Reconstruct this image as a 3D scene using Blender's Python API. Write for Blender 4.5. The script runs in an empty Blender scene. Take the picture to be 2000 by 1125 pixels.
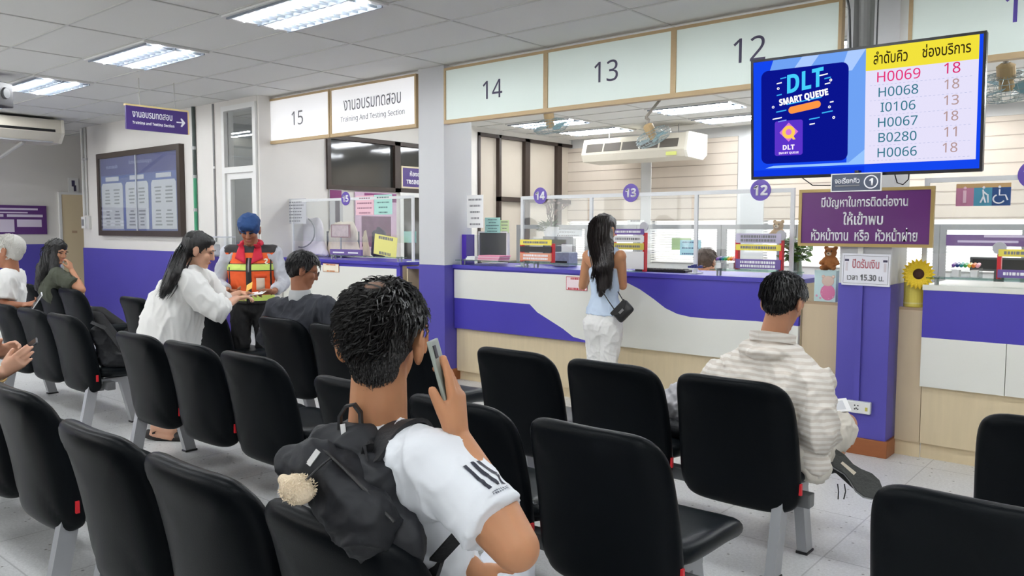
import bpy, bmesh, math, random
from mathutils import Vector, Matrix, noise
random.seed(7)
PI=math.pi; R_=math.radians
sc=bpy.context.scene; COL=sc.collection
V=Vector
# ------------------------------------------------------------------ camera
CAMH=1.47; FPX=1570.; YAW,PITCH,ROLL=.7015,.0735,.0025
def _axes():
    cy,sy=math.cos(YAW),math.sin(YAW)
    fw=V((-sy*math.cos(PITCH),cy*math.cos(PITCH),-math.sin(PITCH)))
    r=V((cy,sy,0)); u=r.cross(fw); c,s=math.cos(ROLL),math.sin(ROLL)
    return r*c+u*s, u*c-r*s, fw
AR,AU,AF=_axes(); CP=V((0,0,CAMH))
def ray(x,y): return AF+AR*((x-1000)/FPX)-AU*((y-562.5)/FPX)
def PY(x,y,d): v=ray(x,y); return CP+v*(d/v.y)
def PX(x,y,d): v=ray(x,y); return CP+v*(d/v.x)
def PZ(x,y,z): v=ray(x,y); return CP+v*((z-CAMH)/v.z)
def PD(x,y,d): return CP+ray(x,y)*d
cd=bpy.data.cameras.new('camera'); cam=bpy.data.objects.new('camera',cd); COL.objects.link(cam)
cd.sensor_width=36; cd.lens=FPX/2000*36; cd.clip_start=.02; cd.clip_end=200
m=Matrix((AR,AU,-AF)).transposed().to_4x4(); m.translation=CP; cam.matrix_world=m
sc.camera=cam
VS=vs=sc.view_settings; vs.view_transform='Standard'; vs.look='None'; vs.gamma=1; vs.use_curve_mapping=False; vs.exposure=0.0
# ------------------------------------------------------------------ materials
def lin(h):
    if isinstance(h,str):
        h=h.lstrip('#'); c=[int(h[i:i+2],16)/255 for i in (0,2,4)]
    else: c=[x/255 for x in h]
    return tuple((x/12.92 if x<=.04045 else ((x+.055)/1.055)**2.4) for x in c)+(1,)
_M={}
def mat(name,col,rough=.5,metal=0,spec=.5,noise_=0,nscale=20,bump=0,bscale=60,emit=0,sss=0,trans=0,alpha=1,coat=0,stretch=None,sheen=0):
    if name in _M: return _M[name]
    m=bpy.data.materials.new(name); m.use_nodes=True; nt=m.node_tree; b=nt.nodes['Principled BSDF']
    c=lin(col) if not (isinstance(col,tuple) and len(col)==4) else col
    b.inputs['Base Color'].default_value=c; b.inputs['Roughness'].default_value=rough; b.inputs['Metallic'].default_value=metal
    b.inputs['Specular IOR Level'].default_value=spec
    if sss: b.inputs['Subsurface Weight'].default_value=sss; b.inputs['Subsurface Radius'].default_value=(.02,.008,.004); b.inputs['Subsurface Scale'].default_value=.5
    if trans: b.inputs['Transmission Weight'].default_value=trans
    if alpha<1: b.inputs['Alpha'].default_value=alpha
    if coat: b.inputs['Coat Weight'].default_value=coat
    if sheen: b.inputs['Sheen Weight'].default_value=sheen
    if emit: b.inputs['Emission Color'].default_value=c; b.inputs['Emission Strength'].default_value=emit
    if noise_ or bump:
        tc=nt.nodes.new('ShaderNodeTexCoord'); src=tc.outputs['Object']
        if stretch:
            mp=nt.nodes.new('ShaderNodeMapping'); mp.inputs['Scale'].default_value=stretch; nt.links.new(src,mp.inputs[0]); src=mp.outputs[0]
    if noise_:
        n=nt.nodes.new('ShaderNodeTexNoise'); n.inputs['Scale'].default_value=nscale; n.inputs['Detail'].default_value=4
        nt.links.new(src,n.inputs['Vector'])
        mx=nt.nodes.new('ShaderNodeMix'); mx.data_type='RGBA'
        mx.inputs[6].default_value=tuple(max(0,x*(1-noise_)) for x in c[:3])+(1,); mx.inputs[7].default_value=tuple(min(1,x*(1+noise_)) for x in c[:3])+(1,)
        nt.links.new(n.outputs[0],mx.inputs[0]); nt.links.new(mx.outputs[2],b.inputs['Base Color'])
    if bump:
        n2=nt.nodes.new('ShaderNodeTexNoise'); n2.inputs['Scale'].default_value=bscale; n2.inputs['Detail'].default_value=3
        nt.links.new(src,n2.inputs['Vector'])
        bp=nt.nodes.new('ShaderNodeBump'); bp.inputs['Strength'].default_value=bump; bp.inputs['Distance'].default_value=.01
        nt.links.new(n2.outputs[0],bp.inputs['Height']); nt.links.new(bp.outputs[0],b.inputs['Normal'])
    _M[name]=m; return m
def emis(name,col,s):
    if name in _M: return _M[name]
    m=bpy.data.materials.new(name); m.use_nodes=True; nt=m.node_tree
    nt.nodes.remove(nt.nodes['Principled BSDF']); e=nt.nodes.new('ShaderNodeEmission')
    e.inputs[0].default_value=lin(col); e.inputs[1].default_value=s
    nt.links.new(e.outputs[0],nt.nodes['Material Output'].inputs[0]); _M[name]=m; return m
def glassy(name,tint=(252,253,253),refl=.08,op=.12,rough=.02):
    # thin clear pane: mostly see-through with a weak mirror and a slight milky film
    if name in _M: return _M[name]
    m=bpy.data.materials.new(name); m.use_nodes=True; nt=m.node_tree
    nt.nodes.remove(nt.nodes['Principled BSDF'])
    t=nt.nodes.new('ShaderNodeBsdfTransparent'); t.inputs[0].default_value=lin(tint)
    g=nt.nodes.new('ShaderNodeBsdfGlossy'); g.inputs['Roughness'].default_value=rough
    d=nt.nodes.new('ShaderNodeBsdfDiffuse'); d.inputs[0].default_value=(.75,.77,.78,1)
    m1=nt.nodes.new('ShaderNodeMixShader'); m1.inputs[0].default_value=op
    m2=nt.nodes.new('ShaderNodeMixShader'); fr=nt.nodes.new('ShaderNodeLayerWeight'); fr.inputs[0].default_value=.18
    mm=nt.nodes.new('ShaderNodeMath'); mm.operation='MULTIPLY_ADD'; mm.inputs[1].default_value=.3; mm.inputs[2].default_value=refl
    nt.links.new(fr.outputs['Facing'],mm.inputs[0]); nt.links.new(mm.outputs[0],m2.inputs[0])
    nt.links.new(t.outputs[0],m1.inputs[1]); nt.links.new(d.outputs[0],m1.inputs[2])
    nt.links.new(m1.outputs[0],m2.inputs[1]); nt.links.new(g.outputs[0],m2.inputs[2])
    nt.links.new(m2.outputs[0],nt.nodes['Material Output'].inputs[0]); _M[name]=m; return m
# ------------------------------------------------------------------ objects
def tag(o,label=None,cat=None,group=None,kind=None):
    if label: o['label']=label
    if cat: o['category']=cat
    if group: o['group']=group
    if kind: o['kind']=kind
    return o
def empty(name,loc=(0,0,0),rz=0,label=None,cat=None,group=None,kind=None):
    o=bpy.data.objects.new(name,None); COL.objects.link(o); o.location=loc; o.rotation_euler=(0,0,rz); o.empty_display_size=.1
    return tag(o,label,cat,group,kind)
def obj(name,bm,material,parent=None,smooth=False,local=True):
    me=bpy.data.meshes.new(name)
    if isinstance(bm,bmesh.types.BMesh):
        if smooth:
            for f in bm.faces: f.smooth=True
        bm.to_mesh(me); bm.free()
    else: me=bm
    for m in (material if isinstance(material,(list,tuple)) else [material]): me.materials.append(m)
    o=bpy.data.objects.new(name,me); COL.objects.link(o)
    if parent: o.parent=parent
    return o
def sub(o,parent): o.parent=parent; return o
def kids(o): return list(o.children)
def copy_tree(o,parent=None):
    c=o.copy(); COL.objects.link(c)
    if parent: c.parent=parent
    for ch in kids(o): copy_tree(ch,c)
    return c
# ------------------------------------------------------------------ bmesh shapes
def NB(): return bmesh.new()
def box(bm,x0,x1,y0,y1,z0,z1,bev=0,mi=0):
    vs=[bm.verts.new((x,y,z)) for z in (z0,z1) for y in (y0,y1) for x in (x0,x1)]
    fs=[bm.faces.new([vs[i] for i in f]) for f in ((0,2,3,1),(4,5,7,6),(0,1,5,4),(2,6,7,3),(0,4,6,2),(1,3,7,5))]
    for f in fs: f.material_index=mi
    if bev:
        es=list({e for f in fs for e in f.edges})
        r=bmesh.ops.bevel(bm,geom=es,offset=bev,segments=2,affect='EDGES',profile=.6)
        for f in r['faces']: f.material_index=mi
    return bm
def bx(*a,**k): return box(NB(),*a,**k)
def basis(d):
    d=V(d).normalized(); a=V((0,0,1)) if abs(d.z)<.9 else V((1,0,0))
    s=d.cross(a).normalized(); return s,s.cross(d).normalized(),d
def cap(bm,p0,r0,p1,r1,side=None,k=1.,round0=True,round1=True,n=14,h=5):
    """tapered capsule; elliptical section: r along `side`, r*k across it"""
    p0=V(p0);p1=V(p1);d=p1-p0;L=d.length
    if L<1e-6: d=V((0,0,1))
    s,t,dd=basis(d)
    if side is not None:
        s=V(side)-dd*V(side).dot(dd); s.normalize(); t=s.cross(dd).normalized()
    rings=[]
    k0,k1=(k if isinstance(k,tuple) else (k,k))
    if round0:
        for i in range(1,h+1):
            a=PI/2*(1-i/h); rings.append((p0-dd*(r0*min(1,k0)*math.sin(a)),r0*math.cos(a),k0))
    else: rings.append((p0,r0,k0))
    if round1:
        for i in range(h):
            a=PI/2*(i/h); rings.append((p1+dd*(r1*min(1,k1)*math.sin(a)),r1*math.cos(a),k1))
    else: rings.append((p1,r1,k1))
    vr=[]
    for c,r,kk in rings:
        vr.append([bm.verts.new(c+s*(r*math.cos(2*PI*j/n))+t*(r*kk*math.sin(2*PI*j/n))) for j in range(n)])
    for a,b in zip(vr,vr[1:]):
        for j in range(n): bm.faces.new((a[j],a[(j+1)%n],b[(j+1)%n],b[j]))
    if round0:
        v=bm.verts.new(p0-dd*r0*min(1,k0))
        for j in range(n): bm.faces.new((vr[0][(j+1)%n],vr[0][j],v))
    else: bm.faces.new(vr[0][::-1])
    if round1:
        v=bm.verts.new(p1+dd*r1*min(1,k1))
        for j in range(n): bm.faces.new((vr[-1][j],vr[-1][(j+1)%n],v))
    else: bm.faces.new(vr[-1])
    return bm
def chain(bm,ps,rs,side=None,k=1.,**kw):
    for i in range(len(ps)-1): cap(bm,ps[i],rs[i],ps[i+1],rs[i+1],side=side,k=k,**kw)
    return bm
def tube(bm,pts,r,n=8):
    pts=[V(p) for p in pts]; rs=r if isinstance(r,(list,tuple)) else [r]*len(pts)
    rings=[]; s0=None
    for i,p in enumerate(pts):
        d=(pts[min(i+1,len(pts)-1)]-pts[max(i-1,0)])
        s,t,dd=basis(d)
        if s0 is not None:
            s=(s0-dd*s0.dot(dd)).normalized(); t=s.cross(dd)
        s0=s
        rings.append([bm.verts.new(p+s*(rs[i]*math.cos(2*PI*j/n))+t*(rs[i]*math.sin(2*PI*j/n))) for j in range(n)])
    for a,b in zip(rings,rings[1:]):
        for j in range(n): bm.faces.new((a[j],a[(j+1)%n],b[(j+1)%n],b[j]))
    bm.faces.new(rings[0][::-1]); bm.faces.new(rings[-1]); return bm
def ribbon(bm,pts,wdir,w,th):
    """flat strap of width w along pts; wdir = one vector or one per point"""
    pts=[V(p) for p in pts]; rings=[]
    for i,p in enumerate(pts):
        d=(pts[min(i+1,len(pts)-1)]-pts[max(i-1,0)]).normalized()
        wd=V(wdir[i] if isinstance(wdir,list) else wdir); wd=(wd-d*wd.dot(d)).normalized(); nn=d.cross(wd)
        ww=w[i] if isinstance(w,list) else w
        rings.append([bm.verts.new(p+wd*(a*ww/2)+nn*(b*th/2)) for a,b in ((-1,-1),(1,-1),(1,1),(-1,1))])
    for a,b in zip(rings,rings[1:]):
        for j in range(4): bm.faces.new((a[j],a[(j+1)%4],b[(j+1)%4],b[j]))
    bm.faces.new(rings[0][::-1]); bm.faces.new(rings[-1]); return bm
def ell(bm,c,r,rot=None,seg=16,rings=10):
    M=Matrix.Translation(V(c))@((rot.to_4x4() if rot else Matrix.Identity(4)))@Matrix.Diagonal((r[0],r[1],r[2],1))
    bmesh.ops.create_uvsphere(bm,u_segments=seg,v_segments=rings,radius=1,matrix=M); return bm
def lathe(bm,prof,c=(0,0,0),n=24):
    c=V(c); rs=[]
    for r,z in prof: rs.append([bm.verts.new(c+V((r*math.cos(2*PI*j/n),r*math.sin(2*PI*j/n),z))) for j in range(n)])
    for a,b in zip(rs,rs[1:]):
        for j in range(n): bm.faces.new((a[j],a[(j+1)%n],b[(j+1)%n],b[j]))
    bm.faces.new(rs[0][::-1]); bm.faces.new(rs[-1]); return bm
def prism(bm,pts,ax,d0,d1):
    """polygon pts in the plane normal to axis ax ('y': (x,z), 'x': (y,z), 'z': (x,y)), extruded d0..d1"""
    def P(a,b,d): return {'y':(a,d,b),'x':(d,a,b),'z':(a,b,d)}[ax]
    v0=[bm.verts.new(P(a,b,d0)) for a,b in pts]; v1=[bm.verts.new(P(a,b,d1)) for a,b in pts]; n=len(pts)
    f=[bm.faces.new(v0[::-1]),bm.faces.new(v1)]
    for i in range(n): f.append(bm.faces.new((v0[i],v0[(i+1)%n],v1[(i+1)%n],v1[i])))
    bmesh.ops.recalc_face_normals(bm,faces=f); return bm
def frame(bm,x0,x1,z0,z1,w,y0,y1,wb=None):
    wb=w if wb is None else wb
    box(bm,x0,x1,y0,y1,z1-w,z1); box(bm,x0,x1,y0,y1,z0,z0+wb); box(bm,x0,x0+w,y0,y1,z0+wb,z1-w); box(bm,x1-w,x1,y0,y1,z0+wb,z1-w); return bm
def cushion(w,h,t,n=5.,res=18,fn=None,rim=.5,tpow=6):
    """soft slab in x (w) / z (h), thickness t in y; rounded-rectangle outline, rounded rim"""
    bm=NB(); us=[math.sin(PI/2*(-1+2*i/res)) for i in range(res+1)]; us=[(abs(u)**.75)*(1 if u>=0 else -1) for u in us]
    g={}
    for s in (-1,1):
        for i,u in enumerate(us):
            for j,v in enumerate(us):
                edge=i in(0,res) or j in(0,res)
                if edge and (0,i,j) in g: g[s,i,j]=g[0,i,j]; continue
                mx=max(abs(u),abs(v)); nn=(abs(u)**n+abs(v)**n)**(1/n) if mx>0 else 1
                f=mx/nn if nn>0 else 1
                th=t/2*max(0,1-mx**tpow)**rim
                p=V((u*f*w/2,s*th,v*f*h/2))
                if fn: p=fn(p,u,v)
                g[s,i,j]=bm.verts.new(p)
                if edge: g[0,i,j]=g[s,i,j]
    for s in (-1,1):
        for i in range(res):
            for j in range(res):
                q=[g[s,i,j],g[s,i+1,j],g[s,i+1,j+1],g[s,i,j+1]]
                bm.faces.new(q if s<0 else q[::-1])
    return bm
# ------------------------------------------------------------------ soft bodies: union of primitives -> one continuous surface
def blob(name,bm,material,parent,voxel=.008,smooth=6,sub_=0,disp=None):
    me=bpy.data.meshes.new(name+'_src'); bmesh.ops.recalc_face_normals(bm,faces=bm.faces); bm.to_mesh(me); bm.free()
    o=bpy.data.objects.new(name,me); COL.objects.link(o)
    r=o.modifiers.new('r','REMESH'); r.mode='VOXEL'; r.voxel_size=voxel; r.use_smooth_shade=True
    if smooth: s=o.modifiers.new('s','SMOOTH'); s.iterations=smooth; s.factor=.5
    dg=bpy.context.evaluated_depsgraph_get(); dg.update()
    nm=bpy.data.meshes.new_from_object(o.evaluated_get(dg)); nm.name=name
    o.modifiers.clear(); o.data=nm; bpy.data.meshes.remove(me)
    if disp:
        nm.calc_loop_triangles()
        ns=[v.normal.copy() for v in nm.vertices]
        for v,n in zip(nm.vertices,ns):
            v.co=v.co+n*disp(v.co)
    for p in nm.polygons: p.use_smooth=True
    nm.materials.clear(); 
    for mm in (material if isinstance(material,(list,tuple)) else [material]): nm.materials.append(mm)
    if parent: o.parent=parent
    return o
def folds(amp,scale,stretch=(1,1,1),seed=0):
    """cloth creases: sharp ridges over soft hollows, running along a tilted grain"""
    def f(p):
        q=V((p.x*stretch[0],p.y*stretch[1],p.z*stretch[2]))*scale+V((seed,seed*2.3,0))
        w=V((noise.noise(q*.6+V((9,2,5))),noise.noise(q*.6+V((1,8,3))),noise.noise(q*.6)))*.8
        a=noise.noise(q+w); b=noise.noise(q*2.3+w*1.5+V((3,7,1))); c=noise.noise(q*4.7+V((5,1,8)))
        r=max(0,1-abs(a)*3.2)**1.5; r2=max(0,1-abs(b)*3.0)**1.5
        return amp*(1.5*r+.7*r2+.12*c-.55)
    return f
# ------------------------------------------------------------------ lettering (built-in font, Thai falls back to the bundled face)
def glyphs(s,bold=False):
    o=''
    for ch in s:
        if ch.isdigit(): o+=chr((0x1D7EC if bold else 0x1D7E2)+int(ch))
        elif 'A'<=ch<='Z': o+=chr((0x1D5D4 if bold else 0x1D5A0)+ord(ch)-65)
        elif 'a'<=ch<='z': o+=chr((0x1D5EE if bold else 0x1D5BA)+ord(ch)-97)
        else: o+=ch
    return o
def text(s,material,parent,w=None,h=None,loc=(0,0,0),rot=(PI/2,0,0),name='lettering',ex=.0015,bold=0,maxw=None,align='CENTER',sp=1,shear=0):
    c=bpy.data.curves.new(name,'FONT'); c.body=glyphs(s,bold>.005); c.align_x='CENTER'; c.align_y='CENTER'; c.size=1; c.offset=bold; c.resolution_u=3; c.space_line=sp; c.shear=shear
    o=bpy.data.objects.new(name,c); COL.objects.link(o)
    dg=bpy.context.evaluated_depsgraph_get(); dg.update()
    me=bpy.data.meshes.new_from_object(o.evaluated_get(dg)); bpy.data.objects.remove(o); bpy.data.curves.remove(c)
    xs=[v.co.x for v in me.vertices]; ys=[v.co.y for v in me.vertices]
    if not xs: return None
    x0,x1,y0,y1=min(xs),max(xs),min(ys),max(ys); W_,H_=x1-x0,y1-y0
    sx=sy=None
    if w and h: sx,sy=w/W_,h/H_
    elif h: sx=sy=h/H_
    else: sx=sy=w/W_
    if maxw and W_*sx>maxw: sx=maxw/W_
    bm=bmesh.new(); bm.from_mesh(me); bpy.data.meshes.remove(me)
    ax={'CENTER':(x0+x1)/2,'LEFT':x0,'RIGHT':x1}[align]
    for v in bm.verts: v.co=V(((v.co.x-ax)*sx,(v.co.y-(y0+y1)/2)*sy,0))
    r=bmesh.ops.extrude_face_region(bm,geom=bm.faces[:]); 
    for v in [g for g in r['geom'] if isinstance(g,bmesh.types.BMVert)]: v.co.z+=ex
    bmesh.ops.recalc_face_normals(bm,faces=bm.faces)
    o=obj(name,bm,material,parent); o.location=loc; o.rotation_euler=rot; return o
# ================================================================== materials in use
wallm=mat('wall_paint',(226,223,218),.75,noise_=.03,nscale=3,bump=.03,bscale=120)
ceilm=mat('ceiling_tile',(226,226,222),.85,noise_=.03,nscale=90,bump=.08,bscale=200)
gridm=mat('grid_metal',(205,205,200),.5)
purp=mat('purple_paint',(84,76,170),.45,noise_=.06,nscale=2.5)
purp_l=mat('purple_laminate',(72,63,172),.35)
white_l=mat('white_laminate',(232,232,224),.35)
wood=mat('pale_wood',(218,200,165),.5,noise_=.08,nscale=5,stretch=(6,6,.7))
frame_w=mat('sign_wood',(196,170,130),.5,noise_=.08,nscale=8,stretch=(1,6,6))
brown=mat('dark_brown_frame',(52,40,34),.5)
bskirt=mat('brown_skirting',(150,88,48),.45,noise_=.12,nscale=10,stretch=(1,8,8))
whitem=mat('white_metal',(232,232,230),.4)
whitep=mat('white_paper',(240,240,240),.7)
greym=mat('grey_aluminium',(170,171,172),.4,metal=.3)
blackp=mat('black_plastic',(20,20,22),.4)
darkink=mat('dark_ink',(70,66,92),.6)
greyink=mat('grey_ink',(128,128,132),.7)
whiteink=mat('white_ink',(245,245,250),.6)
redm=mat('red_plastic',(214,38,48),.4)
yellowm=mat('yellow_card',(240,224,96),.6)
mint=mat('mint_paper',(178,226,216),.7)
pinkp=mat('pink_paper',(238,196,208),.7)
glass=glassy('clear_glass',refl=.04,op=.03)
acry=glassy('clear_acrylic',tint=(250,252,252),refl=.02,op=.05)
# floor: speckled grey vinyl squares
fm=bpy.data.materials.new('speckled_floor'); fm.use_nodes=True; nt=fm.node_tree; b=nt.nodes['Principled BSDF']
tc=nt.nodes.new('ShaderNodeTexCoord')
n1=nt.nodes.new('ShaderNodeTexNoise'); n1.inputs['Scale'].default_value=70; n1.inputs['Detail'].default_value=6; n1.inputs['Roughness'].default_value=.8
n2=nt.nodes.new('ShaderNodeTexVoronoi'); n2.inputs['Scale'].default_value=16; n2.inputs['Randomness'].default_value=1
n3=nt.nodes.new('ShaderNodeTexNoise'); n3.inputs['Scale'].default_value=1.6; n3.inputs['Detail'].default_value=5
br=nt.nodes.new('ShaderNodeTexBrick'); br.offset=0; br.inputs['Scale'].default_value=1; br.inputs['Mortar Size'].default_value=.004; br.inputs['Brick Width'].default_value=.6; br.inputs['Row Height'].default_value=.6
br.inputs[1].default_value=br.inputs[2].default_value=(1,1,1,1); br.inputs[3].default_value=(.72,.72,.72,1); br.inputs['Mortar Smooth'].default_value=.2
for n in (n1,n2,n3,br): nt.links.new(tc.outputs['Object'],n.inputs['Vector'])
r1=nt.nodes.new('ShaderNodeValToRGB'); r1.color_ramp.elements[0].position=.3; r1.color_ramp.elements[0].color=lin((206,206,206)); r1.color_ramp.elements[1].position=.62; r1.color_ramp.elements[1].color=lin((236,237,238))
r2=nt.nodes.new('ShaderNodeValToRGB'); r2.color_ramp.elements[0].position=.07; r2.color_ramp.elements[0].color=(.35,.34,.33,1); r2.color_ramp.elements[1].position=.13; r2.color_ramp.elements[1].color=(1,1,1,1)
r3=nt.nodes.new('ShaderNodeValToRGB'); r3.color_ramp.elements[0].position=.35; r3.color_ramp.elements[0].color=(.92,.92,.91,1); r3.color_ramp.elements[1].position=.6; r3.color_ramp.elements[1].color=(1,1,1,1)
nt.links.new(n1.outputs[0],r1.inputs[0]); nt.links.new(n2.outputs['Distance'],r2.inputs[0]); nt.links.new(n3.outputs[0],r3.inputs[0])
prev=r1.outputs[0]
for q in (r2,r3,br):
    mx=nt.nodes.new('ShaderNodeMix'); mx.data_type='RGBA'; mx.blend_type='MULTIPLY'; mx.inputs[0].default_value=1
    nt.links.new(prev,mx.inputs[6]); nt.links.new(q.outputs[0],mx.inputs[7]); prev=mx.outputs[2]
nt.links.new(prev,b.inputs['Base Color']); b.inputs['Roughness'].default_value=.34; b.inputs['Specular IOR Level'].default_value=.4
# ================================================================== shell
def struct(name,bm,m,label,cat,parent=None):
    o=obj(name,bm,m,parent); return tag(o,label,cat,kind='structure')
XL,XR,YB,YF,CZ=-14.4,4.2,-4.6,11.5,3.0
YS=5.44           # front plane of the columns and sign boxes
YC=5.56           # counter front
struct('floor',bx(XL-.1,XR+.1,YB-.1,YF+.4,-.1,0),fm,'speckled grey vinyl tile floor of the hall','floor')
ce=struct('ceiling',bx(XL-.1,XR+.1,YB-.1,YF+.4,CZ,CZ+.1),ceilm,'pale grey suspended tile ceiling','ceiling')
gb=NB(); GX0,GY0,GDX,GDY=-5.42,3.735,1.17,.585
i=-9
while GX0+GDX*i<XR:
    x=GX0+GDX*i
    if x>XL: box(gb,x-.009,x+.009,YB,YF,CZ-.006,CZ)
    i+=1
j=-15
while GY0+GDY*j<YF:
    y=GY0+GDY*j
    if y>YB: box(gb,XL,XR,y-.009,y+.009,CZ-.0065,CZ)
    j+=1
obj('grid',gb,gridm,ce)
# left wall with purple dado, poster and beige door
wl=struct('wall_left',bx(XL-.1,XL,YB,YF,0,CZ),wallm,'far left wall, white over a purple dado','wall')
obj('dado',bx(XL,XL+.012,YB,5.39,0,1.2),purp,wl)
rb=NB(); fill_win=[(-13.6,-10.6),(-10.2,-7.2)]  # unseen rear windows, added so sky light fills the ceiling and fronts
box(rb,XL,XR,YB-.1,YB,0,.75); box(rb,XL,XR,YB-.1,YB,2.75,CZ); xx=XL
for a,b_ in fill_win: box(rb,xx,a,YB-.1,YB,.75,2.75); xx=b_
box(rb,xx,XR,YB-.1,YB,.75,2.75)
struct('wall_rear',rb,wallm,'white wall behind the camera, opened for added fill light windows','wall')
for k,(a,b_) in enumerate(fill_win):
    w=bpy.data.objects.new('window_%d'%(k+8),None); COL.objects.link(w); w.location=((a+b_)/2,YB-.05,.75); tag(w,['first','second','third','fourth','fifth'][k]+' large unseen window added for fill light behind the camera','window',kind='structure')
    h_=(b_-a)/2; fb=NB(); frame(fb,-h_,h_,0,2,.05,-.04,.04); box(fb,-.025,.025,-.04,.04,.05,1.95); obj('window_frame',fb,whitem,w)
struct('wall_right',bx(XR,XR+.1,YB,YF,0,CZ),wallm,'white wall at the right end','wall')
# notice wall
YN=5.28
nw=struct('wall_center',bx(-13.2,-9.06,YN,YN+.12,0,CZ),wallm,'white wall carrying the big notice board, purple below','wall')
obj('dado',bx(-13.21,-9.8,YN-.012,YN,0,1.16),purp,nw)
obj('lintel',bx(-9.06,-8.325,YN,YN+.12,2.93,CZ),wallm,nw)
# door_1 beige in the far corridor
d1=struct('door_1',bx(XL+.001,XL+.04,5.41,5.76,0,2.02),mat('beige_door',(226,208,172),.5),'beige door at the end of the left passage','door')
obj('door_frame',(lambda bm:(box(bm,XL+.001,XL+.05,5.76,5.80,0,2.06),box(bm,XL+.001,XL+.05,5.37,5.41,0,2.06),box(bm,XL+.001,XL+.05,5.41,5.76,2.02,2.06),bm)[-1])(NB()),whitem,d1)
obj('plate',bx(XL+.04,XL+.046,5.56,5.64,1.38,1.42),mat('tan_plate',(190,160,130)),d1)
# door_2 glazed with transom
d2=bpy.data.objects.new('door_2',None); COL.objects.link(d2); d2.location=(-8.67,YN,0); tag(d2,'white framed glazed door with a glass transom above','door',kind='structure')
fb=NB(); frame(fb,-.39,.345,0,2.93,.06,-.03,.10); box(fb,-.33,.285,-.03,.10,2.13,2.2); obj('door_frame',fb,whitem,d2)
lf=NB(); frame(lf,-.33,.285,.02,2.13,.075,0,.05,.2); leaf=obj('leaf',lf,whitem,d2)
obj('pane',bx(-.255,.21,.02,.03,.22,2.055),glass,leaf)
obj('transom_pane',bx(-.33,.285,.02,.03,2.2,2.87),glass,d2)
hb=NB(); tube(hb,[(-.29,-.06,.95),(-.29,-.06,1.2)],.012); tube(hb,[(-.29,0,.98),(-.29,-.06,.98)],.008); tube(hb,[(-.29,0,1.17),(-.29,-.06,1.17)],.008); obj('handle',hb,greym,leaf)
# side wall of the counter bay and of the office (faces right)
XW=-8.29
sw=NB()
box(sw,XW-.1,XW,YN+.13,6.22,0,CZ); box(sw,XW-.03,XW,YN+.0,YN+.13,0,CZ); box(sw,XW-.1,XW,6.22,7.35,0,1.96); box(sw,XW-.1,XW,6.22,8.4,2.62,CZ); box(sw,XW-.1,XW,8.15,9.0,0,CZ); box(sw,XW-.1,XW,9.0,YF,0,.9); box(sw,XW-.1,XW,9.0,YF,2.92,CZ); box(sw,XW-.1,XW,7.35,7.42,0,2.62)
struct('wall_side',sw,wallm,'pale side wall between the glazed door and the counters','wall')
w1=bpy.data.objects.new('window_1',None); COL.objects.link(w1); w1.location=(XW,7.2,2.3); tag(w1,'dark brown framed internal window high on the side wall','window',kind='structure')
def xframe(y0,y1,z0,z1,w,x0=-.07,x1=.03):
    b=NB(); box(b,x0,x1,y0,y1,z1-w,z1); box(b,x0,x1,y0,y1,z0,z0+w); box(b,x0,x1,y0,y0+w,z0+w,z1-w); box(b,x0,x1,y1-w,y1,z0+w,z1-w); return b
fb=xframe(-.98,1.0,-.34,.34,.055); box(fb,-.07,.03,.13,.23,-.34,.34); obj('window_frame',fb,brown,w1)
dkglass=mat('dark_glass',(46,47,45),.06,spec=.8)
obj('pane',bx(-.03,-.02,-.925,.13,-.285,.285),dkglass,w1); obj('pane',bx(-.03,-.02,.23,.945,-.285,.285),dkglass,w1)
d3=bpy.data.objects.new('door_3',None); COL.objects.link(d3); d3.location=(XW,7.78,0); tag(d3,'white framed glass door below the training room sign','door',kind='structure')
obj('door_frame',xframe(-.36,.37,0,1.96,.06),whitem,d3)
obj('pane',bx(-.03,-.02,-.3,.31,.06,1.9),dkglass,d3)
w2=bpy.data.objects.new('window_2',None); COL.objects.link(w2); w2.location=(XW,10.2,1.9); tag(w2,'dark mullioned office window with beige blinds at the left of the office','window',kind='structure')
fb=NB()
for y in (-1.2,-.72,-.08,.78): box(fb,-.08,.02,y,y+(.12 if y>-.5 else .05),-1,1.02)
box(fb,-.08,.02,-1.2,1.25,-1.0,-.94); box(fb,-.08,.02,-1.2,1.25,.97,1.02); box(fb,-.08,.02,-.72,1.25,.0,.07); obj('window_frame',fb,brown,w2)
beige=mat('beige_blind',(206,196,182),.8,noise_=.04,nscale=3)
bb=NB(); box(bb,-.06,-.05,-1.15,1.25,-.94,.97); obj('blind',bb,beige,w2)
# back wall with windows
yb=11.4
def bxp(px): return PY(px,300,yb).x
bw=NB(); X0=XW; spans=[(bxp(1108),bxp(1255)),(bxp(1274),bxp(1444)),(bxp(1495),bxp(1660)),(bxp(1690),bxp(2060)),(bxp(2075),1.6)]
box(bw,XW-.1,XR,yb,yb+.12,0,.92); box(bw,XW-.1,XR,yb,yb+.12,2.86,CZ)
xx=XW-.1
for a,b_ in spans: box(bw,xx,a,yb-.03,yb+.12,.92,2.86); xx=b_
box(bw,xx,XR,yb-.03,yb+.12,.92,2.86)
struct('wall_back',bw,mat('grey_wall',(205,206,207),.7),'grey back wall of the office with a band of windows','wall')
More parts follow.
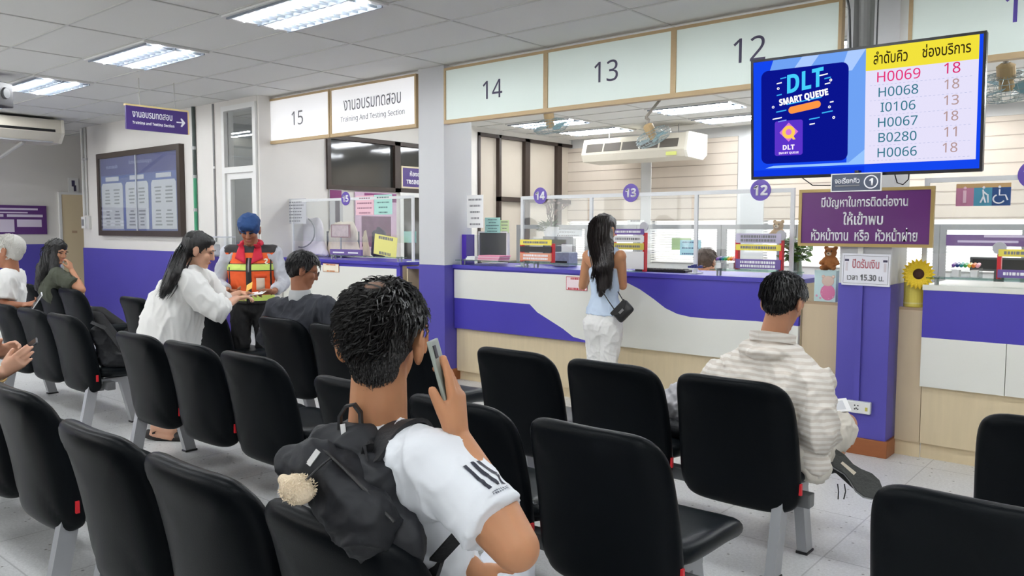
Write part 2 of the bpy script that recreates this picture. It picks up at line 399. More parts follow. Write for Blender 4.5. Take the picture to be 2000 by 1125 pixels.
# blinds: translucent cloth lit by the daylight outside
bl=bpy.data.materials.new('roman_blind'); bl.use_nodes=True; nt=bl.node_tree; nt.nodes.remove(nt.nodes['Principled BSDF'])
dd=nt.nodes.new('ShaderNodeBsdfDiffuse'); dd.inputs[0].default_value=lin((216,206,194)); tt=nt.nodes.new('ShaderNodeBsdfTranslucent'); tt.inputs[0].default_value=lin((250,242,234))
wv=nt.nodes.new('ShaderNodeTexNoise'); wv.inputs['Scale'].default_value=1.5; tc=nt.nodes.new('ShaderNodeTexCoord'); mp=nt.nodes.new('ShaderNodeMapping'); mp.inputs['Scale'].default_value=(2.2,1,.05)
rr=nt.nodes.new('ShaderNodeValToRGB'); rr.color_ramp.elements[0].position=.35; rr.color_ramp.elements[0].color=lin((228,218,208)); rr.color_ramp.elements[1].position=.62; rr.color_ramp.elements[1].color=lin((252,244,236))
nt.links.new(tc.outputs['Object'],mp.inputs[0]); nt.links.new(mp.outputs[0],wv.inputs['Vector']); nt.links.new(wv.outputs[0],rr.inputs[0]); nt.links.new(rr.outputs[0],tt.inputs[0])
ms=nt.nodes.new('ShaderNodeMixShader'); ms.inputs[0].default_value=.17; nt.links.new(dd.outputs[0],ms.inputs[1]); nt.links.new(tt.outputs[0],ms.inputs[2]); nt.links.new(ms.outputs[0],nt.nodes['Material Output'].inputs[0])
batten=mat('blind_batten',(176,164,152),.8)
slatm=mat('blind_slat',(236,234,232),.6)
for k,(a,b_) in enumerate(spans):
    w=bpy.data.objects.new('window_%d'%(k+3),None); COL.objects.link(w); w.location=((a+b_)/2,yb,.92)
    tag(w,['first','second','third','fourth','fifth'][k]+' office window from the left behind cream blinds','window',kind='structure')
    hw=(b_-a)/2
    fb=NB(); frame(fb,-hw,hw,0,1.94,.05,.03,.09); obj('window_frame',fb,greym,w)
    obj('pane',bx(-hw+.05,hw-.05,.055,.06,.05,1.89),glass,w)
    cl=obj('blind',bx(-hw+.01,hw-.01,-.03,-.027,.68,1.93),bl,w)
    tb=NB()
    for q in range(8): z=.70+q*.165; box(tb,-hw+.01,hw-.01,-.036,-.03,z,z+.012)
    obj('batten',tb,batten,cl)
    sb=NB()
    for q in range(17):
        z=.03+q*.038
        vs=[sb.verts.new(p) for p in ((-hw+.02,-.05,z),(hw-.02,-.05,z),(hw-.02,-.03,z+.022),(-hw+.02,-.03,z+.022))]; sb.faces.new(vs)
    obj('slat',sb,slatm,w)
# closed rooms behind the side wall
struct('wall_inner',(lambda b:(box(b,-10.9,-10.8,YN+.12,YF,0,CZ),box(b,-10.8,XW-.1,YF-.2,YF,0,CZ),box(b,-10.8,XW-.1,8.6,8.7,0,CZ),b)[-1])(NB()),mat('inner_wall',(150,152,150),.8),'grey wall of the room behind the glazed door','wall')
struct('wall_passage',(lambda b:(box(b,XL,-13.2,9,9.1,0,CZ),box(b,-13.3,-13.2,YN+.12,9,0,CZ),b)[-1])(NB()),wallm,'white wall of the passage left of the notice wall','wall')
# columns
def column(name,x0,x1,y1,label,skirt):
    c=struct(name,bx(x0,x1,YS,y1,1.12,CZ,.004),mat('column_paint',(208,209,211),.6,noise_=.02,nscale=4),label,'column')
    obj('dado',bx(x0-.003,x1+.003,YS-.003,y1+.003,0,1.12,.003),purp,c)
    if skirt: obj('baseboard',bx(x0-.018,x1+.018,YS-.018,y1,0,.11,.004),bskirt,c)
    return c
column('column_1',-5.79,-5.44,5.82,'square column, grey over purple, between counters 15 and 14',True)
column('column_2',-1.77,-1.45,5.80,'square column, grey over purple, below the hanging screen',True)
# ================================================================== ceiling lights
lampm=emis('lamp_tube',(250,253,255),64.0)
reflm=mat('lamp_reflector',(235,238,240),.35)
louvm=mat('lamp_louvre',(150,158,168),.3,metal=.5)
def make_light():
    t=empty('ceiling_light',(0,0,0),0,'x','ceiling light','recessed fluorescent ceiling lights')
    f=NB(); frame(f,-.58,.58,-.285,.285,.03,-.012,.004); f2=NB()
    bmesh.ops.rotate(f,cent=(0,0,0),matrix=Matrix.Rotation(PI/2,3,'X'),verts=f.verts); 
    obj('frame',f,whitem,t)
    obj('reflector',bx(-.55,.55,-.255,.255,-.004,-.001),reflm,t)
    for y in (-.13,.13):
        b=NB(); tube(b,[(-.53,y,-.013),(.53,y,-.013)],.011,10); obj('lamp_tube',b,lampm,t)
    lb=NB()
    for y in (-.255,0,.255): box(lb,-.55,.55,y-.006,y+.006,-.026,-.004)
    for k in range(11):
        x=-.5+k*.1; box(lb,x-.002,x+.002,-.25,.25,-.024,-.006)
    obj('louvre',lb,louvm,t)
    return t
L0=make_light(); first=[1]
def light(x,y,lab,z=CZ-.008,sc_=1):
    o=L0 if first[0] else copy_tree(L0); first[0]=0
    o.location=(x,y,z); o['label']=lab; return o
names={-3:'ceiling light over the far left benches',-2:'ceiling light third from the sign boxes, left of the hanging sign',-1:'ceiling light second in line, above the hanging arrow sign',0:'large ceiling light at top centre with visible louvre cells',1:'ceiling light above the right benches, beyond the frame',2:'ceiling light at the right end of the hall',3:'ceiling light in the right corner of the hall'}
names[-2],names[-1]='white ceiling light at far left next to the black speaker','ceiling light in the middle of the left ceiling'
names[-3]='ceiling light at the far left end of the hall'
for k in range(-3,4): light(GX0+GDX*.5+GDX*2*k,GY0-GDY/2,names[k])
for r,y in enumerate((GY0-GDY*5.5,GY0-GDY*10.5)):
    for k in range(-3,4): light(GX0+GDX*.5+GDX*2*k,y,'ceiling light number %d from the left in row %d behind the camera'%(k+4,r+1))
on=[('near','left'),('near','middle'),('near','right'),('near','far right')]
for r,y in enumerate((GY0+GDY*5.5,GY0+GDY*9.5,GY0+GDY*11.5)):
    for k in range(-1,3):
        light(GX0+GDX*.5+GDX*2*k,y,('office ceiling light, %s row, %s'%(['front','second','rear'][r],['leftmost','above counter 13','above counter 12','rightmost'][k+1])))
light(-9.6,7.0,'ceiling light in the room behind the glazed door')
# ================================================================== sign boxes over the counters
SZ0,SZ1=2.45,2.965
def signbox(x0,x1,label,glow,txt,col):
    t=empty('lightbox_sign',((x0+x1)/2,YS+.018,SZ0),0,label,'sign','lightbox signs above the counters')
    hw=(x1-x0)/2; H=SZ1-SZ0
    f=NB(); frame(f,-hw,hw,0,H,.022,-.03,.03,.035); obj('frame',f,frame_w,t)
    m=mat('lightbox_face_%d'%int(glow*100),col,.5,emit=glow)
    obj('panel',bx(-hw+.022,hw-.022,-.02,.02,.035,H-.022),m,t)
    for s,h,dx,z,mx,mm in txt: text(s,mm,t,h=h,loc=(dx,-.0205,z),maxw=mx)
    return t
mintc=(214,226,220); wc=(240,240,242)
purpink=mat('purple_ink',(92,74,170),.6)
signbox(-8.36,-7.17,'brightly lit white sign box numbered 15',.24,[('15',.155,0,.26,None,greyink)],wc)
signbox(-7.16,-5.81,'brightly lit white sign box reading Training And Testing Section',.24,[('งานอบรมทดสอบ',.115,0,.315,.90,greyink),('Training And Testing Section',.075,0,.165,1.02,greyink)],wc)
signbox(-5.43,-4.225,'pale mint sign box numbered 14',.11,[('14',.16,0,.26,None,darkink)],mintc)
signbox(-4.225,-3.02,'pale mint sign box numbered 13',.11,[('13',.165,0,.27,None,darkink)],mintc)
signbox(-3.02,-1.80,'pale mint sign box numbered 12 behind the hanging screen',.11,[('12',.17,-.02,.275,None,darkink)],mintc)
signbox(-1.40,.2,'pale mint sign box numbered 11 at the right edge',.11,[('11',.17,-.19,.29,None,purpink)],mintc)
signbox(.2,1.6,'pale mint sign box beyond the right edge, blank',.11,[],mintc)
# ================================================================== counters
def pxz(lst,Y): return [(PY(x,y,Y).x,PY(x,y,Y).z) for x,y in lst]
def plank(bm,x0,x1,y0,y1,z0,z1): return box(bm,x0,x1,y0,y1,z0,z1)
# centre counter
c=empty('service_counter',(-3.75,YC,0),0,'long counter 14 to 12 with a white and purple wave front','counter','service counters')
def L(pts): return [(x+3.75,z) for x,z in pts]
obj('body',bx(-1.68,1.68,.035,.62,.09,1.09),wood,c)
obj('toe_kick',bx(-1.68,1.68,.075,.58,0,.09),wood,c)
obj('top',bx(-1.685,1.685,-.02,.64,1.09,1.125,.004),purp_l,c)
XA,XB_=-5.425,-2.075
wt=pxz([(1127,539),(1210,546),(1227,553),(1250,565),(1277,584),(1300,602),(1323,613),(1348,619),(1380,622),(1476,627)],YC)
lowc=pxz([(1035,602),(1050,610),(1075,626),(1100,642),(1120,658),(1145,671.5)],YC)
zt=1.078; zb=.512
up=[(XA,zt),(wt[0][0],zt)]+wt[1:]+[(XB_,wt[-1][1]-.012)]
lo=[(XA,.805)]+[(lowc[0][0],.80)]+lowc[1:-1]+[(lowc[-1][0]+.05,zb+.01),(lowc[-1][0]+.12,zb)]
white=up[:]+[(XB_,zb)]+lo[::-1]
b=prism(NB(),L(white),'y',-.004,.03); obj('wave_panel',b,white_l,c)
b=prism(NB(),L([(XA,zt),(XA,1.09),(XB_,1.09),(XB_,up[-1][1])]+up[1:-1][::-1]),'y',-.003,.029); obj('upper_panel',b,purp_l,c)
b=prism(NB(),L([(XA,zb)]+lo[:-1]+[(lo[-1][0],zb)]),'y',-.003,.029); obj('lower_panel',b,purp_l,c)
# counter 15
c=empty('service_counter',(-7.24,YC,0),0,'short white and purple counter 15 behind the man in the dark jacket','counter','service counters')
obj('body',bx(-1.03,1.03,.03,.6,.09,1.09),wood,c); obj('toe_kick',bx(-1.03,1.03,.07,.58,0,.09),wood,c)
obj('top',bx(-1.04,1.05,-.03,.62,1.09,1.125,.004),purp_l,c)
obj('wave_panel',bx(-1.03,.985,-.004,.03,.5,1.055),white_l,c); obj('upper_panel',bx(-1.03,1.04,-.003,.03,1.055,1.09),purp_l,c); obj('side_panel',bx(.985,1.04,-.003,.03,.4,1.055),purp_l,c); obj('lower_panel',bx(-1.03,.985,-.003,.03,.4,.5),purp_l,c)
c=empty('low_cabinet',(-5.99,5.62,0),0,'low wooden cabinet squeezed between counter 15 and the column','cabinet')
obj('body',(lambda b:(box(b,-.18,.18,0,.5,0,.80),box(b,-.18,-.16,0,.5,.80,1.06),box(b,-.18,.18,.47,.5,.80,1.06),b)[-1])(NB()),wood,c); obj('shelf_top',bx(-.18,.18,0,.5,1.06,1.08),purp_l,c)
b=empty('dark_box',(-5.9,5.75,.80),0,'small dark maroon box in the niche beside the column','box'); obj('carton',bx(-.07,.07,-.1,.15,.001,.17,.005),mat('maroon_card',(70,36,52),.6),b); obj('flap',bx(-.065,.065,-.095,.145,.1715,.175),mat('maroon_flap',(96,60,72),.6),b)
# right counter
c=empty('service_counter',(.9,YC,0),0,'right counter 11 with a broad purple band over white','counter','service counters')
obj('body',bx(-2.18,2.6,.03,.62,.1,1.09),wood,c); obj('toe_kick',bx(-2.18,2.6,.06,.58,0,.1),wood,c)
obj('top',bx(-2.19,2.6,-.012,.64,1.09,1.125,.004),white_l,c)
obj('upper_panel',bx(-2.185,2.6,-.006,.028,.79,1.09),purp_l,c)
b=NB(); box(b,-2.185,-1.72,-.007,.028,.475,.79); box(b,-1.716,2.6,-.007,.028,.475,.79); obj('wave_panel',b,white_l,c)
for x0,x1,lab in ((-2.06,-1.785,'low beige gate panel left of the column, under the teal card'),(-1.432,-1.284,'narrow beige gate panel right of the column, under the yellow roll')):
    g=empty('gate_panel',((x0+x1)/2,5.59,0),0,lab,'gate','beige gate panels beside the column'); hw=(x1-x0)/2
    obj('kick',bx(-hw,hw,.015,.03,0,.1),wood,g); obj('board',bx(-hw,hw,0,.03,.1,.955),mat('beige_laminate',(206,186,154),.5,noise_=.05,nscale=4,stretch=(5,5,.6)),g); obj('edge_strip',bx(-hw,hw,-.002,.032,.955,.972),mat('tan_edge',(176,150,120),.5),g)
# ================================================================== acrylic screens with numbered discs
discm=mat('disc_purple',(104,80,176),.4)
wh_al=mat('white_profile',(226,228,230),.4)
def screen(x0,x1,label,discs,leftpost=True,rightpost=True,Y=5.68,z0=1.128,z1=1.765,gap=.32):
    t=empty('counter_screen',((x0+x1)/2,Y,z0),0,label,'screen','clear screens standing on the counters'); hw=(x1-x0)/2; H=z1-z0
    f=NB(); box(f,-hw,hw,-.01,.01,H-.03,H)
    if leftpost: box(f,-hw,-hw+.028,-.01,.01,0,H-.03); box(f,-hw-.02,-hw+.05,-.06,.06,0,.008)
    if rightpost: box(f,hw-.028,hw,-.01,.01,0,H-.03); box(f,hw-.05,hw+.02,-.06,.06,0,.008)
    obj('frame',f,wh_al,t)
    obj('pane',bx(-hw+.028,hw-.028,-.003,.003,gap*.6,H-.03),acry,t)
    for n,x,z,r in discs:
        b=NB(); bmesh.ops.create_cone(b,cap_ends=True,segments=40,radius1=r,radius2=r,depth=.006,matrix=Matrix.Translation((x-(x0+x1)/2,-.014,z-z0))@Matrix.Rotation(PI/2,4,'X'))
        d=obj('number_disc',b,discm,t); text(n,whiteink,d,h=r*1.0,loc=(x-(x0+x1)/2,-.0175,z-z0),bold=.02,name='lettering')
    return t
screen(-4.69,-3.93,'clear screen with the number 14 disc, white post at its left',[('14',-4.46,1.765,.073)],True,False)
screen(-3.93,-2.95,'clear screen with the number 13 disc, behind the long haired woman',[('13',-3.52,1.765,.074)],True,False)
screen(-2.95,-2.17,'clear screen with the number 12 disc under the hanging screen',[('12',-2.42,1.755,.077)],True,True)
screen(-8.25,-6.12,'clear screen with the number 15 disc, papers stuck on it',[('15',-7.21,1.80,.075)],True,True,z1=1.81)
screen(-1.33,.7,'clear screen at the right edge, priority seat sign on it',[('11',-.735,1.80,.085)],True,True,z1=1.80)
# glass shelves on studs
def gshelf(x0,x1,label,Y0=5.545,Y1=5.655,z=1.165):
    t=empty('glass_shelf',((x0+x1)/2,Y0,1.126),0,label,'glass shelf','glass shelves along the counter edges'); hw=(x1-x0)/2; zz=z-1.126
    obj('sheet',bx(-hw,hw,0,Y1-Y0,zz,zz+.008),glassy('edge_glass',tint=(205,226,220),refl=.05,op=.05),t)
    for x in (-hw+.05,hw-.05):
        for y in (.03,Y1-Y0-.03): b=NB(); lathe(b,[(.008,.0),(.008,zz),(.011,zz+.008),(.011,zz+.014)],(x,y,0),12); obj('stud',b,greym,t)
gshelf(-5.40,-4.52,'glass shelf below the white framed monitor at counter 14')
gshelf(-4.50,-3.80,'glass shelf under the red framed stand at counter 14')
gshelf(-2.75,-2.08,'glass shelf under the pens and red stand at counter 12')
gshelf(-1.27,.6,'glass shelf on the right counter beside the sunflower')
gshelf(-7.4,-6.2,'glass shelf on counter 15 with the purple plate')
# ================================================================== hanging screen
TVC=V((-1.32,4.271,2.062)); TVY,TVT=.0434,.0724
t=empty('queue_screen',TVC,0,'large hanging screen showing the blue DLT SMART QUEUE panel and the queue list','screen')
t.rotation_euler=(TVT,0,TVY)
hw,hh=.555,.32
obj('housing',bx(-hw,hw,-.004,.045,-hh,hh,.008),blackp,t)
f=NB(); frame(f,-hw,hw,-hh,hh,.013,-.009,.0,.016); obj('bezel',f,mat('gloss_black',(14,14,20),.2),t)
obj('mount',(lambda b:(box(b,-.05,.05,.045,.12,-.2,.2),tube(b,[(0,.10,.1),(0,.10,.93)],.03,12),b)[-1])(NB()),mat('mount_grey',(92,92,90),.5),t)
def scr(name,pts,colr,dep,e=1.0): 
    b=prism(NB(),pts,'y',-.0045-dep,-.004); return obj(name,b,emis('screen_%02x%02x%02x_%d'%(colr+(int(e*10),)),colr,e*.58),t)
sx0,sx1,sz0,sz1=-hw+.013,hw-.013,-hh+.016,hh-.013
def S(u,v): return (sx0+(sx1-sx0)*u,sz0+(sz1-sz0)*v)
def rect(u0,u1,v0,v1): return [S(u0,v0),S(u1,v0),S(u1,v1),S(u0,v1)]
def rrect(u0,u1,v0,v1,r,n=6):
    a=S(u0,v0);b_=S(u1,v1); o=[]
    for cx,cz,s0 in ((b_[0]-r,b_[1]-r,0),(a[0]+r,b_[1]-r,90),(a[0]+r,a[1]+r,180),(b_[0]-r,a[1]+r,270)):
        for i in range(n+1): an=R_(s0+90*i/n); o.append((cx+r*math.cos(an),cz+r*math.sin(an)))
    return o
SX=.53
scr('picture',rect(0,1,0,1),(20,70,235),.0002)
scr('picture_light',[S(.10,1),S(SX,1),S(SX,.08),S(.45,.08),S(.45,.9),S(.08,.9)],(110,160,240),.0004)
scr('picture_stripe',[S(.24,1),S(.32,1),S(.26,.86),S(.18,.86)],(170,200,250),.0006)
scr('picture_stripe',[S(.45,1),S(.53,1),S(.47,.84),S(.42,.84)],(170,200,250),.0006)
scr('picture_base',rect(0,SX,.0,.055),(14,56,225),.0006)
scr('picture_strip',[S(.1,.09),S(.46,.09),S(.53,.19),S(.53,.07),S(.06,.07)],(150,195,250),.0006)
scr('dark_panel',rrect(.04,.455,.11,.915,.035),(10,20,140),.0012)
scr('app_tile',rrect(.108,.245,.175,.475,.012),(92,52,200),.0016)
# ring shaped mark with a tail in the tile
def ring(cx,cz,r0,r1,colr,dep,n=28,name='mark'):
    b=NB(); vi=[b.verts.new((cx+r0*math.cos(2*PI*i/n),-.0045-dep,cz+r0*math.sin(2*PI*i/n))) for i in range(n)]; vo=[b.verts.new((cx+r1*math.cos(2*PI*i/n),-.0045-dep,cz+r1*math.sin(2*PI*i/n))) for i in range(n)]
    for i in range(n): b.faces.new((vi[i],vi[(i+1)%n],vo[(i+1)%n],vo[i]))
    return obj(name,b,emis('ring_%02x%02x%02x'%colr,colr,.58),t)
cx,cz=S(.177,.375)
b_=[(cx+.05*math.cos(a),cz+.05*math.sin(a)) for a in (0,PI/2,PI,3*PI/2)]; scr('mark',b_,(214,120,215),.0020)
ring(cx,cz,.016,.034,(250,205,90),.0028); scr('mark',[(cx+.008,cz-.012),(cx+.02,cz-.012),(cx+.036,cz-.04),(cx+.022,cz-.04)],(250,205,90),.0028)
def ST(s,u,v,h,colr,maxw=None,e=1.0,bold=0,rot=0,shear=0,dep=.0022):
    x,z=S(u,v); o=text(s,emis('scr_text_%02x%02x%02x'%colr,colr,e*.58),t,h=h,loc=(x,-.0045-dep,z),maxw=maxw,bold=bold,ex=.0004,shear=shear,name='screen_lettering'); o.rotation_euler=(PI/2,-rot,0); return o
ST('DLT',.177,.245,.026,(250,240,255),.07,bold=.02); ST('SMART QUEUE',.177,.195,.014,(240,225,255),.11,bold=.02)
ST('DLT',.255,.80,.095,(70,205,250),.20,bold=.01,rot=.12,shear=.15); ST('SMART QUEUE',.247,.655,.042,(255,255,255),.255,bold=.03,rot=.13)
b=rrect(.175,.33,.545,.605,.018); b=[( (x-S(.25,0)[0])*math.cos(.14)-(z-S(0,.575)[1])*math.sin(.14)+S(.25,0)[0],(x-S(.25,0)[0])*math.sin(.14)+(z-S(0,.575)[1])*math.cos(.14)+S(0,.575)[1]) for x,z in b]; scr('ribbon',b,(250,150,70),.0018)
rnd=random.Random(3)
for u,v,ww,cc in ((.13,.80,.03,(255,255,255)),(.15,.84,.035,(60,180,245)),(.34,.83,.05,(255,255,255)),(.36,.80,.035,(60,180,245)),(.33,.70,.05,(255,255,255)),(.14,.56,.06,(60,180,245)),(.12,.50,.055,(255,255,255)),(.145,.475,.05,(120,150,240)),(.30,.475,.06,(60,180,245)),(.36,.52,.06,(60,180,245)),(.29,.43,.03,(255,255,255)),(.38,.60,.02,(255,255,255)),(.25,.63,.2,(60,180,245)),(.13,.70,.03,(60,180,245)),(.36,.755,.03,(255,255,255))):
    x,z=S(u,v); d=ww*.45; scr('dash',[(x-d,z-.003-d*.12),(x+d,z-.003+d*.12),(x+d,z+.003+d*.12),(x-d,z+.003-d*.12)],cc,.0019)
for u,v in ((.125,.755),(.375,.78),(.10,.60),(.39,.47),(.37,.56)): x,z=S(u,v); ring(x,z,.003,.007,(255,255,255),.0020,14,'dot')
scr('list_page',rect(SX,.985,.07,1),(226,222,246),.0004)
scr('list_header',rect(SX,.985,.82,1),(238,222,60),.0008)
ST('ลำดับคิว',.635,.915,.062,(52,44,20),.155,bold=.012); ST('ช่องบริการ',.86,.925,.062,(52,44,20),.205,bold=.012)
rows=[('H0069','18'),('H0068','18'),('I0106','13'),('H0067','18'),('B0280','11'),('H0066','18')]
for i,(a,b2) in enumerate(rows):
    v=.762-i*.121
    ST(a,.67,v,.05 if i==0 else .046,(226,50,120) if i==0 else (52,118,138),.208 if i==0 else .18,bold=.004); ST(b2,.885,v+.012,.05 if i==0 else .046,(214,44,110) if i==0 else (178,150,148),.075,bold=.004)
    for q in range(22): u=.555+.42*q/22; scr_=None
    x0,z0=S(.55,v-.062); x1,_=S(.97,v-.062)
    b=NB()
    for q in range(24):
        xa=x0+(x1-x0)*q/24; box(b,xa,xa+(x1-x0)/48,-.0062,-.0055,z0-.0006,z0+.0006)
    obj('list_rule',b,emis('rule',(150,165,210),.55),t)
# pole, cables
p=empty('mount_pole',(-1.36,4.42,CZ),0,'grey ceiling pole and brackets carrying the hanging screen','pole')
b=NB(); box(b,-.04,.04,-.02,.06,-.72,-.004); obj('tube',b,mat('mount_grey',(92,92,90),.5),p); obj('flange',bx(-.1,.1,-.08,.12,-.012,-.001),mat('mount_grey',(92,92,90),.5),p)
cb=NB(); tube(cb,[(-1.45,4.36,2.99),(-1.44,4.35,2.75),(-1.41,4.36,2.6),(-1.40,4.37,2.36)],.006); tube(cb,[(-1.27,4.36,2.99),(-1.27,4.36,2.4)],.004)
tag(obj('cable',cb,blackp),'thin black cables dropping from the ceiling to the hanging screen','cable')
cb=NB(); q=PD(1565,346,4.3); q2=PD(1640,362,4.2); tube(cb,[q+V((0,0,.03)),q,q+(q2-q)*.3+V((0,0,-.03)),q+(q2-q)*.65+V((0,0,-.015)),q2,q2+V((0,0,.05))],.003)
q=PD(1748,342,4.2); tube(cb,[q+V((0,0,.03)),q,q+V((.012,0,-.04)),q+V((.035,.02,-.05)),q+V((.06,.02,-.025)),q+V((.065,.02,0.03))],.003)
cb.transform((Matrix.Translation(TVC)@t.rotation_euler.to_matrix().to_4x4()).inverted()); obj('loose_cable',cb,blackp,t)
# small plate under the screen
a=PD(1672,356,4.05); s=empty('queue_plate',a,TVY,'small grey plate with a circled 1 below the hanging screen','sign')
obj('plate',bx(-.118,.118,-.004,.004,-.043,.043),mat('slate_plate',(72,80,100),.4),s); f=NB(); frame(f,-.121,.121,-.046,.046,.005,-.006,.005); obj('rim',f,whitem,s)
text('จอเรียกคิว',whiteink,s,h=.03,loc=(-.042,-.0045,.01),maxw=.12,bold=.02); obj('underline',bx(-.1,.018,-.006,-.0042,-.02,-.012),greyink,s)
text('1',whiteink,s,h=.036,loc=(.072,-.0045,0),bold=.02)
b=NB(); n=30
vi=[b.verts.new((.072+.028*math.cos(2*PI*i/n),-.006,.028*math.sin(2*PI*i/n))) for i in range(n)]; vo=[b.verts.new((.072+.034*math.cos(2*PI*i/n),-.006,.034*math.sin(2*PI*i/n))) for i in range(n)]
for i in range(n): b.faces.new((vi[i],vi[(i+1)%n],vo[(i+1)%n],vo[i]))
obj('circle',b,whiteink,s)
obj('hanger',bx(-.01,.01,.004,.10,.02,.06),blackp,s)
# big purple notice on the column
def plate(name,label,cat,x0,x1,z0,z1,Y,face,framem=None,fw=.02,group=None,th=.02):
    s=empty(name,((x0+x1)/2,Y,(z0+z1)/2),0,label,cat,group); hw=(x1-x0)/2; hh=(z1-z0)/2
    obj('face',bx(-hw+(fw if framem else 0),hw-(fw if framem else 0),-th/2,th/2,-hh+(fw if framem else 0),hh-(fw if framem else 0)),face,s)
    if framem: f=NB(); frame(f,-hw,hw,-hh,hh,fw,-th*.8,th*.5); obj('frame',f,framem,s)
    return s
violet=mat('violet_board',(98,34,112),.35,noise_=.12,nscale=3)
gold=mat('gold_frame',(178,152,96),.4,metal=.2)
s=plate('notice_board','purple board in a gold frame on the column, three lines of white writing','sign',-2.03,-1.205,1.36,1.735,5.40,violet,gold,.02)
text('มีปัญหาในการติดต่องาน',whiteink,s,h=.085,loc=(0,-.011,.098),maxw=.53,bold=.022); text('ให้เข้าพบ',whiteink,s,h=.085,loc=(0,-.011,-.005),maxw=.245,bold=.022); text('หัวหน้างาน  หรือ  หัวหน้าฝ่าย',whiteink,s,h=.085,loc=(0,-.011,-.108),maxw=.65,bold=.022)
s=plate('paper_sign','white laminated paper on the column giving the closing time 15.30','sign',-1.745,-1.45,1.11,1.315,5.425,mat('laminated_paper',(236,236,244),.25),None)
s.rotation_euler=(0,R_(.6),0)
rp=mat('red_ink',(200,120,130),.6)
text('ปิดรับเงิน',rp,s,h=.062,loc=(0,-.0105,.04),maxw=.165,bold=.015); text('เวลา 15.30 น.',greyink,s,h=.04,loc=(0,-.0105,-.05),maxw=.225,bold=.015)
b=NB(); frame(b,-.138,.138,-.09,.09,.002,-.0115,-.0102); obj('border',b,greyink,s)
for sx in (-1,1):
    b=NB(); box(b,sx*.118-.007,sx*.118+.007,-.0116,-.0104,-.01,.045); obj('drawn_figure',b,mat('pale_figure',(214,206,212)),s); b=NB(); box(b,sx*.118-.013,sx*.118+.013,-.0116,-.0104,.052,.066); obj('drawn_hair',b,darkink,s)
c=empty('conduit',(-1.63,5.437,.33),0,'flat purple cable conduit running down the front of the column','conduit'); obj('channel',bx(-.017,.017,-.018,-.002,.02,.79),purp,c)
obj('upper_channel',bx(-.02,.012,-.018,-.002,.985,1.03),whitem,c)
o=empty('power_outlet',(-1.61,5.437,.31),0,'white power outlet near the foot of the column','outlet'); obj('box',bx(-.075,.075,-.04,-.003,-.033,.045,.006),whitem,o)
b=NB()
for x,z in ((-.02,.018),(0,.018),(-.01,0),(-.02,-.006),(0,-.006)): box(b,x-.004,x+.004,-.0415,-.0395,z-.004,z+.004)
obj('socket_hole',b,blackp,o); obj('switch',bx(.045,.06,-.0425,-.039,-.012,.012),mat('amber_switch',(190,180,90)),o)
# ================================================================== signs and boards on the left
h=empty('hanging_sign',(-8.28,4.08,2.585),PI/2,'purple hanging arrow sign reading Training and Testing Section','sign')
obj('board',bx(-.325,.325,-.014,.014,-.118,.118),mat('purple_board',(70,48,120),.35),h)
f=NB(); box(f,-.33,.335,-.016,.03,.118,.135); box(f,.325,.34,-.016,.03,-.118,.118); obj('frame',f,mat('yellow_wood',(232,208,150),.5),h)
text('งานอบรมทดสอบ',whiteink,h,h=.062,loc=(-.055,-.0145,.038),maxw=.42,bold=.015); text('Training and Testing Section',whiteink,h,h=.04,loc=(-.045,-.0145,-.05),maxw=.44,bold=.015)
ar=prism(NB(),[(.20,-.006),(.262,-.006),(.245,-.04),(.26,-.045),(.298,0),(.26,.045),(.245,.04),(.262,.006),(.20,.006)],'y',-.016,-.0142); obj('arrow',ar,whiteink,h)
for x in (-.18,.19): b=NB(); tube(b,[(x,0,.13),(x,0,.41)],.004,6); obj('hanger_rod',b,mat('dull_wire',(170,168,160)),h)
# notice board
nb=empty('notice_board',(-11.25,YN-.045,1.955),0,'big framed notice board with three white leaflets on blue, on the left wall','notice board')
f=NB(); frame(f,-1.235,1.235,-.6,.6,.075,-.03,.042); obj('frame',f,mat('bronze_frame',(72,62,56),.4,metal=.2),nb)
obj('backing',bx(-1.16,1.16,.0,.04,-.525,.525),mat('blue_poster',(88,112,178),.5,noise_=.3,nscale=2.5),nb)
obj('header',bx(-1.16,1.16,-.003,.0,.27,.525),mat('navy_header',(58,66,140),.5),nb)
text('ขั้นตอนการขอรับใบอนุญาต',mat('pale_blue_ink',(170,180,220)),nb,h=.07,loc=(.1,-.0035,.43),maxw=1.0); text('กรมการขนส่ง',mat('pale_blue_ink',(170,180,220)),nb,h=.06,loc=(-.78,-.0035,.40),maxw=.4)
leaf=mat('leaflet',(222,226,232),.5); lgr=mat('leaflet_ink',(150,156,160),.7); lgr2=mat('leaflet_ink_pale',(186,196,190),.7)
for k,x in enumerate((-.79,-.02,.75)):
    b=prism(NB(),[(x-.34+.03*0,-.5),(x+.34,-.5),(x+.34,.12),(x+.30,.16),(x-.30,.16),(x-.34,.12)],'y',-.006,-.001); lf=obj('leaflet',b,leaf,nb)
    b=NB()
    for cx in (-.15,.15):
        z=.07
        for q in range(11):
            if q==5: z-=.07; continue
            ww=.05+rnd.random()*.05; box(b,x+cx-ww,x+cx+ww,-.0075,-.0062,z-.02,z); z-=.048
    obj('print',b,lgr,lf)
    obj('title_tab',bx(x-.2,x+.22,-.006,-.001,.19,.25),leaf,nb)
obj('pane',bx(-1.16,1.16,-.022,-.018,-.525,.525),glassy('board_glass',refl=.06,op=.05),nb)
obj('divider',bx(-.012,.012,-.026,-.014,-.525,.525),mat('clear_joint',(190,195,205),.2),nb)
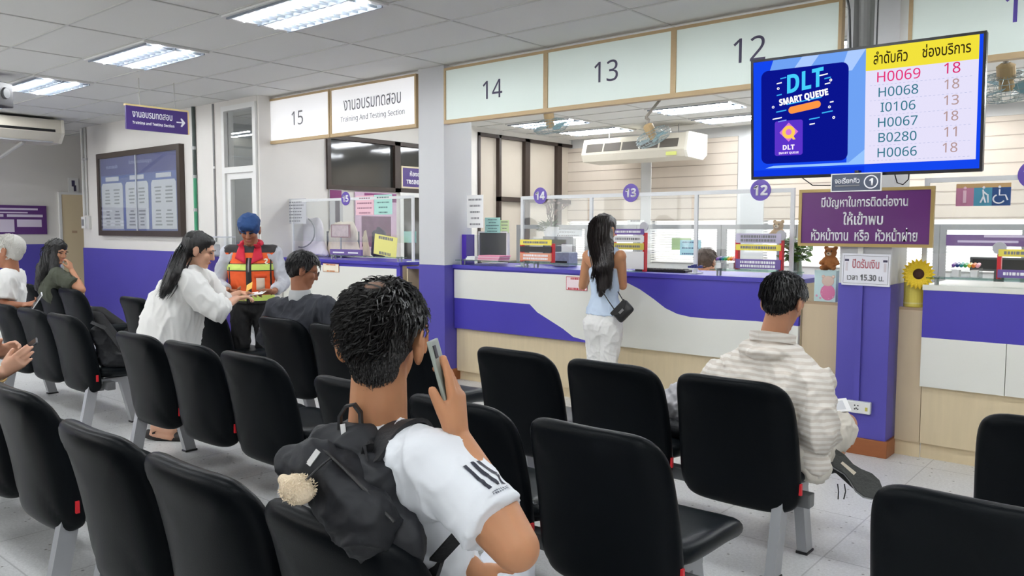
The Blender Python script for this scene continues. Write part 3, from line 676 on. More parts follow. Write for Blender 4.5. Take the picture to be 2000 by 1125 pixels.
# pipes and switches on the notice wall
p=empty('green_pipe',(-9.72,YN-.025,1.5),0,'green and black vertical pipe right of the notice board','pipe'); b=NB(); tube(b,[(0,0,-.1),(0,0,.62)],.022); obj('lower_tube',b,mat('green_pipe',(60,150,110),.4),p); b=NB(); tube(b,[(0,0,.62),(0,0,1.495)],.022); obj('upper_tube',b,mat('dark_pipe',(66,76,74),.4),p)
for z in (.2,.62,.98): b=NB(); tube(b,[(0,0,z-.02),(0,0,z+.02)],.027); obj('clip',b,greym,p)
p=empty('thin_pipe',(-9.27,YN-.012,1.3),0,'thin grey pipe beside the glazed door','pipe'); b=NB(); tube(b,[(0,0,0),(0,0,1.69)],.012); obj('tube',b,mat('pipe_grey',(150,150,150)),p); b=NB(); tube(b,[(0,0,.9),(0,0,.93)],.016); obj('clip',b,whitem,p)
p=empty('conduit_pair',(-13.02,YN-.02,1.6),0,'pair of white conduits at the left end of the notice wall','conduit'); 
for x in (-.06,.04): b=NB(); tube(b,[(x,0,0.06),(x,0,1.39)],.018); obj('tube',b,mat('conduit_white',(196,196,194)),p)
obj('clip',bx(-.09,.07,-.012,.018,.9,.93),greym,p)
o=empty('switch_box',(-13.02,YN-.002,1.55),0,'white switch box under the conduits on the left wall','switch'); obj('box',bx(-.13,.0,-.05,0,-.09,.09,.006),whitem,o); obj('second_box',bx(.02,.12,-.04,0,-.1,.1,.006),mat('off_white_box',(206,206,202)),o); obj('rocker',bx(-.10,-.03,-.056,-.049,-.05,.05),greyink,o)
# purple poster on the far left wall
s=empty('purple_poster',(XL+.02,4.5,1.6),PI/2,'purple notice poster with white tables at the far left edge','poster'); obj('face',bx(-.9,.68,-.01,.018,-.235,.225),mat('violet_poster',(96,52,122),.5),s)
for x0,x1,z0,z1 in ((-.3,.55,.15,.18),(-.05,.4,.10,.12),(-.25,.05,.04,.08),(.1,.62,.04,.08),(-.02,.2,-.2,.0),(.24,.6,-.12,.0),(-.5,-.06,-.1,-.06),(-.5,-.06,-.04,.0),(-.5,-.06,-.2,-.14)): obj('table',bx(x0,x1,-.013,-.01,z0,z1),mat('lilac_paper',(226,216,234)),s)
# little black sign in the passage
s=empty('passage_sign',(-13.35,5.5,2.16),PI/2*0,'small white plate with a black mark above the beige door','sign'); s.location=(XL+.012,5.62,2.16); s.rotation_euler=(0,0,PI/2); obj('plate',bx(-.08,.08,-.004,.01,-.12,.14),whitem,s); obj('mark',(lambda b:(box(b,-.03,.02,-.008,-.004,.0,.10),box(b,.0,.04,-.008,-.004,-.08,.02),b)[-1])(NB()),darkink,s)
# ceiling mounted air conditioner, left
a=empty('air_conditioner',(-12.45,3.6,2.72),0,'long beige air conditioner hung under the ceiling at far left','air conditioner')
pr=[(-.32,-.02),(-.30,.24),(.32,.24),(.34,.06),(.22,-.07),(-.25,-.07)]
obj('casing',prism(NB(),pr,'y',-1.2,1.0),mat('aircon_beige',(206,200,186),.4),a)
b=NB(); box(b,.30,.343,-1.1,.92,.07,.105); obj('air_slot',b,blackp,a); b=NB(); box(b,.20,.25,-1.1,.92,-.072,-.05); obj('louvre',b,greym,a); obj('end_cap',prism(NB(),[(x*1.02,z*1.02) for x,z in pr],'y',1.0,1.04),mat('aircon_cap',(216,212,200),.4),a)
b=NB(); tube(b,[(.1,.6,-.07),(-1.1,.5,-.36),(-1.9,.5,-.37)],.025); obj('drain_pipe',b,mat('drain_white',(196,196,192)),a)
# black speaker under the ceiling
s=empty('ceiling_speaker',(-9.18,2.86,2.80),R_(38),'black speaker box hanging below the ceiling at the left edge','speaker'); obj('case',bx(-.2,.13,-.12,.12,-.13,.11,.012),mat('speaker_black',(44,42,46),.5),s)
b=NB(); bmesh.ops.create_cone(b,cap_ends=True,segments=24,radius1=.07,radius2=.05,depth=.03,matrix=Matrix.Translation((.13,0,0))@Matrix.Rotation(PI/2,4,'Y')); obj('cone',b,mat('cone_grey',(110,112,116),.4),s); obj('bracket',bx(-.06,-.02,-.02,.02,.11,.195),blackp,s)
# training room sign
s=empty('training_sign',(XW+.02,7.82,2.17),PI/2,'purple gold-framed Training Room sign partly hidden by the column','sign'); obj('face',bx(-.36,.36,-.01,.015,-.13,.13),mat('purple_board',(70,48,120)),s); f=NB(); frame(f,-.38,.38,-.15,.15,.022,-.016,.016); obj('frame',f,mat('cream_frame',(214,202,174)),s)
text('ห้องอบรม 1',whiteink,s,h=.075,loc=(-.03,-.0105,.055),maxw=.5,bold=.02); text('TRAINING ROOM',whiteink,s,h=.06,loc=(0,-.0105,-.06),maxw=.58,bold=.025)
# posters on the side wall below the dark window
s=empty('wall_poster',(XW+.02,7.05,1.68),PI/2,'pink and purple poster on the side wall under the dark window','poster'); obj('sheet',bx(-.4,.3,-.004,.012,-.5,.26),mat('poster_pink',(206,176,200),.6,noise_=.2,nscale=4),s); obj('banner',bx(-.25,.3,-.007,-.004,.14,.25),mat('plum_ink',(120,40,100)),s); obj('photo_block',bx(-.3,.2,-.007,-.004,-.45,-.05),mat('plum_photo',(110,74,100),.6,noise_=.5,nscale=9),s)
s=empty('wall_poster',(XW+.02,6.45,1.80),PI/2,'narrow dark purple strip notice at the left end of the side wall posters','poster'); obj('sheet',bx(-.2,.0,-.004,.012,-.35,.16),mat('grey_sheet',(190,188,190)),s); obj('banner',bx(-.2,-.02,-.007,-.004,.04,.15),mat('plum_ink',(120,40,100)),s); obj('strip',bx(-.12,-.05,-.007,-.004,-.34,.02),mat('dark_strip',(80,70,80)),s)
# ================================================================== beam seating
vinyl=mat('black_vinyl',(13,16,19),.36,spec=.07,bump=.05,bscale=300,noise_=.12,nscale=6)
vinyl_s=mat('black_vinyl_seat',(17,22,26),.36,spec=.15,bump=.05,bscale=300)
legm=mat('grey_leg',(168,170,174),.4,metal=.15)
beamm=mat('grey_beam',(112,114,116),.4,metal=.2)
def backfn(p,u,v):
    # gentle S profile, wrapped wings, broader at the bottom
    z=p.z; t=(v+1)/2
    p=p.copy(); p.x*=1.0+.05*(1-t)-.04*max(0,t-.55)
    p.y+= .115*(1-t)-.045+.022*math.sin(PI*t) - .05*max(0,t-.8)
    p.y+= .035*abs(u)**2.2*(1 if p.y>-9 else 1)
    return p
def seatfn(p,u,v):
    p=p.copy(); p.y,p.z=p.z,p.y
    p.z+= .018*abs(u)**3 - .03*max(0,v)**3 + .012*max(0,-v)**2
    return p
back_me=None
def make_bench():
    t=empty('beam_bench',(0,0,0),0,'x','bench','black padded beam benches in rows')
    pitch=.605
    def link(name,me,parent,loc):
        o=bpy.data.objects.new(name,me); COL.objects.link(o); o.parent=parent; o.location=loc; return o
    bm=cushion(.535,.585,.095,n=6.2,res=22,fn=backfn,tpow=11); 
    for f in bm.faces: f.smooth=True
    bme=bpy.data.meshes.new('backrest'); bm.to_mesh(bme); bm.free(); bme.materials.append(vinyl)
    bm=cushion(.56,.50,.1,n=7,res=18,fn=seatfn,tpow=8)
    bmesh.ops.recalc_face_normals(bm,faces=bm.faces)
    for f in bm.faces: f.smooth=True
    sme=bpy.data.meshes.new('seat'); bm.to_mesh(sme); bm.free(); sme.materials.append(vinyl_s)
    tm=bx(-.006,.005,-.007,.007,-.024,.024); tme=bpy.data.meshes.new('tag'); tm.to_mesh(tme); tm.free(); tme.materials.append(redm)
    bk=bx(-.03,.03,-.03,.03,-.10,.06); bkm=bpy.data.meshes.new('bracket'); bk.to_mesh(bkm); bk.free(); bkm.materials.append(beamm)
    for k in (-1,0,1):
        s=link('seat',sme,t,(k*pitch,.395,.40))
        b=link('backrest',bme,t,(k*pitch,.04,.553))
        link('tag',tme,b,(.279,.088,-.17))
        link('bracket',bkm,s,(0,-.15,-.06))
    obj('beam',bx(-.9,.9,.19,.25,.285,.345,.006),beamm,t)
    for x in (-.80,.80):
        for sy,y0 in ((-1,.06),(1,.43)):
            f=NB(); q=[(y0-.036,.0),(y0+.036,.0),(.24+sy*.11+.036,.335),(.24+sy*.11-.036,.335)]
            prism(f,[(y,max(.008,z)) for y,z in q],'x',x-.022,x+.022); l=obj('leg',f,legm,t)
            obj('foot_pad',bx(x-.027,x+.027,y0-.042,y0+.042,0.0,.012,.003),blackp,l)
        obj('leg_top',bx(x-.023,x+.023,.09,.39,.325,.36),legm,t)
    return t
B0=make_bench(); bfirst=[1]
def bench(xc,y,label,rz=0):
    o=B0 if bfirst[0] else copy_tree(B0); bfirst[0]=0
    o.location=(xc,y,0); o.rotation_euler=(0,0,rz); o['label']=label; return o
# row A (front), seat left edges -> centres
P_=.605
def ctr(left): return left+.26+P_
YA,YBb,YCc=3.17,2.09,1.05
bench(ctr(-2.95),YA,'front row bench under the seated man in the striped shirt')
bench(ctr(-5.15),YA+.06,'front row bench where the man in the dark jacket sits')
bench(ctr(-7.62),YA+.17,'front row bench behind the woman in the white blouse, beside the vest man')
bench(ctr(-10.33),YA+.2,'front row bench at far left holding the green shirted woman')
bench(ctr(-.55),YA,'front row bench cut by the right edge of the photo')
bench(ctr(-2.92),YBb,'second row bench with the empty seat and black cushion in the middle foreground')
bench(ctr(-5.07),YBb+.10,'second row bench with three empty backs left of the seated phone man')
bench(ctr(-7.75),YBb+.24,'second row bench at left carrying a black bag on its last seat')
bench(ctr(-.60),YBb+.02,'nearest right bench, big black backrest in the lower right corner')
bench(ctr(-2.89),YCc,'nearest bench under the man wearing the black backpack')
bench(ctr(-5.02),YCc+.07,'nearest bench at the left edge, hands with a dark phone above it')
bench(ctr(-12.56),YA+.25,'bench at the far left edge behind the white haired man')

bench(ctr(-5.12),-.04,'unseen bench added just behind the camera, left, for dark backrest reflections')  # unseen benches, added so the near backrests reflect dark instead of bright floor
bench(ctr(-2.95),-.04,'unseen bench added just behind the camera, right, for dark backrest reflections')
bench(ctr(-5.12),-1.15,'unseen rear bench added two rows behind the camera, left, for dark reflections')
bench(ctr(-2.95),-1.15,'unseen rear bench added two rows behind the camera, right, for dark reflections')
# ================================================================== office behind the counters
def pbox(x0,y0,x1,y1,Y):
    """box on the plane y=Y from two photo corners -> x0,x1,z0,z1"""
    m=((x0+x1)/2,(y0+y1)/2); a=PY(x0,m[1],Y);b=PY(x1,m[1],Y);c=PY(m[0],y0,Y);d=PY(m[0],y1,Y); return a.x,b.x,d.z,c.z
partm=mat('partition_grey',(158,160,162),.45,metal=.2)
pe=[bxp_ for bxp_ in (1010,1150,1245,1410,1556,1690,1836,2010,2200)]; YP=8.6
pl=['behind the potted orchid','behind the long haired woman','behind the mint and blue notes','behind the seated clerk','behind the red framed stand with the purple plate','behind the column','behind the purple banner','beyond the right edge']
for k in range(len(pe)-1):
    a,b_=PY(pe[k],470,YP).x,PY(pe[k+1],470,YP).x; t=empty('office_partition',((a+b_)/2,YP,0),0,'grey framed glass office partition '+pl[k],'partition','grey glass partitions in the office'); hw=(b_-a)/2-.004
    f=NB(); box(f,-hw,hw,-.02,.02,1.47,1.525); box(f,-hw,-hw+.05,-.02,.02,0,1.47); box(f,hw-.05,hw,-.02,.02,0,1.47); box(f,-hw+.05,hw-.05,-.02,.02,.9,.95); obj('frame',f,partm,t)
    obj('lower_board',bx(-hw+.05,hw-.05,-.012,.012,.02,.9),mat('partition_board',(190,190,192),.7),t); obj('pane',bx(-hw+.05,hw-.05,-.003,.003,.95,1.47),glass,t)
# desks behind the counters
for x0,x1,lab in ((-5.3,-3.8,'office desk behind counter 14'),(-3.7,-2.15,'office desk behind counters 13 and 12'),(-1.2,.8,'office desk behind the right counter'),(-8.0,-6.4,'office desk behind counter 15')):
    t=empty('office_desk',((x0+x1)/2,6.55,0),0,lab,'desk','office desks behind the counters'); hw=(x1-x0)/2
    obj('desk_top',bx(-hw,hw,-.3,.3,.72,.75,.004),wood,t)
    for sx in (-1,1): obj('side_panel',bx(sx*(hw-.03)-.015,sx*(hw-.03)+.015,-.28,.28,0,.72),wood,t)
# air conditioner
a=empty('air_conditioner',(-6.39,10.25,2.5),0,'beige air conditioner hanging from the office ceiling above counter 13','air conditioner')
obj('casing',prism(NB(),[(0,.10),(.05,.0),(.5,-.02),(.62,.05),(.62,.34),(.08,.34)],'x',-.88,.88),mat('aircon_beige',(206,200,186),.4),a)
b=NB()
for k in range(5): box(b,-.80+k*.32,-.51+k*.32,-.004,.03,.14,.27)
bmesh.ops.rotate(b,cent=(0,0,.1),matrix=Matrix.Rotation(-.32,3,'X'),verts=b.verts); obj('grille',b,mat('grille_dark',(86,80,74),.6),a)
obj('end_cap',prism(NB(),[(0.0,.08),(.05,-.01),(.5,-.03),(.63,.05),(.63,.345),(.06,.345)],'x',.88,.92),mat('aircon_cap',(216,212,200),.4),a); obj('sticker',bx(.6,.76,-.012,.01,.02,.07),mat('lime_sticker',(206,212,120)),a)
for x in (-.6,.6): b=NB(); tube(b,[(x,.35,.34),(x,.35,.498)],.008); obj('hanger_rod',b,greym,a)
# fans
def make_fan():
    t=empty('ceiling_fan',(0,0,0),0,'x','fan','orbit fans under the office ceiling'); 
    cg=NB()
    for r,z in ((.21,0),(.205,.03),(.17,.065),(.10,.085),(.205,-.03),(.17,-.06),(.10,-.075)):
        tube(cg,[(r*math.cos(2*PI*i/28),r*math.sin(2*PI*i/28),z) for i in range(29)],.0028,5)
    for i in range(24):
        a=2*PI*i/24; c_,s_=math.cos(a),math.sin(a)
        tube(cg,[(.04*c_,.04*s_,.09),(.10*c_,.10*s_,.085),(.17*c_,.17*s_,.065),(.21*c_,.21*s_,0),(.17*c_,.17*s_,-.06),(.10*c_,.10*s_,-.075),(.04*c_,.04*s_,-.08)],.0018,4)
    obj('cage',cg,mat('fan_wire',(150,165,168),.3,metal=.5),t)
    b=NB(); lathe(b,[(.045,-.02),(.05,0),(.045,.05),(.06,.06),(.06,.15),(.03,.17)],(0,0,0),18); obj('motor',b,mat('fan_motor',(176,150,110),.5),t)
    for k in range(3):
        b=NB(); pts=[]
        for i in range(9):
            u=i/8; pts.append((.04+.145*u,-.02-.075*math.sin(PI*min(1,u*1.1)*.62)))
        for i in range(8,-1,-1):
            u=i/8; pts.append((.04+.145*u,.025+.05*math.sin(PI*min(1,u*1.1)*.62)))
        prism(b,pts,'z',-.004,.0)
        for v in b.verts: v.co.z+=v.co.y*.35
        bmesh.ops.rotate(b,cent=(0,0,0),matrix=Matrix.Rotation(2*PI*k/3,3,'Z'),verts=b.verts); obj('blade',b,mat('fan_blade',(120,160,172),.3),t)
    b=NB(); tube(b,[(0,0,.16),(0,.04,.22),(0,.03,.30)],.02,10); box(b,-.06,.06,-.03,.09,.30,.325); obj('mount',b,mat('fan_mount',(140,134,126),.5),t)
    return t
F0=make_fan()
for k,(px,py,Y,rx,rz,lab) in enumerate(((1075,247,7.6,.25,.0,'grey fan under the office ceiling below sign 14'),(1276,268,8.2,.5,-.6,'grey fan beside the air conditioner'),(1966,170,6.6,.45,.0,'grey fan right of the hanging screen'))):
    o=F0 if k==0 else copy_tree(F0); p=PY(px,py,Y); o.location=p; o.rotation_euler=(rx,0,rz); o['label']=lab
    for ch in o.children:
        if ch.name.startswith('mount'):
            b=NB(); H=CZ-p.z-.005; tube(b,[(0,0,.16),(0,.04,.2),(0,.02,.24)],.02,10); me=bpy.data.meshes.new('mount'); 
            iv=Matrix.Rotation(-rx,4,'X')
            q=iv@V((0,.10,H)); tube(b,[(0,.02,.24),q*.96],.016,10); cap(b,q*.96,.05,q,.05,round0=False,round1=False); b.to_mesh(me); b.free(); me.materials.append(mat('fan_mount',(140,134,126),.5)); ch.data=me
# ------------------------------------------------------------------ notices
def sheet(name,label,cat,x0,y0,x1,y1,Y,m,ink=None,tilt=0,group=None,rows=4,th=.003,border=None):
    a,b_,c_,d_=pbox(x0,y0,x1,y1,Y); s=empty(name,((a+b_)/2,Y,(c_+d_)/2),0,label,cat,group); s.rotation_euler=(0,tilt,0); hw,hh=(b_-a)/2,(d_-c_)/2
    obj('paper',bx(-hw,hw,-th/2,th/2,-hh,hh),m,s)
    if ink:
        b=NB(); r2=random.Random(int(x0*7+y0)); 
        for q in range(rows):
            z=hh*(.72-1.5*q/max(1,rows-1)); L_=hw*(.45+.4*r2.random()); x=-L_
            while x<L_:
                w_=hw*(.06+.12*r2.random()); box(b,x,min(L_,x+w_),-th/2-.0012,-th/2+.0002,z-hh*.28/rows,z+hh*.28/rows); x+=w_+hw*.05
        obj('writing',b,ink,s)
    if border: b=NB(); frame(b,-hw,hw,-hh,hh,.004,-th/2-.001,th/2); obj('border',b,border,s)
    return s
redink=mat('red_pen',(196,60,70),.6); orangeink=mat('orange_pen',(200,120,60),.6)
sheet('paper_note','pink bordered note on the white counter front, left of the long haired woman','note',1106,541,1147,567,5.551,mat('pale_pink_paper',(244,226,230)),redink,rows=2,border=redink)
sheet('paper_note','small cream note on the white front of counter 15','note',631,515,662,531,5.551,mat('cream_paper',(244,236,214)),orangeink,rows=2,border=orangeink)
YSC=5.672
sheet('photo_sheet','grey sheet of tiny photographs at the left end of the number 15 screen','paper',554,388,598,437,YSC,mat('grey_photo_paper',(196,198,204)),mat('photo_ink',(120,122,130)),rows=7,group='papers on the number 15 screen')
sheet('paper_note','pink paper on the number 15 screen','note',695,382,730,420,YSC,pinkp,mat('rose_ink',(160,110,130)),rows=4,group='papers on the number 15 screen')
sheet('paper_note','mint paper on the number 15 screen, right of the pink one','note',731,380,766,419,YSC,mint,mat('teal_ink',(84,120,120)),rows=4,group='papers on the number 15 screen')
sheet('paper_note','yellow tilted note standing on counter 15','note',731,460,775,500,5.60,mat('yellow_paper',(236,230,140)),greyink,tilt=.12,rows=2)
sheet('paper_note','mint paper on the glass door beside the column','note',789,452,813,474,5.70,mint,None)
b=sheet('wall_paper','white portrait notice on the pale wall above the purple box','paper',912,381,944,445,5.70,whitep,greyink,rows=5)
sheet('paper_note','mint note standing on top of the white framed monitor','note',947,425,977,455,5.90,mint,mat('teal_ink',(84,120,120)),rows=5)
sheet('paper_note','lime note beside the mint note on the white framed monitor','note',977,430,994,455,5.91,mat('lime_paper',(206,226,170)),greyink,rows=4)
sheet('paper_note','green note on the middle office partition','note',1312,465,1350,488,YP-.005,mat('green_paper',(176,204,150)),None)
sheet('paper_note','sky blue note overlapping the green one on the partition','note',1328,469,1369,499,YP-.009,mat('sky_paper',(170,214,228)),mat('blue_ink',(86,116,150)),rows=3)
sheet('paper_note','large white note on the partition at the left, behind the dark monitor','note',1080,444,1137,462,YP-.005,mat('paper_sheet_grey',(206,210,214)),greyink,rows=3)
sheet('white_notice','white notice hung over the partition right of the woman','notice',1225,430,1258,441,YP-.005,whitep,greyink,rows=1)
# standing sign holders with red posts
def stand(x0,x1,ytop,ybot,Y,label,parts,zb=1.175,disc=None):
    a,b_,c_,d_=pbox(x0,ytop,x1,ybot,Y); t=empty('sign_stand',((a+b_)/2,Y,zb),0,label,'sign stand','red posted sign stands on the counters'); hw=(b_-a)/2; H=d_-zb
    for sx in (-1,1): obj('post',bx(sx*hw-.011,sx*hw+.011,-.02,.02,0,H*.82,.002),redm,t)
    obj('base',bx(-hw,hw,-.04,.04,0,.006),glassy('edge_glass'),t)
    for nm,f0,f1,m,ink in parts:
        obj(nm,bx(-hw-.004,hw+.004,-.028,-.022,H*f0,H*f1),m,t)
        if ink:
            b=NB(); r2=random.Random(int(x0+f0*100)); n=2 if (f1-f0)*H>.06 else 1
            for q in range(n):
                z=H*(f0+(f1-f0)*(.5 if n==1 else (.68-.4*q))); x=-hw*.8
                while x<hw*.8: w_=.006+.014*r2.random(); box(b,x,min(hw*.8,x+w_),-.0295,-.0279,z-.009,z+.009); x+=w_+.005
            obj('writing',b,ink,t)
    if disc: b=NB(); bmesh.ops.create_cone(b,cap_ends=True,segments=24,radius1=.037,radius2=.037,depth=.012,matrix=Matrix.Translation((hw*disc,-.02,H*.95))@Matrix.Rotation(PI/2,4,'X')); obj('disc',b,mat('round_grey',(186,186,192),.4),t)
    return t
orangep=mat('salmon_card',(226,150,120),.6); lil=mat('lilac_card',(196,190,214),.6); plum=mat('plum_card',(112,90,158),.5)
stand(1020,1080,467,517,5.60,'red sign stand at counter 14 with a yellow strip above a salmon plate',[('strip',.74,.98,yellowm,greyink),('plate',.06,.40,orangep,whiteink),('black_card',.44,.68,mat('black_card',(40,40,42)),None)])
stand(1200,1260,438,520,5.60,'red sign stand behind the long haired woman with purple and yellow strips',[('strip',.78,.9,plum,whiteink),('white_strip',.62,.76,whitep,greyink),('yellow_strip',.46,.6,mat('dull_yellow',(214,200,90)),greyink),('plate',.05,.42,whitep,None)],zb=1.13,disc=1.0)
stand(1441,1527,456,527,5.60,'red sign stand at counter 12 with a yellow strip and a plum plate',[('white_strip',.74,1.0,lil,greyink),('strip',.54,.7,yellowm,greyink),('plate',.04,.3,plum,whiteink)],disc=1.0)
stand(1952,2050,482,555,5.60,'red sign stand at the right edge with a yellow strip',[('strip',.7,.92,yellowm,greyink),('plate',.05,.3,plum,whiteink)],disc=-1.0)
# monitors
def monitor(x0,y0,x1,y1,Y,zb,label,frm,face,rz=0):
    a,b_,c_,d_=pbox(x0,y0,x1,y1,Y); t=empty('monitor',((a+b_)/2,Y,zb),rz,label,'monitor'); hw=(b_-a)/2; H=d_-zb; z0=c_-zb
    f=NB(); frame(f,-hw,hw,z0,H,.014,-.015,.02); obj('bezel',f,frm,t); obj('screen',bx(-hw+.014,hw-.014,-.008,.02,z0+.014,H-.014),face,t)
    b=NB(); box(b,-.03,.03,.005,.035,.012,z0+.02); box(b,-.10,.10,-.06,.1,0,.012); obj('stand',b,frm,t); return t
monitor(936,452,993,507,5.92,1.128,'white framed monitor with a dark grey face at counter 14',whitem,mat('dark_grey_face',(88,90,86),.3))
monitor(1062,462,1117,503,6.45,.752,'dark grey monitor back behind the salmon plate at counter 14',mat('monitor_grey',(92,98,104),.4),mat('monitor_back',(96,102,110),.4))
monitor(640,452,700,498,6.165,1.128,'grey monitor behind the purple plate at counter 15',mat('monitor_grey',(92,98,104),.4),mat('monitor_pale',(160,160,164),.4))
monitor(1895,503,2010,530,6.5,.752,'dark louvred monitor behind the right counter',mat('monitor_grey',(92,98,104),.4),mat('monitor_dark',(54,56,58),.4))
# small things on counter 14
a,b_,c_,d_=pbox(882,458,916,515,5.72)
t=empty('file_box',((a+b_)/2,5.74,1.126),0,'tall purple file box at the left end of counter 14','box'); hw=(b_-a)/2; obj('shell',bx(-hw,hw,-.06,.06,0,d_-1.126,.003),mat('vivid_purple',(84,52,184),.35),t); obj('clear_side',bx(hw+.001,hw+.09,-.06,.06,0,d_-1.13),acry,t)
t=empty('paper_stack',(PY(958,505,5.62).x,5.66,1.174),0,'stack of pink papers on the glass shelf at counter 14','papers')
for k in range(4): obj('sheet',bx(-.13+.004*k,.13+.006*k,-.08,.08,.012*k,.012*k+.011,.002),[pinkp,mat('hot_pink_paper',(236,150,180),.7)][k%2],t)
t=empty('paper_stack',(PY(921,505,5.62).x,5.64,1.174),.2,'small stack of white slips beside the pink papers','papers'); obj('sheet',bx(-.05,.05,-.05,.05,0,.02),whitep,t); obj('slip',bx(-.04,.05,-.045,.05,.0205,.034),mat('off_white_paper',(228,228,232)),t)
t=empty('small_printer',(PY(1103,490,5.95).x,5.95,1.128),0,'small blue grey device with papers beside the salmon stand','printer'); obj('body',bx(-.09,.09,-.06,.08,0,.13,.008),mat('device_grey',(150,160,178),.5,noise_=.3,nscale=30),t); obj('paper_feed',bx(-.06,.06,.03,.036,.13,.2),whitep,t); obj('slot',bx(-.07,.07,-.063,-.058,.03,.05),blackp,t)
# tray and flat keyboard on counter 13
t=empty('keyboard',(PY(1285,517,5.7).x,5.77,1.126),0,'flat black keyboard lying on counter 13','keyboard'); obj('case',bx(-.22,.24,-.06,.06,0,.022,.004),blackp,t); b=NB()
for r in range(4):
    for q in range(14): box(b,-.2+q*.03,-.2+q*.03+.024,-.05+r*.026,-.05+r*.026+.02,.022,.027)
k_=obj('keys',b,mat('key_grey',(60,60,64),.5),t)
# pen trays
def pens(px,py,Y,zb,label):
    p=PY(px,py,Y); t=empty('pen_tray',(p.x,Y,zb),0,label,'pen tray','clear trays of coloured pens'); obj('tray',(lambda b:(box(b,-.075,.085,-.05,.05,0,.006),box(b,-.075,-.07,-.05,.05,0,.065),box(b,.08,.085,-.05,.05,0,.065),box(b,-.075,.085,.045,.05,0,.06),b)[-1])(NB()),acry,t)
    for k,cc in enumerate(((120,80,160),(30,60,130),(30,140,140),(60,160,80),(226,190,60),(230,120,40),(240,170,180))):
        b=NB(); x=-.065+k*.022; cap(b,(x,-.02,.075),.011,(x,.03,.085),.011,n=10); obj('pen',b,mat('pen_%d'%k,cc,.4),t)
    for x in (-.05,.05): obj('block',bx(x-.02,x+.02,-.03,.03,.006,.05,.004),mat('frosted_block',(226,226,226),.5),t)
    return t
pens(1419,520,5.605,1.174,'clear tray of rainbow pens at counter 12 left of the plum plate')
pens(1886,528,5.605,1.174,'clear tray of rainbow pens on the right counter')
t=empty('clip_pile',(PY(1357,523,5.62).x,5.62,1.174),0,'few dark blue clips on the glass shelf at counter 12','clips'); b=NB()
for k in range(5): box(b,-.05+k*.024,-.032+k*.024,-.02+.008*(k%2),.01,0,.016+.006*(k%3),.002)
obj('clip',b,mat('navy_clip',(38,48,120),.4),t)
# purple plate on counter 15
t=empty('name_plate',(PY(676,493,5.63).x,5.63,1.174),0,'purple name plate standing on counter 15','plate'); a,b_,c_,d_=pbox(645,487,706,501,5.63); hw=(b_-a)/2
obj('plate',bx(-hw,hw,-.012,.012,0,d_-1.174,.002),plum,t); obj('writing',(lambda b:(box(b,-hw*.8,-.02,-.0135,-.012,.02,.035),box(b,.05,hw*.8,-.0135,-.012,.02,.035),b)[-1])(NB()),whiteink,t)
# draped things behind the number 15 screen
dr=mat('white_drape',(236,230,238),.7,bump=.2,bscale=9)
def drape(px0,py0,px1,py1,Y,zb,label,m,loop=False,cat='cloth'):
    a,b_,c_,d_=pbox(px0,py0,px1,py1,Y); t=empty('draped_monitor' if loop else 'cloth_bundle',((a+b_)/2,Y,zb),0,label,cat); H=d_-zb; hw=(b_-a)/2
    bm=NB(); cap(bm,(-hw*.5,0,H*.55),hw*.5,(hw*.5,0,H*.6),hw*.5,side=(0,0,1),k=.35); cap(bm,(0,0,0.02),hw*.95,(0,0,H*.55),hw*.7,side=(1,0,0),k=.22,round0=False); cap(bm,(-hw*.2,0,H*.5),hw*.4,(hw*.1,0,H*.85),hw*.25,side=(1,0,0),k=.4)
    o=blob('cover',bm,m,t,.014,6,disp=folds(.012,7,(1,1,.3)))
    if loop:
        b=NB(); tube(b,[(.14*math.sin(x)*hw/.2-.0,-.115-.01*math.cos(x),H*.62-.23*math.cos(x)*.8) for x in [ -2.6+i*.26 for i in range(21)]],.008); obj('lanyard',b,mat('grey_lanyard',(150,150,156),.6),t)
    return t
drape(568,424,642,497,5.92,1.126,'white cloth draped over a machine behind the number 15 screen',dr,True)
drape(636,432,708,497,6.02,1.126,'cream cloth bundle behind the purple plate on counter 15',mat('cream_drape',(232,220,204),.7,bump=.2,bscale=9))
drape(706,440,722,497,5.95,1.126,'narrow cream and brown strap bundle left of the yellow note',mat('tan_drape',(214,196,168),.7,bump=.2,bscale=9))
drape(722,436,760,480,6.2,1.126,'dark bag behind the yellow note on counter 15',mat('navy_bag',(70,66,88),.7))
t=empty('framed_print',(PY(664,436,5.84).x,5.84,1.44),0,'pink lettered frame hung behind the number 15 screen','frame'); obj('board',bx(-.16,.16,0,.02,-.07,.07),mat('pale_rose',(222,196,200),.5,noise_=.35,nscale=22),t); obj('edge',(lambda f:frame(f,-.165,.165,-.075,.075,.01,-.004,.02))(NB()),mat('rose_edge',(160,110,120)),t)
obj('foot',bx(-.01,.01,.005,.015,-.314,-.07),greym,t)
# donation box by the glazed door
p=PY(420,520,4.95); t=empty('donation_box',(p.x,4.95,0),0,'clear box with a purple lower half between the woman in white and the vest man','box')
obj('stand',bx(-.13,.13,-.13,.13,0,.72),mat('purple_plastic',(72,58,150),.4),t); b=NB(); prism(b,[(-.15,.72),(.15,.72),(.18,1.14),(-.18,1.14)],'y',-.16,.16); obj('purple_bin',b,mat('purple_plastic',(72,58,150),.4),t)
obj('clear_cover',bx(-.18,.18,-.16,.16,1.141,1.36),acry,t); obj('lid',bx(-.185,.185,-.165,.165,1.36,1.372),mat('clear_lid',(220,222,230),.3),t); obj('white_tissue',bx(-.06,.05,-.05,.05,1.145,1.28,.02),whitep,t)
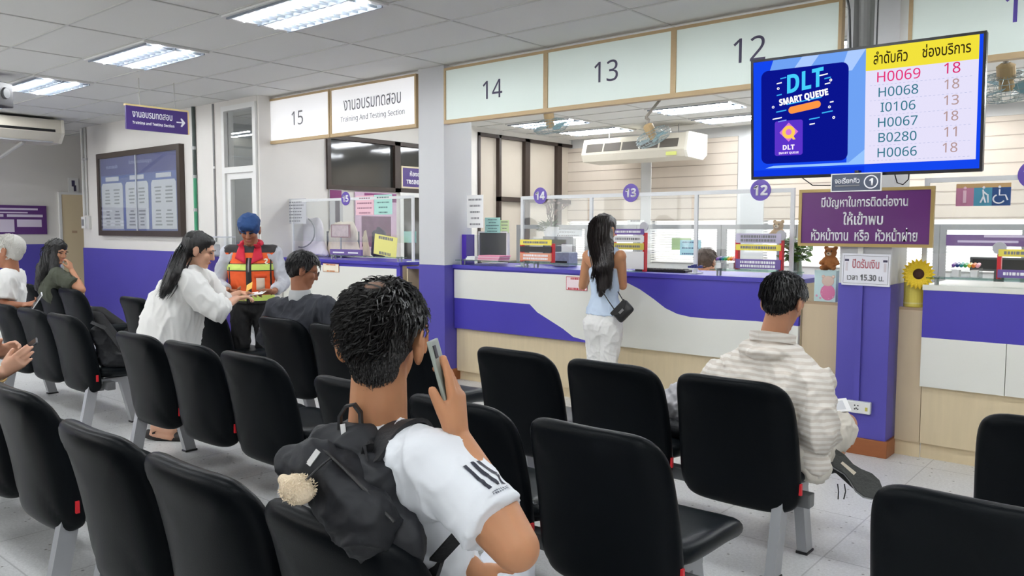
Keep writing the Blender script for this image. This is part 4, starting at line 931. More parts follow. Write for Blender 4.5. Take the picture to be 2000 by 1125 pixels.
# orchid
leafm=mat('leaf_green',(70,92,54),.45,noise_=.3,nscale=30); stemm=mat('stem_brown',(72,62,50),.6); petal=mat('dull_petal',(120,100,92),.6)
def leafq(bm,p,d,n,L_,w_):
    p=V(p);d=V(d).normalized();s=d.cross(V(n)).normalized(); u=s.cross(d)
    a=[p,p+d*L_*.4+s*w_+u*L_*.06,p+d*L_,p+d*L_*.4-s*w_+u*L_*.06]; c=p+d*L_*.45-u*L_*.03
    vs=[bm.verts.new(x) for x in a]; vc=bm.verts.new(c)
    for i in range(4): bm.faces.new((vs[i],vs[(i+1)%4],vc))
t=empty('potted_orchid',(PY(1076,455,7.06).x,7.06,1.37),0,'potted orchid with sprawling twigs under the number 14 disc','plant'); pz=.03
cb_=empty('file_cabinet',(t.location.x,7.06,0),0,'grey cabinet standing behind counter 14 under the potted orchid','cabinet'); obj('body',bx(-.2,.2,-.13,.2,0,1.368,.004),mat('cabinet_grey',(176,178,182),.5),cb_)
for q in range(3): obj('drawer',bx(-.19,.19,-.138,-.13,.06+q*.43,.46+q*.43,.003),mat('cabinet_front',(184,186,190),.5),cb_)
b=NB(); lathe(b,[(.055,0),(.075,.04),(.09,pz+.09),(.095,pz+.095),(.08,pz+.09)],(0,0,0),24); obj('pot',b,mat('white_pot',(232,234,236),.3),t)
b=NB(); fl=NB(); lf=NB(); r2=random.Random(5)
for k,(dx,dz,yy) in enumerate(((-.16,.33,0),(-.05,.36,.05),(.12,.30,-.05),(.22,.26,.03),(-.1,.2,.08),(.03,.28,-.08))):
    pts=[V((0,0,pz+.07))]
    for i in range(1,8): u=i/7; pts.append(V((dx*u**1.3+.012*math.sin(i*2.1+k),yy*u,pz+.07+dz*(1-(1-u)**1.6)+.01*math.cos(i*1.7))))
    tube(b,pts,[.006-.0005*i for i in range(8)],6)
    for q in range(5): i=3+q; i=min(i,7); leafq(fl,pts[i],(r2.uniform(-1,1),r2.uniform(-1,.3),r2.uniform(-.2,.8)),(0,-1,.3),.05,.018)
for k in range(34): a=r2.random()*2*PI; leafq(lf,(.05*math.cos(a)-.03,.05*math.sin(a),pz+.04+.08*r2.random()),(math.cos(a)-.4,math.sin(a),r2.uniform(-.5,.9)),(0,0,1),.11,.026)
obj('twigs',b,stemm,t); obj('blossoms',fl,petal,t); obj('leaves',lf,leafm,t)
# money plant in a glass vase
t=empty('vase_plant',(PY(1554,528,5.80).x,5.80,1.126),0,'leafy green cutting in a glass vase at the right end of counter 12','plant')
b=NB(); lathe(b,[(.045,0),(.05,.01),(.04,.11),(.055,.16),(.05,.16),(.036,.11),(.044,.014)],(0,0,0),20); obj('vase',b,glassy('vase_glass',tint=(225,235,225),refl=.06,op=.12),t)
b=NB(); lf=NB()
for k in range(7):
    a=2*PI*k/7; pts=[V((.01*math.cos(a),.01*math.sin(a),.02+.01*k)),V((.02*math.cos(a),.02*math.sin(a),.13)),V((.07*math.cos(a),.05*math.sin(a),.2+.02*(k%3))),V((.1*math.cos(a),.06*math.sin(a),.21+.015*k-.04*(k%2)))]; tube(b,pts,.003,5)
for k in range(120): a=r2.random()*2*PI; rr_=.02+.075*r2.random(); leafq(lf,(rr_*math.cos(a)-.01,rr_*.7*math.sin(a),.12+.15*r2.random()),(math.cos(a),math.sin(a)-.3,r2.uniform(-.6,.7)),(0,-.4,1),.06,.028)
obj('stems',b,stemm,t); obj('leaves',lf,mat('bright_leaf',(104,140,64),.4,noise_=.3,nscale=25),t)
# gift card box and plush bear on the gate
a,b_,c_,d_=pbox(1588,528,1633,588,5.60)
t=empty('gift_box',((a+b_)/2,5.66,.974),0,'pale teal card box with a pink figure print, on the beige gate','box'); hw=(b_-a)/2-.004; H=d_-.974
obj('box_body',bx(-hw,hw,-.05,.05,0,H,.003),mat('teal_card',(196,222,222),.5),t)
b=NB(); ell(b,(.02,-.052,H*.66),(.042,.004,.036)); ell(b,(-.012,-.052,H*.80),(.012,.004,.012)); ell(b,(.055,-.052,H*.80),(.012,.004,.012)); obj('printed_head',b,mat('print_tan',(216,190,174)),t)
b=NB(); ell(b,(.02,-.0515,H*.3),(.05,.003,.055)); obj('printed_dress',b,mat('print_pink',(214,120,160)),t)
b=NB(); 
for k in range(14): x,z=r2.uniform(-hw*.9,hw*.9),r2.uniform(.02,H*.35); ell(b,(x,-.051,z),(.008,.003,.008),seg=8,rings=5)
obj('printed_dots',b,mat('print_rose',(226,160,186)),t)
def teddy(name,loc,s,label,cc,face=1):
    t=empty(name,loc,0,label,'plush bear'); b=NB()
    ell(b,(0,0,.05*s),(.045*s,.04*s,.05*s)); ell(b,(0,-.008*s,.125*s),(.045*s,.04*s,.04*s)); 
    for x in (-1,1): ell(b,(x*.034*s,0,.16*s),(.017*s,.01*s,.017*s)); cap(b,(x*.035*s,-.01*s,.08*s),.016*s,(x*.06*s,-.03*s,.05*s),.015*s); cap(b,(x*.025*s,-.01*s,.016*s),.018*s,(x*.04*s,-.06*s,.018*s),.018*s)
    obj_=blob('fur',b,mat(name+'_fur_%d'%cc[0],cc,.9,noise_=.25,nscale=60,bump=.3,bscale=200),t,.006*s**.5,2)
    b=NB(); ell(b,(0,-.045*s,.118*s),(.018*s,.012*s,.014*s)); obj('muzzle',b,mat('cream_muzzle',(232,214,186),.8),t)
    b=NB(); ell(b,(0,-.057*s,.122*s),(.006*s,.004*s,.005*s),seg=8,rings=6)
    for x in (-1,1): ell(b,(x*.018*s,-.042*s,.138*s),(.005*s,.004*s,.005*s),seg=8,rings=6)
    obj('eyes_and_nose',b,blackp,t); return t
p=PY(1619,527,5.66); teddy('plush_bear',(p.x+.01,5.66,.974+H+.001),.95,'brown plush bear sitting on the teal card box',(172,112,62))
p=PY(1521,462,5.70); o=teddy('plush_bear',(p.x,5.95,1.126),.9,'small tan plush bear beside the number 12 screen post',(206,170,130)); o.location=PY(1520,470,5.95)
sp=empty('bear_perch',(o.location.x,5.95,1.126),0,'clear stand holding the small tan bear','stand'); obj('plate',bx(-.06,.06,-.04,.05,o.location.z-1.126-.014,o.location.z-1.126-.004),acry,sp); b=NB(); tube(b,[(0,0,0),(0,0,o.location.z-1.126-.014)],.012); obj('post',b,mat('clear_post',(220,222,226),.3),sp)
# yellow roll and sunflower on the right gate
a,b_,c_,d_=pbox(1768,527,1802,598,5.62)
t=empty('yellow_roll',((a+b_)/2-.004,5.66,.973),0,'yellow paper roll standing on the right gate panel','roll'); b=NB(); lathe(b,[(.062,0),(.064,.005),(.064,d_-.975),(.058,d_-.973),(.05,d_-.98)],(0,0,0),28); obj('tube',b,mat('yellow_roll',(232,214,96),.6),t); b=NB(); lathe(b,[(.065,.02),(.065,.03)],(0,0,0),28); obj('band',b,mat('pale_band',(240,228,150)),t)
p=PY(1795,535,5.58); t=empty('sunflower',p,0,'artificial sunflower on the yellow roll','flower'); b=NB(); r3=random.Random(2)
for ring_,n_,L_ in ((0,22,.082),(1,20,.068)):
    for i in range(n_):
        a=2*PI*(i+.5*ring_)/n_; d=V((math.cos(a),-.18-.12*ring_,math.sin(a))); leafq(b,d*.02,d,(0,-1,0),L_,.026)
obj('petals',b,mat('sun_petal',(248,206,40),.6,noise_=.2,nscale=12),t); b=NB(); lathe(b,[(.03,0),(.034,.012),(.02,.02)],(0,0,0),20); bmesh.ops.rotate(b,cent=(0,0,0),matrix=Matrix.Rotation(PI/2,3,'X'),verts=b.verts); obj('seed_disc',b,mat('seed_brown',(60,30,14),.8),t); b=NB(); tube(b,[(0,.005,0),(0,.03,-.03),(-.02,.05,-.09)],.006); obj('stem',b,leafm,t)
# priority seats sign on the right screen
a,b_,c_,d_=pbox(1867,358,1974,402,5.655); t=empty('priority_sign',((a+b_)/2,5.662,(c_+d_)/2),0,'three panel priority sign in pink, teal and navy with a wheelchair figure','sign'); hw,hh=(b_-a)/2,(d_-c_)/2
for k,(cc) in enumerate(((196,130,160),(76,150,176),(30,72,128))): obj('panel',bx(-hw+2*hw*k/3,-hw+2*hw*(k+1)/3,-.003,.003,-hh,hh*.62),mat('priority_%d'%k,cc,.5),t)
obj('header',bx(-hw,hw,-.003,.003,hh*.62,hh),mat('priority_head',(196,160,110),.5),t)
def fig(pts,r): b=NB(); [tube(b,q,r,6) for q in pts]; return b
x2=hw*2/3; b=fig([[(x2-.01,-.005,.03),(x2-.01,-.005,-.005),(x2+.022,-.005,-.005),(x2+.034,-.005,-.035)],[(x2-.012+.03*math.cos(a),-.005,-.028+.026*math.sin(a)) for a in [2.0+i*.35 for i in range(12)]]],.0045); ell(b,(x2-.01,-.005,.044),(.008,.003,.008),seg=10,rings=6); obj('wheelchair_figure',b,whiteink,t)
b=fig([[(0,-.005,.03),(0.004,-.005,-.01),(-.012,-.005,-.05)],[(.004,-.005,-.01),(.016,-.005,-.05)],[(0,-.005,.02),(.022,-.005,.0)],[(.026,-.005,.002),(.03,-.005,-.05)]],.005); ell(b,(0.004,-.005,.043),(.008,.003,.008),seg=10,rings=6); obj('elder_figure',b,whiteink,t)
b=fig([[(-x2,-.005,.028),(-x2,-.005,-.05)]],.010); ell(b,(-x2,-.005,.043),(.009,.003,.009),seg=10,rings=6); obj('standing_figure',b,mat('pale_rose_ink',(236,200,214)),t)
# purple banner on the right partition
a,b_,c_,d_=pbox(1848,459,2040,481,YP-.0325); t=empty('office_banner',((a+b_)/2,YP-.0325,(c_+d_)/2),0,'long purple banner on the partition at the right','banner'); hw,hh=(b_-a)/2,(d_-c_)/2; obj('cloth',bx(-hw,hw,-.004,.012,-hh,hh),mat('banner_purple',(104,66,130),.6),t); obj('writing',(lambda b:(box(b,-hw*.75,hw*.5,-.006,-.004,-.02,.0),box(b,-hw*.2,hw*.8,-.006,-.004,.03,.05),b)[-1])(NB()),mat('pale_lilac_ink',(206,190,220)),t)
# ================================================================== people
def skinm(name,c): return mat(name,c,.5,spec=.35,sss=.12,noise_=.05,nscale=25)
SK_TAN=skinm('skin_tan',(190,136,100)); SK_FAIR=skinm('skin_fair',(212,164,138)); SK_DARK=skinm('skin_brown',(158,106,80)); SK_MID=skinm('skin_mid',(190,138,108))
hairk=mat('hair_black',(16,14,15),.42,spec=.5,bump=.5,bscale=160,stretch=(1,1,.15)); hairk2=mat('hair_dark_brown',(26,19,18),.4,spec=.55,bump=.5,bscale=160,stretch=(1,1,.12)); hairw=mat('hair_white',(196,194,188),.6,bump=.5,bscale=120); hairg=mat('hair_grey_brown',(84,72,66),.6,bump=.4,bscale=140)
lipm=mat('lip',(168,92,86),.5); browm=mat('brow_hair',(36,26,24),.7); eyem=mat('eye_line',(30,22,20),.5)
def person(loc,label,name='person'): return empty(name,loc,0,label,'person')
def att(o,root):
    if o.data.users==1: o.data.transform(Matrix.Translation(-root.location))
    o.parent=root; return o
def attp(o,part,root): att(o,root); o.parent=part; return o
def unit(v): return V(v).normalized()
def frame3(f,u):
    f=unit(f); u=V(u); u=(u-f*u.dot(f)).normalized(); return f,u,f.cross(u)     # r = right-hand side of the person
def head_prims(b,c,f,u,s=1.,ears=True,jaw=1.):
    f,u,r=frame3(f,u); c=V(c); M=Matrix((r,f,u)).transposed()
    def E(o,rad,seg=18,rings=12): ell(b,c+(r*o[0]+f*o[1]+u*o[2])*s,tuple(x*s for x in rad),M,seg,rings)
    E((0,-.012,.030),(.076,.096,.088)); E((0,.022,-.035),(.062*jaw,.066,.078)); E((0,.030,-.078),(.048*jaw,.052,.040)); E((0,.070,-.096),(.026,.022,.020))
    E((0,.068,.028),(.055,.026,.022)); E((.034,.060,-.022),(.026,.026,.026)); E((-.034,.060,-.022),(.026,.026,.026))
    cap(b,c+(f*.088+u*.012)*s,.010*s,c+(f*.104-u*.030)*s,.0135*s,n=10); E((.012,.092,-.034),(.010,.010,.008),10,8); E((-.012,.092,-.034),(.010,.010,.008),10,8)
    E((0,.084,-.060),(.024,.012,.0065),12,8); E((0,.082,-.070),(.021,.012,.007),12,8)
    if ears:
        k_=float(ears)
        for x in (-1,1):
            Me=M@Matrix.Rotation(x*.45,3,'Z')
            ell(b,c+(r*x*(.082+.012*(k_-1))-f*.012-u*.012)*s,(.010*s*k_,.021*s*k_,.034*s*k_),Me,14,10); ell(b,c+(r*x*.081-f*.006-u*.034)*s,(.009*s,.012*s,.014*s),Me,10,8)
            tube(b,[c+(r*x*(.088+.03*(k_-1)+.004*math.sin(a))+f*(-.014+.021*k_*math.cos(a))+u*(-.008+.033*k_*math.sin(a)))*s for a in [(-.6+i*.42) for i in range(10)]],.0045*s,6)
    return f,u,r
def face_bits(root,body,c,f,u,s=1.,closed=True,skin=None):
    f,u,r=frame3(f,u); c=V(c); M=Matrix((r,f,u)).transposed()
    for nm,m,lst in (('eyebrow',browm,[((x*.032,.090,.030),(.020,.008,.0045)) for x in (-1,1)]),('eye',eyem,[((x*.031,.084,.008),(.014,.008,.0045)) for x in (-1,1)]),('lips',lipm,[((0,.0935,-.060),(.020,.006,.005)),((0,.091,-.069),(.017,.006,.005))])):
        for o,rad in ([lst[0]] if 0 else lst):
            b=NB(); ell(b,c+(r*o[0]+f*o[1]+u*o[2])*s,tuple(x*s for x in rad),M,12,8); q=obj(nm,b,m,None,True); attp(q,body,root)
def hand_prims(b,w,f,n,lat,s=1.,curl=(.35,.4,.45,.5),spread=.0,thumb=(.6,.6,.35),tb=.3):
    f=unit(f); n=V(n); n=(n-f*n.dot(f)).normalized(); lat=V(lat); lat=(lat-f*lat.dot(f)-n*lat.dot(n)).normalized(); w=V(w)
    cap(b,w-f*.01*s,.026*s,w+f*.082*s,.041*s,side=lat,k=(.8,.36),n=16); cap(b,w+f*.03*s+lat*.022*s+n*.006*s,.020*s,w+f*.062*s+lat*.026*s+n*.004*s,.014*s,n=12)
    for i,(L_,c_) in enumerate(zip((.074,.082,.076,.060),curl)):
        p=w+f*(.088-.006*abs(i-1))*s+lat*(.030-.0198*i)*s; a=c_*.6; r=(.0098,.0098,.0094,.0084)[i]*s; d0=f+lat*(spread*(1.5-i))
        for j,fr in enumerate((.46,.31,.23)):
            d=(d0*math.cos(a)+n*math.sin(a)).normalized(); q=p+d*(L_*fr*s); cap(b,p,r*(1.06-.1*j),q,r*(.98-.1*j),n=10,h=4); p=q; a+=c_
    d=unit(f*thumb[0]+lat*thumb[1]+n*thumb[2]); p=w+f*.026*s+lat*.030*s+n*.006*s; q=p+d*.042*s; d2=unit(d*math.cos(tb)+f*math.sin(tb)); cap(b,p,.0145*s,q,.0118*s,n=10,h=4); cap(b,q,.0118*s,q+d2*.034*s,.0095*s,n=10,h=4)
def arm_prims(b,sh,el,wr,s=1.,r=(.047,.040,.030)):
    sh,el,wr=V(sh),V(el),V(wr); m1=sh.lerp(el,.45); m2=el.lerp(wr,.3)
    chain(b,[sh,m1,el],[r[0]*s,r[0]*.98*s,r[1]*s]); chain(b,[el,m2,wr],[r[1]*s,r[1]*1.02*s,r[2]*.92*s])
def leg_prims(b,hip,kn,an,s=1.,r=(.085,.056,.040)):
    hip,kn,an=V(hip),V(kn),V(an); chain(b,[hip,hip.lerp(kn,.5),kn],[r[0]*s,r[0]*.86*s,r[1]*s]); chain(b,[kn,kn.lerp(an,.32),an],[r[1]*s,r[1]*1.03*s,r[2]*s])
def foot_prims(b,an,toe,s=1.,w=.042):
    an,toe=V(an),V(toe); heel=an+(an-toe)*.25; heel.z=toe.z+.01; cap(b,heel,.036*s,toe.lerp(heel,.25),w*s,side=(toe-heel).cross(V((0,0,1))),k=.9); cap(b,an,.040*s,toe.lerp(an,.35)+V((0,0,.005)),.04*s); cap(b,toe.lerp(heel,.3),w*s,toe,w*.75*s,side=(toe-heel).cross(V((0,0,1))),k=.6)
def torso_prims(b,pel,ch,nk,shl,shr,s=1.,w=(.150,.165),k=.62,ex=0,low=None,belly=0,flat=True):
    pel,ch,nk,shl,shr=map(V,(pel,ch,nk,shl,shr)); ax=(shr-shl).normalized()
    if ex==0: nk=nk+V((0,0,-.06)); shl=shl+V((0,0,-.012)); shr=shr+V((0,0,-.012))
    if low is not None: cap(b,V(low),w[0]*1.04*s+ex,pel,w[0]*s+ex,side=ax,k=k*1.08,round0=not flat,n=24)
    cap(b,pel,w[0]*s+ex,ch,w[1]*s+ex,side=ax,k=k,n=24)
    up=(nk-ch)
    cap(b,ch,w[1]*s+ex,ch+up*.55,w[1]*.86*s+ex,side=ax,k=(k,k*.8),n=24)
    sp=(shl+shr)/2
    cap(b,shl,.055*s+ex,shr,.055*s+ex,n=16); cap(b,sp.lerp(nk,.2),.085*s+ex,nk,.056*s+ex*.6,side=ax,k=(.75,1),n=18); 
    for q in (shl,shr): cap(b,q,.056*s+ex,nk.lerp(q,.25)+V((0,0,-.005)),.046*s+ex*.7,n=14); cap(b,q,.062*s+ex,ch.lerp(q,.35),.085*s+ex,n=14)
def neck_prims(b,nk,hc,f,u,s=1.,r=.056): 
    f,u,r_=frame3(f,u); cap(b,V(nk)-V((0,0,.02)),r*1.12*s,V(hc)-u*.05*s-f*.02*s,r*s,n=18)
def sleeve(b,sh,el,t,r0,r1,k=1.): sh,el=V(sh),V(el); cap(b,sh,r0,sh.lerp(el,t),r1,round1=False,n=18)
def strands(bm,roots,n,rad=.0022,seg=4):
    """each root: (list of points) -> thin tapering three-sided tuft"""
    for pts in roots:
        rs=[rad*(1-.8*i/(len(pts)-1)) for i in range(len(pts))]
        tube(bm,pts,rs,3)
def scalp_tufts(c,f,u,s,n,length,seed,down=.6,fwd=.0,lo=-.05,hi=.125,wild=.35,thin=None,swirl=0.,back=-.2,rx=(.082,.104,.094),ear=-9):
    f,u,r=frame3(f,u); c=V(c)+ (f*-.012+u*.030)*s; rn=random.Random(seed); out=[]
    while len(out)<n:
        z=rn.uniform(-1,1); a=rn.uniform(0,2*PI); q=math.sqrt(1-z*z); d=V((q*math.cos(a),q*math.sin(a),z))   # r,f,u
        if d.y>.25 and d.z<.45: continue
        if d.z*rx[2]+.03< lo and True: continue
        if d.y>back+.3 and d.z<-.25: continue
        if abs(d.x)>.62 and d.z<ear: continue
        if thin and (d-V(thin[0])).length<thin[1] and rn.random()<thin[2]: continue
        p=c+(r*(d.x*rx[0])+f*(d.y*rx[1])+u*(d.z*rx[2]))*s; nn=(r*d.x+f*d.y+u*d.z).normalized()
        t=(-u*down+f*fwd+ r*(d.x*.3)+V((rn.uniform(-1,1),rn.uniform(-1,1),rn.uniform(-1,1)))*wild); t=t+nn.cross(u)*swirl; t=(t-nn*t.dot(nn)).normalized()
        L_=length*rn.uniform(.6,1.25)*s; pts=[p-nn*.004]
        for i in range(1,5): g=i/4; pts.append(p+nn*(.010*s*math.sin(g*PI*.75)+.003)+t*L_*g+V((rn.uniform(-1,1),rn.uniform(-1,1),rn.uniform(-1,1)))*wild*.006)
        out.append(pts)
    return out
def hair_cap(b,c,f,u,s,g=.010,low=-.02,fringe=True):
    f,u,r=frame3(f,u); c=V(c); M=Matrix((r,f,u)).transposed()
    def E(o,rad): ell(b,c+(r*o[0]+f*o[1]+u*o[2])*s,tuple(x*s for x in rad),M,22,16)
    E((0,-.016 if fringe is True else -.032,.038),(.078+g,.097+g,.086+g)); E((0,-.045,.0),(.068+g,.062+g,.062+g)); E((0,-.058,-.03),(.058+g*.6,.040+g*.6,.050))
    if fringe: E((0,.035,.072) if fringe is True else (0,.022,.080),(.062+g,.048+g,.040+g) if fringe is True else (.060+g,.044+g,.030+g))
fold=folds
def fuzz(hair,root,n,L_,rad,d,seed,test,m):
    rn=random.Random(seed); b=NB(); vs=[v for v in hair.data.vertices if test(v.co+root.location)]
    for _ in range(n):
        v=rn.choice(vs); p=v.co.copy(); nn=v.normal; t=(V(d)+V((rn.uniform(-1,1),rn.uniform(-1,1),rn.uniform(-1,1)))*.35); t=(t-nn*t.dot(nn)*.85).normalized(); l=L_*rn.uniform(.6,1.2)
        tube(b,[p-nn*.001,p+t*l*.5+nn*.003,p+t*l+nn*.002],[rad,rad*.8,rad*.25],3)
    o=obj('hair_fuzz',b,m,hair); return o
# ------------------------------------------------------------------ 1. seated man with the phone and backpack (nearest)
P0=person((-1.43,1.40,0),'man wearing a black backpack over a white sports shirt, raising a phone')
hc=PD(748,662,1.88); hf=V((-.50,.86,-.10)); hu=V((-.03,.06,1)); S1=1.06
nk=PD(738,812,1.89); shr=PD(848,900,1.71); shl=PD(640,908,1.98); ch=(shl+shr)/2+V((.0,.05,-.13)); pel=V((-1.42,1.40,.53))
elr=PD(1008,1070,1.575); wrr=PD(896,862,1.725)
hfdir=unit(AU*.99+AR*-.06+AF*.12); hn=unit(-AR+AF*.25); hlat=unit(-AF-AR*.35)
ell_=V((-1.68,1.42,.66)); wrl=V((-1.30,1.55,.66))
b=NB(); head_prims(b,hc,hf,hu,S1,ears=1.28); neck_prims(b,nk,hc,hf,hu,1.04,.060)
torso_prims(b,pel,ch,nk,shl,shr,.93); arm_prims(b,shr,elr,wrr,1.08,(.05,.044,.031)); 
hand_prims(b,wrr+hfdir*.004,hfdir,hn,hlat,1.13,curl=(.10,.34,.50,.62),spread=.07,thumb=(.85,.28,.30),tb=.1); 
wl2=PD(922,1108,1.88); arm_prims(b,shl,ell_,wl2,.95); hand_prims(b,wl2,unit(AR*.35+AU*-.6+AF*.1),unit(AF+AU*-.2),unit(AR+AU*.6),.95,curl=(.5,.55,.6,.65))
LG=[(V((x,1.42,.48)),V((x-.22+sx*.03,1.79,.46)),V((x-.22+sx*.05,1.80,.10))) for sx,x in ((-1,-1.53),(1,-1.33))]
for h_,k_,a_ in LG: leg_prims(b,h_,k_,a_); foot_prims(b,a_,a_+V((-.05,.15,-.055)))
M0=att(blob('body',b,SK_TAN,None,.0048,5),P0)
# shirt
b=NB(); torso_prims(b,pel,ch,nk+V((0,0,-.045)),shl,shr,1.0,ex=.012,low=pel+V((0,.0,-.07))); sleeve(b,shr,elr,.75,.068,.079); cap(b,shr.lerp(ch,.4),.085,shr.lerp(elr,.35),.06,round1=True); sleeve(b,shl,ell_,.7,.074,.08)
cap(b,nk+V((0,0,-.065)),.084,nk+V((0,0,-.02)),.070,round1=False,n=24)
shirtm=mat('white_sports_shirt',(226,230,236),.7,bump=.15,bscale=14)
SH=att(blob('shirt',b,shirtm,None,.0065,7,disp=fold(.0055,9,(1,1,.6),2)),P0)
# three dark stripes running down the outer sleeve, plus the small lettering under them
ua=unit(elr-shr); outw=unit(-AF*.62+AR*.60+AU*.55); outw=unit(outw-ua*outw.dot(ua)); sd=ua.cross(outw)
def sleeve_pt(t,ang,ex=.004):
    r=.068+.011*t/.75+ex; p=shr.lerp(elr,t); return p+(outw*math.cos(ang)+sd*math.sin(ang))*r
def hug(o,target,off=.0025):
    """drop a thin patch onto the surface of a garment"""
    dg=bpy.context.evaluated_depsgraph_get(); 
    from mathutils.bvhtree import BVHTree
    t=BVHTree.FromPolygons([v.co for v in target.data.vertices],[p.vertices for p in target.data.polygons])
    for v in o.data.vertices:
        q=t.find_nearest(v.co)
        if q[0] is not None: v.co=q[0]+q[1]*off
    return o
stripe=mat('navy_stripe',(26,30,46),.6)
for k in range(3):
    b=NB(); a0=-.28+.26*k; vs=[]
    for i in range(15):
        t=.33+.30*i/14; vs.append([b.verts.new(sleeve_pt(t,a0+dd)) for dd in (-.055,.0,.055)])
    for q,w_ in zip(vs,vs[1:]):
        for j in range(2): b.faces.new((q[j],w_[j],w_[j+1],q[j+1]))
    o=att(obj('sleeve_stripe',b,stripe,None),P0); o.parent=SH; hug(o,SH,.0018)
b=NB()
for k in range(9):
    a0=-.30+.07*k
    for dt in (0,.018): vs=[b.verts.new(sleeve_pt(t,a0+dd)) for t,dd in ((.66+dt,-.022),(.66+dt,.022),(.672+dt,.022),(.672+dt,-.022))]; b.faces.new(vs)
o=att(obj('sleeve_lettering',b,mat('slate_ink',(110,114,126),.6),None),P0); o.parent=SH; hug(o,SH,.0018)
b=NB()
for h_,k_,a_ in LG: cap(b,h_,.10,k_,.08,n=18); cap(b,k_,.075,a_+V((0,0,.06)),.06,round1=False)
cap(b,(-1.42,1.38,.52),.16,(-1.42,1.40,.56),.16,side=(1,0,0),k=.7)
att(blob('trousers',b,mat('white_trousers',(214,218,226),.75,bump=.15,bscale=16),None,.012,5,disp=fold(.004,11)),P0)
b=NB()
for h_,k_,a_ in LG: foot_prims(b,a_,a_+V((-.05,.16,-.05)),1.1)
att(blob('shoes',b,mat('dark_shoe',(40,42,46),.6),None,.008,3),P0)
# hair
b=NB(); hair_cap(b,hc,hf,hu,S1,.006,fringe=True); f_,u_,r_=frame3(hf,hu); ell(b,hc+(f_*-.052-u_*.058)*S1,(.056,.040,.046),Matrix((r_,f_,u_)).transposed()); HR=att(blob('hair',b,hairk,None,.005,4),P0)
ff,uu,rr2=frame3(hf,hu)
b=NB(); 
tf=scalp_tufts(hc,hf,hu,S1,1700,.040,11,down=.5,wild=.38,ear=.10,lo=-.02,thin=((.0,-.32,.94),.40,.8),swirl=.5,rx=(.085,.106,.094))
strands(b,tf,3,.0036)
tf=scalp_tufts(hc,hf,hu,S1,900,.012,12,down=1.0,wild=.2,ear=-.05,lo=-.075,thin=((.0,-.32,.94),.75,1.0),rx=(.072,.098,.10)); strands(b,tf,3,.0016)
o=att(obj('hair_tufts',b,mat('hair_tuft',(15,14,15),.38,spec=.55),None),P0); o.parent=HR
fuzz(HR,P0,2600,.012,.0011,-uu,61,lambda q:(q-hc).dot(uu)<.045 and (q-hc).dot(ff)<.04,mat('hair_tuft',(15,14,15)))
b=NB(); Mh=Matrix((rr2,ff,uu)).transposed(); ell(b,hc+(ff*-.052+uu*.110)*S1,(.030,.030,.016),Mh); o=att(obj('thin_patch',b,mat('scalp',(120,92,76),.6,noise_=.4,nscale=120),None,True),P0); o.parent=HR
# phone
def phone(name_loc,la,thin,label,L_=.150,W_=.072,T_=.0085,body=(150,158,150),screen=None):
    la=unit(la); thin=V(thin); thin=unit(thin-la*thin.dot(la)); wv=la.cross(thin); t=empty('phone',name_loc,0,label,'phone'); Mx=Matrix((wv,thin,la)).transposed().to_4x4()
    for nm,a,m in (('case',(W_/2,T_/2,L_/2),mat('phone_case_%d_%d'%(body[0],body[2]),body,.35)),('screen',None,mat('phone_screen',screen or (30,32,36),.12))):
        b=bx(-a[0],a[0],-a[1],a[1],-a[2],a[2],.0028) if a else bx(-W_/2+.004,W_/2-.004,T_/2,T_/2+.0008,-L_/2+.005,L_/2-.005)
        bmesh.ops.transform(b,matrix=Mx,verts=b.verts); obj(nm,b,m,t)
    b=bx(W_/2-.03,W_/2-.008,-T_/2-.002,-T_/2,L_/2-.04,L_/2-.012,.001); bmesh.ops.transform(b,matrix=Mx,verts=b.verts); obj('camera_bump',b,blackp,t); return t
phone(PD(862,729,1.735),AU*.95-AR*.26,-AR*.95+AF*.15-AU*.2,'pale grey phone held up beside the ear of the man with the backpack')
# backpack
BK=empty('backpack',(-1.48,1.14,.62),0,'black backpack worn by the man in the white sports shirt','backpack')
bagm=mat('black_nylon',(24,26,31),.6,spec=.35,bump=.25,bscale=22,noise_=.15,nscale=8); strapm=mat('black_webbing',(22,23,27),.65,bump=.2,bscale=120)
def BKa(o,par=None): o.data.transform(Matrix.Translation(-BK.location)); o.parent=par or BK; return o
ax=unit(shr-shl); tup=unit(nk-pel); bkn=unit(ax.cross(tup)); bkn=bkn if bkn.y<0 else -bkn        # points out of his back
mid=(shl+shr)/2
top=PD(678,872,1.80); bot=PD(752,1085,1.72)
b=NB(); cap(b,bot,.13,top-V((0,0,.05)),.085,side=ax,k=.55,n=24); cap(b,bot.lerp(top,.4),.13,top-V((0,0,.08)),.10,side=ax,k=.6,n=24); cap(b,PD(640,868,1.83),.05,PD(705,872,1.80),.05,n=16)
cap(b,top-V((0,0,.08))-ax*.05,.07,top-V((0,0,.02))+ax*.02,.05,n=16)
MB_=BKa(blob('main_bag',b,bagm,None,.007,5,disp=fold(.005,10,(1,1,1),5)))
pk=PD(612,915,1.72); pk2=PD(720,1030,1.66)
b=NB(); cap(b,pk,.055,pk2,.085,side=ax,k=.75,n=20); cap(b,PD(572,905,1.73),.036,pk,.055,n=16); cap(b,pk,.06,(bot+top)/2,.1,n=16)
PK=BKa(blob('front_pocket',b,bagm,None,.007,5,disp=fold(.006,12,(1,1,1),8)),None)
